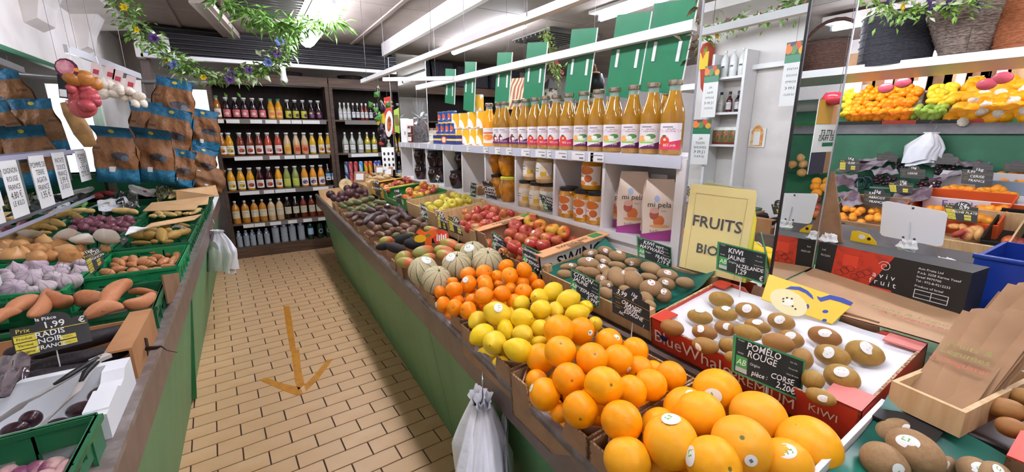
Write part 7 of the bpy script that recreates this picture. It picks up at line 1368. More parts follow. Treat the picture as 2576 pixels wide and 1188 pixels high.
# ================================================================ TAPE ARROW ON THE FLOOR
m_tape = M('yellow_floor_tape', '#c8841a', .45, '#b87614', 20)
t = thing('tape_arrow', 'worn yellow tape arrow on the tiled floor pointing to the viewer', 'tape')
def tape(pts): mb = MB(); P4 = [onz(x, y, .0015) for x, y in pts]; k = len(P4); mb.add(P4+[p+Vector((0, 0, -.0012)) for p in P4], [tuple(range(k))]+[(i, k+i, k+(i+1) % k, (i+1) % k) for i in range(k)]); mb.build('tape_strip', m_tape, t)
tape([(728, 770), (713, 771), (718, 810), (730, 884), (745, 884), (735, 810)]); tape([(752, 879), (733, 884), (734, 897), (742, 960), (750, 982), (766, 968), (757, 925)]); tape([(668, 950), (654, 957), (700, 978), (745, 995), (762, 990), (755, 975), (715, 966)]); tape([(838, 903), (822, 906), (790, 945), (765, 970), (770, 984), (800, 955)])
# ================================================================ RIGHT FOREGROUND
# kraft bags lying behind the kiwi box, red and black carton standing along the island
m_kraft = M('kraft_paper', '#b8926c', .65, '#ab8560', 5, bump=.15, bsc=12); m_kraft2 = M('kraft_bag_paper', '#a07a56', .65, '#8f6a48', 6, bump=.25, bsc=14)
t = thing('kraft_bags', 'printed brown kraft bags spread behind the gold kiwi box', 'paper bag')
mb = MB(); mb.grid(lambda u, v: (1.405+.34*v, .695-.56*u, 1.072+.02*math.sin(3*v+2*u)+.035*v**3), 10, 8); mb.grid(lambda u, v: (1.405+.34*v, .135+.56*u, 1.068+.02*math.sin(3*v+2*(1-u))+.035*v**3), 10, 8); o = mb.build('sheet', m_kraft, t, smooth=True)
fr = frame((1.50, .34, 1.0955), (0, -1, 0), (1, 0, .0)); text('Fruits & Légumes', M('print_moss', '#8a8a4a', .7), o, fr @ T(0, .03, .004), .030); text('A Déguster', M('print_red', '#b8604a', .7), o, fr @ T(0, -.005, .004), .032)
def aviv():
    t = thing('fruit_carton', 'red and black printed fruit carton standing on edge behind the kraft bags', 'carton', M4=frame((1.752, .695, 1.085), (-.09, -1, 0), (0, 0, 1))); w, h = .405, .125
    mb = MB(); mb.box(0, w, 0, h, -.12, 0); mb.build('carton', m_blackcard, t)
    mb = MB(); mb.add([(.055, 0, .0008), (.165, 0, .0008), (.225, h, .0008), (.06, h, .0008)], [(0, 1, 2, 3)]); rd = mb.build('red_field', M('carton_red', '#c23a22', .45, '#a83020', 25, (.5, .6)), t)
    mb = MB(); mb.box(.085, .13, .06, .10, .001, .0014); mb.build('plain_field', M('carton_orange_red', '#d8452a', .45), rd)
    for k in range(6):
        mb = MB(); x, y, r = .08+.016*k, .03+.012*(k % 3), .013; mb.tube([(x+r*math.cos(i*.6283), y+r*.8*math.sin(i*.6283), .0013) for i in range(11)], .0007, 4); mb.build('line_drawing', M('carton_dark_line', '#5a1a12', .5), rd)
    text('a v i v', m_inkw, t, T(.207, .055, .0015), .026); text('f r u i t', m_inkw, t, T(.207, .032, .0015), .026)
    mb = MB(); mb.tube([((.004+.0011*i)*math.cos(i*.7)+.205, (.004+.0011*i)*math.sin(i*.7)+.088, .0013) for i in range(14)], .0008, 4); mb.build('spiral_mark', m_inkw, t)
    mb = MB(); mb.box(.18, .235, .008, .014, .0005, .0014); mb.build('red_rule', m_red, t)
    for k, s in enumerate(('Aviv Fruits Ltd', 'P.o.b. 3258 Karme Yosef', 'Israel 9979700', 'Tel : 972-8-9212233', 'Produce of Israel')): text(s, m_inkw, t, T(.288, .106-.013*k-(.004 if k == 4 else 0), .0015), .0098, 'LEFT')
    for a in ((.29, .37, .012, .0135), (.29, .37, .038, .0395), (.29, .2915, .012, .039), (.3685, .37, .012, .039), (.33, .3312, .012, .039), (.29, .37, .025, .026)): mb = MB(); mb.box(*a, .0005, .0013); mb.build('print_table', m_inkw, t)
    text('Ltd', m_inkw, t, T(.02, .10, .0015), .009); text('9212233', m_inkw, t, T(.028, .08, .0015), .009)
aviv()
# yellow printed carton with kiwi slice
def ycart():
    n = Vector((-.75, -.3, .7)).normalized(); B = onz(2005, 760, 1.10)
    un = lambda px, py: (lambda v: CAM+v*((B-CAM).dot(n)/v.dot(n)))(ray(px, py)); W = [un(1935, 690), un(2150, 762), un(2093, 815), un(1915, 752)]; fr = frame(W[0], W[1]-W[0], W[0]-W[3]); inv = fr.inverted(); L = [inv @ p for p in W]; w = L[1].x
    t = thing('kiwi_carton', 'yellow printed carton with a kiwi slice picture and blue curved marks', 'carton', M4=fr); mb = MB(); mb.prism([(p.x, p.y) for p in reversed(L)], -.006, 0); mb.build('card', M('carton_yellow', '#f2c320', .4), t)
    P2 = lambda px, py: inv @ un(px, py); blue = M('carton_blue', '#1c3a9a', .45); q = lambda pts: [(lambda a: (a.x, a.y))(P2(1900+.47*x, 560+.47*y)) for x, y in pts]
    def sh(nm, pts, m_, z=.001): p = q(pts); A = sum(p[i][0]*p[(i+1) % len(p)][1]-p[(i+1) % len(p)][0]*p[i][1] for i in range(len(p))); p = p if A > 0 else p[::-1]; mb = MB(); mb.prism(p, .0003, z); return mb.build(nm, m_, t)
    sh('brow_mark', [(160, 355), (190, 342), (240, 345), (280, 365), (305, 390), (312, 412), (300, 405), (270, 380), (230, 362), (190, 358)], blue); sh('brow_mark', [(330, 395), (350, 402), (400, 388), (470, 405), (525, 430), (510, 447), (450, 425), (400, 412), (350, 425), (335, 410)], blue)
    sh('dot_mark', [(375+17*math.cos(i*.785), 477+9*math.sin(i*.785)) for i in range(8)], blue); sh('dot_mark', [(280+9*math.cos(i*.785), 450+13*math.sin(i*.785)) for i in range(8)], blue); sh('dot_mark', [(370+14*math.cos(i*.785), 524+8*math.sin(i*.785)) for i in range(8)], blue)
    k = sh('kiwi_slice_print', [(178+100*math.cos(i*.3307), 430+68*math.sin(i*.3307)+.3*100*math.cos(i*.3307)) for i in range(19)], M('kiwi_flesh', '#ece0a8', .5), .002); sh('kiwi_core_print', [(175+32*math.cos(i*.5236), 430+20*math.sin(i*.5236)) for i in range(12)], M('kiwi_core', '#f6f0da', .5), .003)
    for x, y in ((150, 410), (170, 405), (195, 410), (150, 425), (200, 450), (215, 465)): sh('seed_print', [(x+6*math.cos(i*1.05), y+4*math.sin(i*1.05)) for i in range(6)], m_ink, .0035)
ycart()
# yellow rounded carton corner peeping behind, brown folded card, tissues, blank placard, blue crate
t = thing('yellow_disc', 'yellow rounded display card peeping over the black carton', 'display card', M4=frame((1.90, .655, 1.18), (-.1, -1, 0), (0, 0, 1))); mb = MB(); mb.prism([(.0, -.04), (.09, -.04), (.092, .0), (.08, .035), (.055, .058), (.02, .064), (0, .06)], -.004, 0); mb.build('card', MATS['carton_yellow'], t)
mb = MB(); mb.prism([(.035+.012*math.cos(i*.785), .045+.009*math.sin(i*.785)) for i in range(8)], .0005, .001); mb.build('white_spot', m_paper, t); mb = MB(); mb.prism([(.058+.006*math.cos(i*.785), .042+.006*math.sin(i*.785)) for i in range(8)], .0005, .001); mb.build('dark_spot', m_ink, t)
t = thing('folded_card', 'tall brown cardboard wedge beside the mirrored pillar', 'cardboard'); P4 = [pix(2050, 615, 0, 1.80), pix(2122, 640, 0, 1.80), pix(2098, 432, 0, 1.80), pix(2090, 432, 0, 1.80)]; mb = MB(); mb.hexa([p+Vector((.01, 0, 0)) for p in P4], P4); mb.build('card', m_cardd, t)
for k, (px, py, X) in enumerate(((2282, 622, 1.93), (2375, 668, 1.90), (2085, 605, 1.785))):
    c = pix(px, py, 0, X); mb = MB(); mb.add(*(lambda m: (m.v, m.f))(lump(lambda t_, p_: sph(t_, p_, .025*(1+.3*math.sin(5*p_+3*t_)+.2*math.sin(9*t_))), 12, 8)), T(c)); mb.build('tissue', m_paper, None, label='crumpled white tissue %s' % ('left of the blank placard stick', 'at the right end of the black carton', 'on the brown cardboard wedge')[k], cat='tissue', group='crumpled tissues')
t = thing('blank_placard', 'blank white placard turned away on a stick behind the black carton', 'placard'); P4 = [pix(x, y, 0, 1.95) for x, y in ((2214, 592), (2372, 622), (2385, 534), (2222, 504))]; n = Vector((-.004, 0, 0)); cx_ = sum(P4, Vector())/4
cor = []
for i in range(4):
    a, b_, c_ = P4[i-1], P4[i], P4[(i+1) % 4]; cor += [b_+(a-b_)*.08, b_+(a-b_)*.02+(c_-b_)*.03, b_+(c_-b_)*.08]
mb = MB(); k = len(cor); mb.add(cor+[p+n for p in cor], [tuple(range(k)), tuple(range(2*k-1, k-1, -1))]+[(i, (i+1) % k, k+(i+1) % k, k+i) for i in range(k)]); mb.build('board', m_whitegloss, t)
b0 = pix(2290, 560, 0, 1.943); b1 = pix(2282, 660, 0, 1.943); mb = MB(); mb.tube([b0, b1], .002, 5); mb.build('stick', m_stick, t)
for px, py in ((2297, 524), (2272, 597), (2300, 602)): mb = MB(); c = pix(px, py, 0, 1.944); mb.lathe([(0, 0), (.004, 0), (.003, .002), (0, .002)], 8, T(c) @ RY(-90)); mb.build('rivet', m_wire, t)
t = thing('blue_crate', 'deep blue plastic crate standing at the right edge', 'crate'); mb = MB(); a = pix(2470, 640, 0, 1.95); grid_plate(mb, (1.95, .335, 1.215), (0, -1, 0), (0, 0, 1), .6, .26, 8, 6, lambda i, j: False, .008); mb.build('wall', M('blue_plastic', '#16348c', .35), t); mb = MB(); mb.box(1.958, 2.3, -.265, .335, .94, .955); mb.build('bottom', MATS['blue_plastic'], t); mb = MB(); mb.box(1.955, 2.3, .325, .335, .955, 1.215); mb.build('wall', MATS['blue_plastic'], t); mb = MB(); mb.box(2.29, 2.3, -.265, .335, .955, 1.215); mb.build('wall', MATS['blue_plastic'], t); mb = MB(); mb.tube([(1.946, .34, 1.215), (1.946, -.265, 1.215)], .009, 8); mb.build('rim', MATS['blue_plastic'], t, smooth=True)
# wooden box of kraft bags
def bagbox():
    FL = onz(2243, 958, 1.085); FRp = onz(2430, 1040, 1.085); m4 = frame(FL, FRp-FL, (1, .05, .02)); w = (FRp-FL).length; d = .30; h = .055
    t = thing('bag_box', 'small pale wooden box holding brown paper bags', 'box', M4=m4)   # local x width, y depth, z up
    for nm, b in (('bottom', (0, w, 0, d, -h, -h+.006)), ('front_board', (0, w, 0, .009, -h+.006, 0)), ('back_board', (0, w, d-.009, d, -h+.006, 0)), ('side_board', (0, .009, .009, d-.009, -h+.006, 0)), ('side_board', (w-.009, w, .009, d-.009, -h+.006, 0))):
        mb = MB(); mb.box(*b); mb.build(nm, m_pine, t)
    for k in range(7):
        s = thing('paper_bag', 'brown kraft paper bag in the wooden box, %s from the front' % ('first', 'second', 'third', 'fourth', 'fifth', 'sixth', 'seventh')[k], 'paper bag', 'paper bags in the wooden box', M4=m4 @ T(w*.5, .10-.011*k, -h+.012) @ RX(37-1.2*k) @ RZ(-3+1.2*k))
        ph = k*1.3; mb = MB(); f = lambda a, b: ((a-.5)*w*.82, b*(.35-.012*k), .004*math.sin(5*a+ph)*(1+b)+.010*b*b*math.sin(3*a+ph)+.0)
        mb.grid(f, 8, 10); mb.grid(lambda a, b: (lambda p: (p[0], p[1], p[2]-.002))(f(1-a, b)), 8, 10); o = mb.build('paper', m_kraft2, s, smooth=True)
        if k == 6: pass
    # print on the front (uppermost) bag
        if k == 6: text('Fruits &', M('print_moss', '#8a8a4a', .7), o, T(0, .17, .018), .022); text('Légumes', M('print_moss', '#8a8a4a', .7), o, T(0, .148, .018), .022); text('A Déguster', M('print_red', '#b8604a', .7), o, T(0, .122, .017), .02)
bagbox()
# green lined kiwi tray at the lower right corner
t = thing('kiwi_tray', 'white and black tray of large kiwis lined with a green moulded sheet', 'tray', M4=T(.70, 0, .962) @ RY(-8))
for nm, b, m_ in (('side_wall', (0, .435, .268, .278, -.09, .004), m_whitegloss), ('back_wall', (.427, .435, -.40, .268, -.09, .01), m_blackcard), ('front_wall', (0, .008, -.40, .268, -.09, -.03), m_blackcard), ('bottom', (0, .435, -.40, .276, -.095, -.09), m_blackcard), ('corner_flap', (.36, .43, .17, .268, .003, .008), m_blackcard)):
    mb = MB(); mb.box(*b); mb.build(nm, m_, t)
mb = MB(); mb.grid(lambda u, v: (.01+.415*v, .266-.66*u, -.05+.045*(abs(2*v-1)**4)+.035*(1-u)**6+.006*math.sin(24*u)*math.sin(17*v)), 40, 24); mb.build('green_liner', m_greensheet, t, smooth=True)
P = Pile((2060, 960, .3291), (.975, .85, .14)); P.unit_w = .68; g = 'large kiwis in the corner tray'; Lk = 'large brown kiwi in the green lined corner tray'
P.put([(590, 400, 140, 110, -10, {'s': (690, 365, 'bio'), 'z': -.01, 'l': 'kiwi at the back of the corner tray with sticker on its right'}), (735, 535, 235, 150, 38, {'s': (660, 455, 'bio'), 'z': .02, 'l': 'largest kiwi in the corner tray with white and green sticker'}), (500, 620, 210, 140, 30, {'s': (640, 690, 'bio'), 'z': .0, 'l': 'kiwi at the left of the corner tray'}), (970, 650, 80, 80, 30, {'s': (975, 655, 'bio'), 'z': -.02}), (1190, 690, 150, 110, 15, {'s': (1200, 655, 'bio')}), (1340, 740, 160, 120, 20, {'s': (1380, 685, 'bio'), 'z': .01})], 'kiwi_h', 'kiwi', Lk, 'kiwi', g, kind='long')
# second red kiwi box at the right edge
t, m4, w = tray('kiwi_box', 'red cardboard kiwi box at the right edge of the photo', V(1.06, .085, 1.05), V(1.06, -.5, 1.05), .37, .10, 9, mats=[m_red, m_flute], front=.8, torn=False, gusset=False, group='boxes of the second row', wall_mats={'front': m_cardd})
mb = MB(); mb.prism([(0, 0), (.09, 0), (0, .12)], .0005, .004); mb.build('corner_flap', m_red, t)
mb = MB(); mb.grid(lambda u, v: (.008+u*(w-.016), .01+v*.35, -.03+.006*math.sin(30*u)*math.sin(23*v)), 24, 14); mb.build('moulded_liner', MATS['white_moulded_plastic'], t, smooth=True)
P = Pile((2060, 960, .3291), (1.045, 1.06, .15)); P.unit_w = .6; P.put([(1430, 215, 170, 85, 12), (1470, 355, 140, 75, 18), (1560, 120, 120, 70, 12)], 'kiwi_g', 'gold_kiwi', 'gold kiwi in the box at the right edge', 'kiwi', 'gold kiwis at the right edge', kind='long')
# ================================================================ NEXT AISLE: two-tier display
t = thing('produce_display', 'two tier green produce display with grey rails across the next aisle', 'counter'); m_grey = M('grey_rail', '#7a7678', .4, '#6a6668', 6); m_dgreen = M('dark_green_board', '#2f6a4a', .5, '#2a6044', 5)
y0, y1 = -2.0, 3.4
mb = MB(); mb.box(3.90, 3.93, y0, y1, .775, .895); mb.build('lower_rail', m_grey, t); mb = MB(); mb.box(4.0, 4.02, y0, y1, 0, .775); mb.build('lower_panel', m_dgreen, t)
mb = MB(); mb.hexa([(3.93, y0, .74), (4.86, y0, 1.16), (4.86, y1, 1.16), (3.93, y1, .74)], [(3.93, y0, .78), (4.86, y0, 1.20), (4.86, y1, 1.20), (3.93, y1, .78)]); mb.build('lower_deck', m_dgreen, t)
for a, b in ((-2.0, -.6), (-.597, .7), (.703, 1.34), (1.343, 2.2), (2.203, 3.4)): mb = MB(); mb.box(4.86, 4.88, a, b, 1.16, 1.60); mb.build('riser_panel', m_dgreen, t)
mb = MB(); mb.box(4.83, 4.87, y0, y1, 1.585, 1.668); mb.build('upper_rail', m_grey, t); mb = MB(); mb.hexa([(4.87, y0, 1.58), (5.7, y0, 1.80), (5.7, y1, 1.80), (4.87, y1, 1.58)], [(4.87, y0, 1.61), (5.7, y0, 1.84), (5.7, y1, 1.84), (4.87, y1, 1.61)]); mb.build('upper_deck', m_dgreen, t)
t = MB(); t.box(5.72, 5.78, y0, y1, .3, 2.2); struct('wall_display', t, m_white)
class Far:
    """scatter over the part of a sloping deck seen inside a pixel outline"""
    def __init__(s, plane): s.z0, s.X0, s.sl = plane
    def pt(s, px, py): v = ray(px, py); t = (s.z0+s.sl*(CAM.x-s.X0)-CAM.z)/(v.z-s.sl*v.x); return CAM+v*t
def inside(p, poly):
    c = False
    for i in range(len(poly)):
        (x1, y1_), (x2, y2_) = poly[i], poly[i-1]
        if (y1_ > p[1]) != (y2_ > p[1]) and p[0] < (x2-x1)*(p[1]-y1_)/(y2_-y1_)+x1: c = not c
    return c
def scatter(poly, step, plane, r, mesh, name, label, cat, group, seed=1, jit=.3, zj=.012, mir=False):
    f = Far(plane); rr = random.Random(seed); xs = [p[0] for p in poly]; ys = [p[1] for p in poly]; y = min(ys); row = 0; n = 0
    while y < max(ys):
        x = min(xs)+(step[0]/2 if row % 2 else 0)
        while x < max(xs):
            if inside((x, y), poly):
                c = f.pt(x+rr.uniform(-jit, jit)*step[0], y+rr.uniform(-jit, jit)*step[1])+Vector((0, 0, rr.uniform(-zj, zj))); k = mesh if isinstance(mesh, str) else rr.choice(mesh)
                if mir: c.y = 1.4-c.y
                ob(name, F[k], None, M4=T(c) @ RZ(rr.uniform(0, 360)) @ RX(rr.uniform(0, 180)) @ SC(r*rr.uniform(.92, 1.08)), label=label, cat=cat, group=group); n += 1
            x += step[0]
        y += step[1]; row += 1
    return n
UP = (1.70, 4.92, .52)
scatter([(2125, 292), (2150, 240), (2190, 215), (2325, 212), (2300, 262), (2288, 300), (2135, 301)], (14.5, 9.5), UP, .036, 'far_clementine', 'clementine', 'clementine in the big far pile above the green riser', 'clementine', 'clementines in the far display', 1)
scatter([(2118, 290), (2128, 222), (2172, 218), (2150, 242), (2128, 292)], (14, 10), UP, .036, 'far_lemon', 'lemon', 'lemon at the left end of the far display', 'lemon', 'lemons at the left of the far display', 2)
scatter([(2335, 262), (2350, 214), (2418, 208), (2392, 262)], (15, 10), UP, .036, 'far_lemon', 'lemon', 'lemon in the far pile between clementines and mangoes', 'lemon', 'lemons in the middle of the far display', 3)
scatter([(2292, 298), (2310, 266), (2390, 262), (2375, 298)], (15, 10), UP, .034, 'lime', 'lime', 'green lime at the front of the far lemons', 'lime', 'limes in the far display', 4)
scatter([(2388, 300), (2420, 215), (2460, 200), (2600, 195), (2600, 300)], (23, 14), UP, .055, ['far_orange', 'far_mango'], 'pomelo', 'large yellow orange fruit in the far pile at the right', 'pomelo', 'large citrus in the far display', 5)
scatter([(2388, 300), (2420, 215), (2460, 200), (2600, 195), (2600, 300)], (52, 33), (1.74, 4.92, .52), .036, 'garlic_w', 'wrapped_fruit', 'fruit wrapped in white paper in the far pile', 'fruit', 'wrapped fruit in the far display', 6)
# boxes under the far piles
for a, b, m_, lb in ((-2, .86, m_gline, 'bright green fruit box edge at the front of the far display'), (.865, 1.1, m_red, 'red and black box edge under the limes'), (1.105, 1.38, m_blackcard, 'black box edge under the clementines'), (1.385, 1.62, m_red, 'red box edge under the clementines'), (1.625, 2.2, m_blackcard, 'black box edge under the far lemons')):
    t = thing('fruit_box', lb, 'box', 'boxes of the far display', loc=(4.90, a, 1.655)); mb = MB(); mb.box(0, .012, 0, b-a, -.02, .045); mb.build('front', m_, t); mb = MB(); mb.hexa([(.012, 0, -.02), (.6, 0, .15), (.6, .01, .15), (.012, .01, -.02)], [(.012, 0, .045), (.6, 0, .25), (.6, .01, .25), (.012, .01, .045)]); mb.build('side', m_card, t)
# pink hanging tags, carrier bag, cartons behind
for k, (px, py) in enumerate(((2228, 222), (2272, 208), (2482, 212), (2522, 196))):
    c = pix(px, py, 0, 5.0); t = thing('pink_tag', 'pink oval tag hanging over the far display, %s' % ('leftmost', 'second', 'third', 'rightmost')[k], 'tag', 'pink tags', loc=c); mb = MB(); mb.lathe([(0, -.012), (.05, -.006), (.06, 0), (.05, .006), (0, .012)], 16, RY(90) @ SC(.75, 1, 1)); mb.build('tag', M('pink_plastic', '#cf5a68', .25, coat=.3), t, smooth=True); mb = MB(); mb.tube([(0, 0, .06), (0, 0, 2.3-c.z+.3)], .001, 4); mb.build('string', m_wire, t)
c = pix(2345, 330, 0, 4.79); carrier('bluish white carrier bag hanging on the green riser of the far display', (4.77, c.y, 1.60), .26, .20, .10, 90, 9, 1)
for k in range(9):
    a = pix(2190+46*k, 192, 0, 5.68); t = thing('carton', 'brown carton on the back ledge of the far display', 'carton', 'cartons on the far ledge', loc=(5.62, a.y, 2.0)); mb = MB(); mb.box(-.05, .05, -.09, .09, -.02, .12+.03*(k % 3)); mb.build('box', (m_card, m_cardd, m_pine)[k % 3], t)
    if k % 3 == 0: mb = MB(); mb.box(-.051, -.05, -.05, .05, .02, .08); mb.build('label', m_paper, t)
t = thing('ledge', 'white ledge behind the far orange pile', 'shelf'); mb = MB(); mb.box(5.5, 5.72, y0, y1, 1.96, 1.98); mb.build('board', m_whitegloss, t)
for a in (2165, 2240, 2325, 2420, 2520): p = pix(a, 190, 0, 5.5); mb = MB(); mb.box(5.48, 5.5, p.y-.03, p.y+.03, 1.75, 2.2); mb.build('post', m_whitegloss, t)
# lower tier crates and fruit
LO = (.93, 3.98, .46); cF = (1980, 360, .3704); fx = lambda pts: [(cF[0]+cF[2]*x, cF[1]+cF[2]*y) for x, y in pts]
scatter(fx([(345, 520), (350, 455), (640, 455), (640, 540), (500, 545)]), (21, 13), LO, .028, 'apricot', 'apricot', 'apricot in the left box of the next aisle', 'apricot', 'apricots in the left box', 11)
scatter(fx([(950, 450), (960, 420), (1070, 415), (1090, 440), (1300, 440), (1500, 450), (1500, 510), (1300, 530), (1290, 470), (1100, 470)]), (21, 13), LO, .032, 'apricot', 'apricot', 'apricot in the middle box of the next aisle', 'apricot', 'apricots in the middle box', 12)
scatter(fx([(1060, 320), (1075, 285), (1480, 300), (1560, 340), (1550, 365), (1200, 365)]), (20, 12), LO, .032, 'apricot', 'apricot', 'apricot in the white and orange box of the next aisle', 'apricot', 'apricots in the white and orange box', 13)
scatter(fx([(1440, 250), (1460, 185), (1640, 190), (1640, 250)]), (20, 12), LO, .032, 'apricot', 'apricot', 'apricot in the rear box at the right edge', 'apricot', 'apricots in the rear box', 14)
scatter(fx([(1080, 630), (1085, 545), (1270, 540), (1340, 590), (1330, 665), (1200, 665)]), (27, 17), LO, .042, 'flat_peach', 'flat_peach', 'flat peach in the wooden crate of the next aisle', 'peach', 'flat peaches', 15)
scatter(fx([(1490, 660), (1500, 625), (1640, 630), (1640, 700)]), (26, 16), LO, .04, 'nectarine', 'nectarine', 'dark nectarine in the crate at the right edge', 'nectarine', 'nectarines at the right edge', 16)
for k, poly in enumerate(([(560, 260), (600, 220), (760, 215), (760, 275), (640, 290)], [(720, 180), (740, 140), (820, 140), (800, 190)], [(860, 300), (900, 250), (1040, 250), (1040, 290), (960, 305)], [(1000, 200), (1010, 140), (1120, 150), (1170, 190), (1100, 210)])):
    scatter(fx(poly), (10, 7), (LO[0]+.03, LO[1], LO[2]), .016, 'cherry', 'cherry', 'black cherry heap %s in the next aisle' % ('beside the scissors', 'at the back left', 'behind the price card', 'at the back right')[k], 'cherry', 'cherry heap %d' % (k+1), 20+k, zj=.01)
scatter([(1990, 545), (2000, 495), (2068, 490), (2060, 548)], (24, 15), LO, .042, 'nectarine', 'nectarine', 'dark nectarine in the part of the next aisle behind the viewer', 'nectarine', 'nectarines behind the viewer', 17, mir=True)
scatter([(2035, 488), (2040, 455), (2085, 455), (2080, 488)], (24, 15), LO, .042, 'apricot', 'apricot', 'apricot in the part of the next aisle behind the viewer', 'apricot', 'apricots behind the viewer', 18, mir=True)
scatter([(1985, 440), (2000, 395), (2085, 395), (2078, 440)], (28, 18), LO, .045, 'onion', 'onion', 'onion in the part of the next aisle behind the viewer', 'onion', 'onions behind the viewer', 19, mir=True)
def fbox(label, px, m_, wd=.34, h=.1, front=None):
    f = Far(LO); p = f.pt(*px); t = thing('fruit_box', label, 'box', 'boxes of the next aisle', M4=T(p+Vector((-.02, 0, .0))) @ RY(-24)); mb = MB(); mb.box(-.012, 0, -wd/2, wd/2, -.09, .015); mb.build('front', front or m_, t)
    for s in (-1, 1): mb = MB(); mb.box(0, .36, s*wd/2-.005, s*wd/2+.005, -.09, .03); mb.build('side', m_, t)
    mb = MB(); mb.box(.35, .36, -wd/2, wd/2, -.09, .05); mb.build('back', m_, t); mb = MB(); mb.box(0, .36, -wd/2, wd/2, -.09, -.085); mb.build('bottom', m_, t); return t
t = fbox('brown box of apricots with black lettering on its front', (2160, 562), m_card, .42); text('Craquez', m_ink, t, frame((-.0135, 0, -.03), (0, -1, 0), (0, 0, 1)), .07)
fbox('pale wooden crate of flat peaches', (2430, 612), m_pine, .36); m_wbox = M('white_box_card', '#e6e2e2', .5)
t = fbox('white and orange printed box of apricots', (2455, 508), m_wbox, .55, front=m_wbox); text('Fruidor', M('violet_print', '#6a6ab8', .5), t, frame((-.0135, .05, -.03), (0, -1, 0), (0, 0, 1)), .08); mb = MB(); mb.box(-.0145, -.0125, -.27, -.08, -.09, .015); mb.build('orange_panel', M('orange_red_card', '#d85a2a', .5), t)
fbox('white and orange box of apricots behind the price card', (2380, 555), M('orange_red_card', '#d85a2a', .5), .5); fbox('black crate of nectarines at the right edge', (2560, 620), m_blackcard, .3); fbox('grey box of apricots at the back right', (2560, 462), M('grey_card', '#8a98a8', .6), .4)
# film over the fruit, price cards of the next aisle
for k, pts in enumerate(([(300, 190), (560, 190), (700, 130), (420, 120)], [(330, 300), (480, 310), (480, 210), (310, 215)], [(620, 230), (760, 190), (700, 150), (560, 190)], [(380, 420), (520, 430), (480, 330), (340, 330)], [(700, 400), (960, 400), (1000, 310), (760, 300)], [(950, 260), (1180, 230), (1180, 190), (1000, 220)], [(1150, 160), (1320, 160), (1300, 110), (1120, 110)], [(430, 60+70), (700, 120), (760, 100), (500, 100)])):
    f = Far((LO[0]+.05, LO[1], LO[2])); crumple('plastic_film', 'crumpled clear film over the fruit of the next aisle, piece %s' % ('at the back left', 'at the left', 'by the cherries', 'over the green fruit', 'behind the front card', 'beside the white box', 'at the far right', 'along the riser')[k], 'plastic film', [f.pt(*fx([p])[0]) for p in pts], M('pale_film', '#9a9098', .2, '#6a5560', 7, (.4, .6)), 'films in the next aisle', .014, 10, 30+k)
def fcard(label, pts, lines, kind='roundy', dz=.06):
    f = Far((LO[0]+dz, LO[1], LO[2])); b = f.pt(*fx([((pts[2][0]+pts[3][0])/2, (pts[2][1]+pts[3][1])/2)])[0]); c = RC.transposed() @ (b-CAM); sign_px(label, pts, ((pts[2][0]+pts[3][0])/2, (pts[2][1]+pts[3][1])/2), b.z, kind, lines, n=(-.9, -.25, .2), crop=cF, stick=False)
fcard('yellow and black price card in front of the flat peaches', [(1062, 415), (1300, 440), (1290, 545), (1090, 520)], [('1Kg', .55, -.1, .24), ('0,99', .6, .12, .22), ('PECHE PLATE', .6, .42, .16)])
fcard('black price card between apricots and the blank placard', [(525, 325), (705, 345), (690, 445), (520, 415)], [('1kg', .5, -.05, .24), ('3,99', .3, .12, .18), ('ABRICOT', .5, .4, .18), ('FRANCE', .5, .7, .18)], 'round')
fcard('yellow and black price card over the cherries', [(685, 265), (860, 275), (850, 345), (700, 335)], [('1Kg', .6, -.1, .26), ('6,90', .6, .14, .24)])
fcard('black price card behind the cherries', [(765, 170), (940, 180), (935, 245), (770, 235)], [('1kg', .55, -.1, .26), ('CERISE', .5, .5, .22)], 'round')
fcard('black price card by the white and orange box', [(1190, 175), (1405, 195), (1390, 290), (1180, 275)], [('1kg', .55, -.05, .24), ('5,99', .3, .14, .2), ('CERISE', .5, .45, .2), ('FRANCE', .5, .75, .18)], 'round')
fcard('yellow and black price card at the back left', [(358, 110), (495, 118), (488, 190), (355, 185)], [('1Kg', .55, -.1, .26), ('2,20', .6, .3, .24)])
for k, pts in enumerate(([(610, 70), (755, 85), (745, 130), (610, 120)], [(1000, 85), (1165, 95), (1155, 150), (1000, 140)], [(1475, 130), (1640, 140), (1640, 200), (1470, 190)], [(1265, 140), (1400, 150), (1400, 190), (1260, 185)])): fcard('black card back with pale clip along the riser, %s' % ('leftmost', 'second', 'rightmost', 'third')[k], pts, [], 'round')
t = thing('scissors', 'pair of scissors with dark handles lying by the cherries', 'scissors'); f = Far((LO[0]+.07, LO[1], LO[2]))
for x, y in ((500, 275), (540, 270)):
    c = f.pt(*fx([(x, y)])[0]); mb = MB(); mb.tube([c+Vector((-.004*math.sin(i*.6283), .04*math.cos(i*.6283), .05*math.sin(i*.6283))) for i in range(11)], .009, 6); mb.build('handle', M('scissor_handle', '#22303a', .4), t, smooth=True)
c = f.pt(*fx([(560, 300)])[0]); mb = MB(); mb.box(-.01, .01, -.14, 0, -.006, .006, T(c) @ RZ(20)); mb.build('blade', m_alu, t)
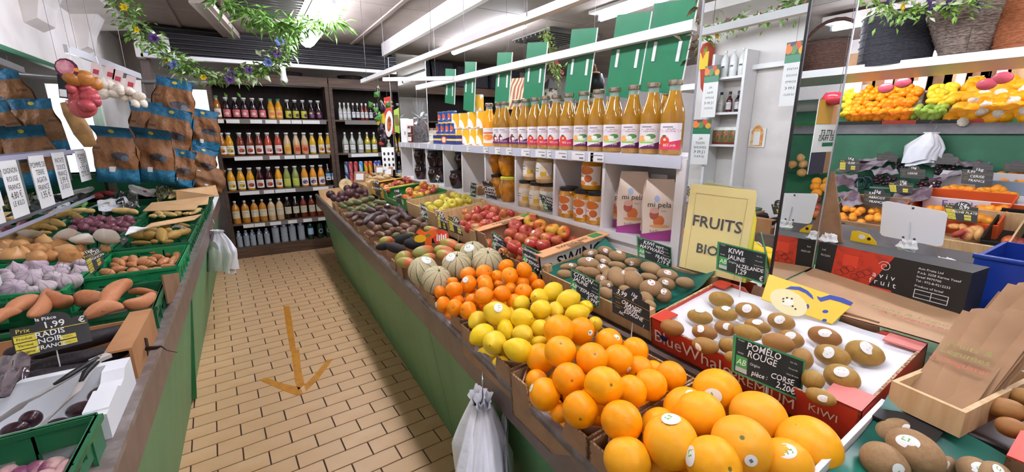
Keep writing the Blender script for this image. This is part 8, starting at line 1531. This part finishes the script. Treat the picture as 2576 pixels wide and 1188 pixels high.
# ================================================================ BASKETS ON THE HANGING WHITE SHELF
t = thing('hanging_shelf', 'white hanging shelf carrying wicker baskets over the next aisle', 'shelf'); mb = MB(); mb.box(3.96, 4.85, -1.2, 3.3, 2.045, 2.065); mb.build('board', m_whitegloss, t); mb = MB(); mb.box(3.95, 3.97, -1.2, 3.3, 2.03, 2.085); mb.build('front_rail', m_whitegloss, t)
for y in (.95, 1.5, 2.05): mb = MB(); mb.tube([(3.96, y, 2.06), (3.96, y, 2.63)], .0015, 4); mb.build('wire', m_wire, t)
def wick(n, a, b): return M(n, a, .7, b, 40, (.4, .6), .8, 40, .004, stretch=(1, 1, 5))
def basket(label, px, w_, h_, mat, prof, handle=False, d_=None, X=4.13, mir=False):
    p = pix(px, 160, 0, X); p.y = 1.4-p.y if mir else p.y; t = thing('basket', label, 'basket', 'baskets over the next aisle', loc=(X, p.y, 2.068)); r = w_/2; sy = SC((d_ or w_)/w_, 1, 1)
    mb = MB(); n = len(prof); mb.lathe([(0, 0)]+[(r*a, h_*b) for a, b in prof]+[(r*prof[-1][0]*.93, h_*prof[-1][1]), (r*prof[0][0]*.9, .01), (0, .01)], 24, sy); mb.build('body', mat, t, smooth=50)
    for k in range(6): z = h_*(.12+.15*k); rr_ = r*(prof[0][0]+(prof[-1][0]-prof[0][0])*(.12+.15*k)); mb = MB(); mb.lathe([(rr_*1.0, z-.008), (rr_*1.035, z), (rr_*1.0, z+.008)], 24, sy); mb.build('woven_band', mat, t, smooth=True)
    mb = MB(); mb.lathe([(r*prof[-1][0]*.95, h_*.97), (r*prof[-1][0]*1.04, h_*.99), (r*prof[-1][0]*.99, h_*1.03), (r*prof[-1][0]*.93, h_)], 24, sy); mb.build('rim', mat, t, smooth=True)
    if handle: mb = MB(); mb.tube([(0, -r*.95*math.cos(math.pi*i/10), h_*.95+h_*.75*math.sin(math.pi*i/10)) for i in range(11)], .014, 8); mb.build('handle', mat, t, smooth=True)
basket('dark brown round basket with arched handle, seen only in the mirrored pillar', 2085, .42, .24, wick('wicker_brown', '#3c2822', '#5a3a2c'), [(.8, 0), (1, .9)], True, mir=True)
basket('tall black wicker basket', 2245, .44, .34, wick('wicker_black', '#1c1c22', '#33333a'), [(.94, 0), (1.0, 1)])
basket('wide grey wicker bowl basket in front of the bright window', 2418, .50, .32, wick('wicker_grey', '#5a4a42', '#8a7a6e'), [(.42, 0), (1.0, 1)])
basket('orange brown basket at the upper right corner', 2590, .42, .40, wick('wicker_orange', '#9a5a34', '#7a4224'), [(.8, 0), (1.05, 1)])
basket('dark purple basket standing behind the grey bowl', 2475, .5, .55, wick('wicker_purple', '#241c28', '#38303c'), [(.9, 0), (1.0, 1)], X=4.6)
for px, m_ in ((2140, 'a'), (2270, 'b')): p = pix(px, 155, 0, 3.99); t = thing('small_card', 'small tan card on the hanging shelf, %s' % ('by the round basket', 'by the black basket')[m_ == 'b'], 'card', 'cards on the hanging shelf', loc=(3.985, p.y, 2.086)); mb = MB(); mb.box(-.003, .003, -.045, .045, 0, .09); mb.build('card', m_card, t)
def gx(pp, X): return [pix(x, y, 0, X) for x, y in pp]
garland('flower garland with purple and yellow flowers above the baskets', gx([(2180, -20), (2215, 15), (2260, 35), (2310, 30), (2370, 10), (2430, 15), (2480, -15)], 3.7), 260, .09, 7, [(.1, m_pur, .05), (.25, m_yel, .04), (.35, m_yel, .045), (.5, m_pur, .06), (.6, m_pur, .06), (.8, m_pur, .05), (.45, m_pur, .05)], leafs=(.03, .06))
# ================================================================ BEHIND THE BOTTLES: wine shelf, dark wicker, cloth, bird house, hat
t = thing('wine_shelf', 'dark wooden wine shelf continuing behind the bottle row', 'shelf')
for x in (2.26, 3.3, 4.3): mb = MB(); mb.box(x-.022, x+.022, SY0, SY1, 0, 2.23); mb.build('upright', m_wood, t)
mb = MB(); mb.box(2.28, 4.28, SY1-.012, SY1, 0, 2.23); mb.build('back_panel', BACKM, t); mb = MB(); mb.box(2.24, 4.32, SY0-.012, SY0+.02, 2.19, 2.31); mb.build('top_beam', m_woodh, t)
for z in (1.335, 1.792, .893): mb = MB(); mb.box(2.28, 4.28, SY0+.01, SY1-.012, z-.024, z); mb.build('shelf_board', m_woodh, t)
for k in range(14): bottle('dark wine bottle with pale label on the wine shelf', (2.36+.13*k, SY0+.07, 1.336), .31, .037, 'round', J['cola'], M('foil_orange', '#b8683a', .3), plain_label('wine', '#cfc6b4'), -90, 'wine bottles behind')
for k in range(3): t = thing('wicker_panel', 'dark ribbed wicker hamper on top of the wine shelf, %s' % ('left', 'middle', 'right')[k], 'hamper', 'hampers on the wine shelf', loc=(2.62+.62*k, 6.6, 2.32)); mb = MB(); mb.box(-.27, .27, -.15, .2, 0, .30+.04*(k == 0)); mb.build('body', wick('wicker_dark', '#2c2a30', '#48464c'), t); [(lambda q: q.build('rib', MATS['wicker_dark'], t))(MB().box(-.25+.06*i, -.235+.06*i, -.16, -.15, 0, .30)) for i in range(9)]
def pxplane(X, a, b, c, d): return [pix(x, y, 0, X) for x, y in (a, b, c, d)]
t = thing('cloth', 'red and green swirl patterned cloth behind the bottles', 'cloth'); P4 = pxplane(2.3, (1272, 275), (1318, 275), (1322, 195), (1280, 198)); mb = MB(); mb.hexa([p+Vector((.01, 0, 0)) for p in P4], P4)
sw = bpy.data.materials.new('swirl_print'); sw.use_nodes = True; ns = NT(sw); wv = ns.add('ShaderNodeTexWave', wave_type='RINGS'); wv.inputs['Scale'].default_value = 6; wv.inputs['Distortion'].default_value = 5; wv.inputs['Detail'].default_value = 1; ns.link(ns.obj(), wv.inputs['Vector']); ns.color(ns.mix(ns.ramp(wv.outputs['Fac'], .3, .5), lin('#b04a54'), ns.mix(ns.ramp(wv.outputs['Fac'], .6, .7), lin('#8fae5a'), lin('#d8c89a')))); mb.build('panel', sw, t); cord(t, P4[2]); cord(t, P4[3])
c = pix(1276, 268, 0, 1.9); t = thing('star_card', 'yellow star shaped price card behind the bottles', 'card'); mb = MB(); mb.prism([((.03 if i % 2 else .038)*math.cos(i*.3927), (.03 if i % 2 else .038)*math.sin(i*.3927)) for i in range(16)], -.002, 0, frame(c, (0, -1, 0), (0, 0, 1))); mb.build('card', M('neon_yellow', '#e4e83a', .5), t); cord(t, c)
c = pix(1382, 232, 0, 1.70); t = thing('bird_house', 'little lantern house with dark pointed roof behind the bottles', 'lantern', loc=(1.70, c.y, 1.80)); mb = MB(); mb.box(-.035, .035, -.035, .035, 0, .08); mb.build('body', M('lantern_white', '#cfc4b4', .5, '#3a2a24', 30, (.5, .6)), t); mb = MB(); mb.lathe([(.062, .075), (.0, .145)], 4, RZ(45)); mb.build('roof', m_blackcard, t); mb = MB(); mb.box(-.04, .04, -.04, .04, -.29, 0); mb.build('stand', m_wood, t)
c = pix(1490, 205, 0, 1.75); t = thing('hat', 'straw and black hat shaped basket hanging behind the bottles', 'basket', loc=c); mb = MB(); mb.lathe([(0, .055), (.04, .05), (.065, .01), (.06, -.05), (0, -.055)], 16); mb.build('straw', M('straw', '#b0844a', .7, '#8a6030', 30, bump=.5), t, smooth=True); mb = MB(); mb.lathe([(0, .045), (.035, .04), (.05, .0), (.045, -.06), (0, -.065)], 14, T(-.02, -.05, -.005)); mb.build('black_cover', m_black, t, smooth=True); mb = MB(); mb.tube([(0, .03*math.cos(math.pi*i/8), .05+.045*math.sin(math.pi*i/8)) for i in range(9)], .004, 5); mb.build('handle', MATS['straw'], t); mb = MB(); mb.tube([(0, 0, .09), (0, 0, 2.6-c.z)], .0012, 4); mb.build('cord', m_wire, t)
c = pix(1080, 175, 0, 1.9); t = thing('orange_flag', 'narrow orange pennant hanging beside the far mirrored pillar', 'pennant', loc=c); mb = MB(); mb.add([(0, 0, .2), (0, -.03, -.14), (0, -.10, -.14), (0, -.04, .15)], [(0, 1, 2, 3), (3, 2, 1, 0)]); mb.build('cloth', M('pennant_orange', '#e0602a', .5), t); cord(t, c+Vector((0, -.02, .15)), 2.62, c)
# ================================================================ LEFT WALL SEEN IN THE MIRRORED PILLAR (plane x = 1.45)
def refl(px, py, X): p = pix(px, py, 0, 2.9-X); return Vector((X, p.y, p.z))
a, b = refl(1805, 290, -1.13).y, refl(1882, 290, -1.13).y; t = thing('wall_shelf', 'narrow white wall shelf with bottles and snacks opposite the pillar', 'shelf'); lo_, hi_ = min(a, b), max(a, b)
for y in (lo_, hi_): mb = MB(); mb.box(-1.165, -.98, y-.012, y+.012, .95, 2.32); mb.build('upright', m_whitegloss, t)
SH = [refl(1840, y, -1.0).z for y in (192, 282, 364)]
for z in SH: mb = MB(); mb.box(-1.165, -.985, lo_+.012, hi_-.012, z-.02, z); mb.build('shelf_board', m_whitegloss, t)
for k in range(3):
    y = lo_+(hi_-lo_)*(.22+.28*k); bottle('white bottle lettered BIO on the narrow wall shelf', (-1.06, y, SH[0]), .24, .034, 'round', M('white_bottle', '#e6e6e4', .35), m_capw, lab('label_bio', '#eeeeec', [('b', .3, .7, .4, .6, '#55585c')]), 0, 'white bottles on the narrow shelf')
    bottle('dark toned cosmetic bottle on the narrow wall shelf', (-1.06, y, SH[1]), .19, .028, 'slim', J[('dark', 'wine', 'clear')[k]], m_capk, plain_label('cosm', '#c9c2c0'), 0, 'cosmetic bottles on the narrow shelf')
    s = thing('snack_bag', 'green and red snack bag on the narrow wall shelf', 'bag', 'snack bags on the narrow shelf', loc=(-1.06, y, SH[2]+.001)); mb = MB(); mb.grid(lambda u, v: (.025*math.sin(math.pi*u)*math.sin(math.pi*v), (u-.5)*.1, v*.16), 8, 8); mb.grid(lambda u, v: (-.025*math.sin(math.pi*u)*math.sin(math.pi*v), (.5-u)*.1, v*.16), 8, 8); mb.build('bag', lab('snack_print', '#2f6a3c', [('b', 0, 1, .82, 1, '#e8e6e0'), ('n', 8, .5, '#c0482a', .1, .8), ('b', 0, 1, 0, .12, '#7a2a1c')]), s, smooth=True)
m_head = lab('sign_veg_header', '#3a5a34', [('c', .15, .3, .16, .3, '#d8a02a'), ('c', .35, .7, .16, .3, '#c84a2a'), ('c', .58, .4, .18, .35, '#5a8a4a'), ('c', .85, .5, .2, .4, '#e07a2a'), ('c', .7, .85, .1, .2, '#6a3a6a')])
for lb, tl, br, lines in (('price sign reading PATATE DOUCE EGYPTE 3,99 €', (2027, 100), (1958, 268), ['PATATE', 'DOUCE', 'EGYPTE', '3,99 €', 'LE KILO']), ('price sign reading AIL FRAIS EGYPTE 12,90 €', (1812, 162), (1762, 296), ['AIL', 'FRAIS', 'EGYPTE', '12,90 €', 'LE KILO']), ('price sign reading AIL VIOLET ESPAGNE 12,90 €', (1790, 300), (1735, 412), ['AIL', 'VIOLET', 'ESPAGNE', '12,90 €', 'LE KILO'])):
    p, q2 = refl(*tl, -.95), refl(*br, -.95); y_a, y_b = min(p.y, q2.y), max(p.y, q2.y); zt_, zb_ = p.z, q2.z; t = thing('hanging_sign', 'white '+lb+' hanging by the left wall', 'sign', 'hanging price signs on the left', loc=(-.95, y_a, zb_)); w_, h_ = y_b-y_a, zt_-zb_
    mb = MB(); mb.box(-.003, 0, 0, w_, 0, h_*.68); sh_ = mb.build('sheet', m_paper, t); mb = MB(); mb.quad((.0005, 0, h_*.8), (.0005, w_, h_*.8), (.0005, w_, h_), (.0005, 0, h_)); mb.build('picture_header', m_head, t); mb = MB(); mb.box(-.003, .0003, 0, w_, h_*.68, h_); mb.build('green_band', m_gboard, t)
    for i, s_ in enumerate(lines): text(s_, m_ink, sh_, frame((.001, w_*.5, h_*(.58-.10*i)), (0, 1, 0), (0, 0, 1)), w_*(.17 if '€' not in s_ else .22))
    mb = MB(); mb.tube([(-.001, w_*.5, h_), (-.001, w_*.5, 2.74-zb_)], .0012, 4); mb.build('wire', m_wire, t)
garland('flower garland with pink and yellow flowers above the left wall shelf', [refl(x, y, -.85) for x, y in ((1755, 95), (1800, 75), (1850, 60), (1900, 45), (1950, 35), (2000, 15), (2040, -10))], 420, .09, 8, [(.1, m_yel, .05), (.2, m_pink, .06), (.3, m_pink, .05), (.4, m_yel, .05), (.5, m_redf, .05), (.6, m_pink, .06), (.7, m_pink, .06), (.85, m_pink, .05), (.95, m_redf, .05)], leafs=(.03, .08))
p = refl(1905, 340, -1.16); t = thing('logo_plate', 'small arched orange and white plate on the left wall', 'plate', M4=frame((-1.165, p.y, p.z), (0, 1, 0), (0, 0, 1))); mb = MB(); mb.box(-.075, .075, -.11, .06, 0, .006); mb.build('plate', m_paper, t); mb = MB(); mb.prism([(-.055, -.10), (.055, -.10), (.055, .03), (.03, .075), (0, .09), (-.03, .075), (-.055, .03)], .006, .009); o = mb.build('arch', M('arch_stripes', '#d8863a', .5, '#e8c890', 30), t); mb = MB(); mb.box(-.03, .03, -.09, .03, .009, .011); mb.build('label', m_paper, o)
p = refl(1930, 165, -1.1); t = thing('wall_rail', 'white rail end on the left wall', 'rail', loc=(-1.1, p.y, p.z)); mb = MB(); mb.box(-.02, .02, -.35, .35, -.02, .02); mb.build('bar', m_whitegloss, t)
p = refl(1805, 150, -1.12); t = thing('carrot_cutout', 'red orange carrot cut-out on the left wall', 'decoration', loc=(-1.12, p.y+.12, p.z)); mb = MB(); mb.lathe([(0, -.3), (.03, -.25), (.07, .1), (.05, .16), (0, .18)], 12); mb.build('root', M('carrot_red', '#c8503a', .5), t, smooth=True); mb = MB(); mb.box(.05, .06, -.06, .05, -.08, .08); mb.build('yellow_card', m_yel, t)
# poster seen in the side of the pillar (plane y = .70)
def refl2(px, py, Y): p = pix(px, py, 1, 1.4-Y); return Vector((p.x, Y, p.z))
p, q2 = refl2(2062, 250, .05), refl2(2120, 430, .05); t = thing('hanging_poster', 'hanging poster with a toffee apple and the words LES FRUITS ET LEGUMES FRAIS', 'poster', loc=(q2.x, .05, q2.z)); w_, h_ = abs(q2.x-p.x), p.z-q2.z
mb = MB(); mb.box(-w_, 0, -.004, 0, 0, h_); sh_ = mb.build('sheet', m_paper, t); up_ = frame((-w_/2, .001, 0), (-1, 0, 0), (0, 0, 1))
mb = MB(); mb.box(-w_/2, w_*.1, h_*.68, h_, .0005, .001, up_); mb.build('peach_picture', m_orangecard, t); mb = MB(); mb.box(w_*.1, w_/2, h_*.68, h_, .0005, .001, up_); mb.build('apple_picture', lab('apples_print', '#c8963c', [('n', 6, .5, '#8a3a2a', 0, 1)]), t); mb = MB(); mb.box(-w_/2, w_*.1, 0, h_*.3, .0005, .001, up_); mb.build('bread_picture', m_card, t); mb = MB(); mb.box(w_*.1, w_/2, 0, h_*.3, .0005, .001, up_); mb.build('berry_picture', lab('berries_print', '#3a3448', [('n', 8, .55, '#a04a4a', 0, 1)]), t)
text('LES FRUITS ET', m_ink, sh_, up_ @ T(0, h_*.56, .002), w_*.11); text('LEGUMES FRAIS', m_ink, sh_, up_ @ T(0, h_*.49, .002), w_*.11); mb = MB(); mb.box(-w_*.2, w_*.25, h_*.38, h_*.43, .001, .0015, up_); mb.build('green_bar', m_gboard, t)
mb = MB(); mb.lathe([(0, -.045), (.06, -.03), (.07, .0), (.05, .035), (0, .04)], 14, T(-w_*.72, .02, h_*1.02)); mb.build('toffee_apple', M('toffee_red', '#c83a48', .2, coat=.5), t, smooth=True); mb = MB(); mb.tube([(-w_/2, 0, h_), (-w_/2, 0, 2.6-q2.z)], .0015, 4); mb.build('wire', m_wire, t)
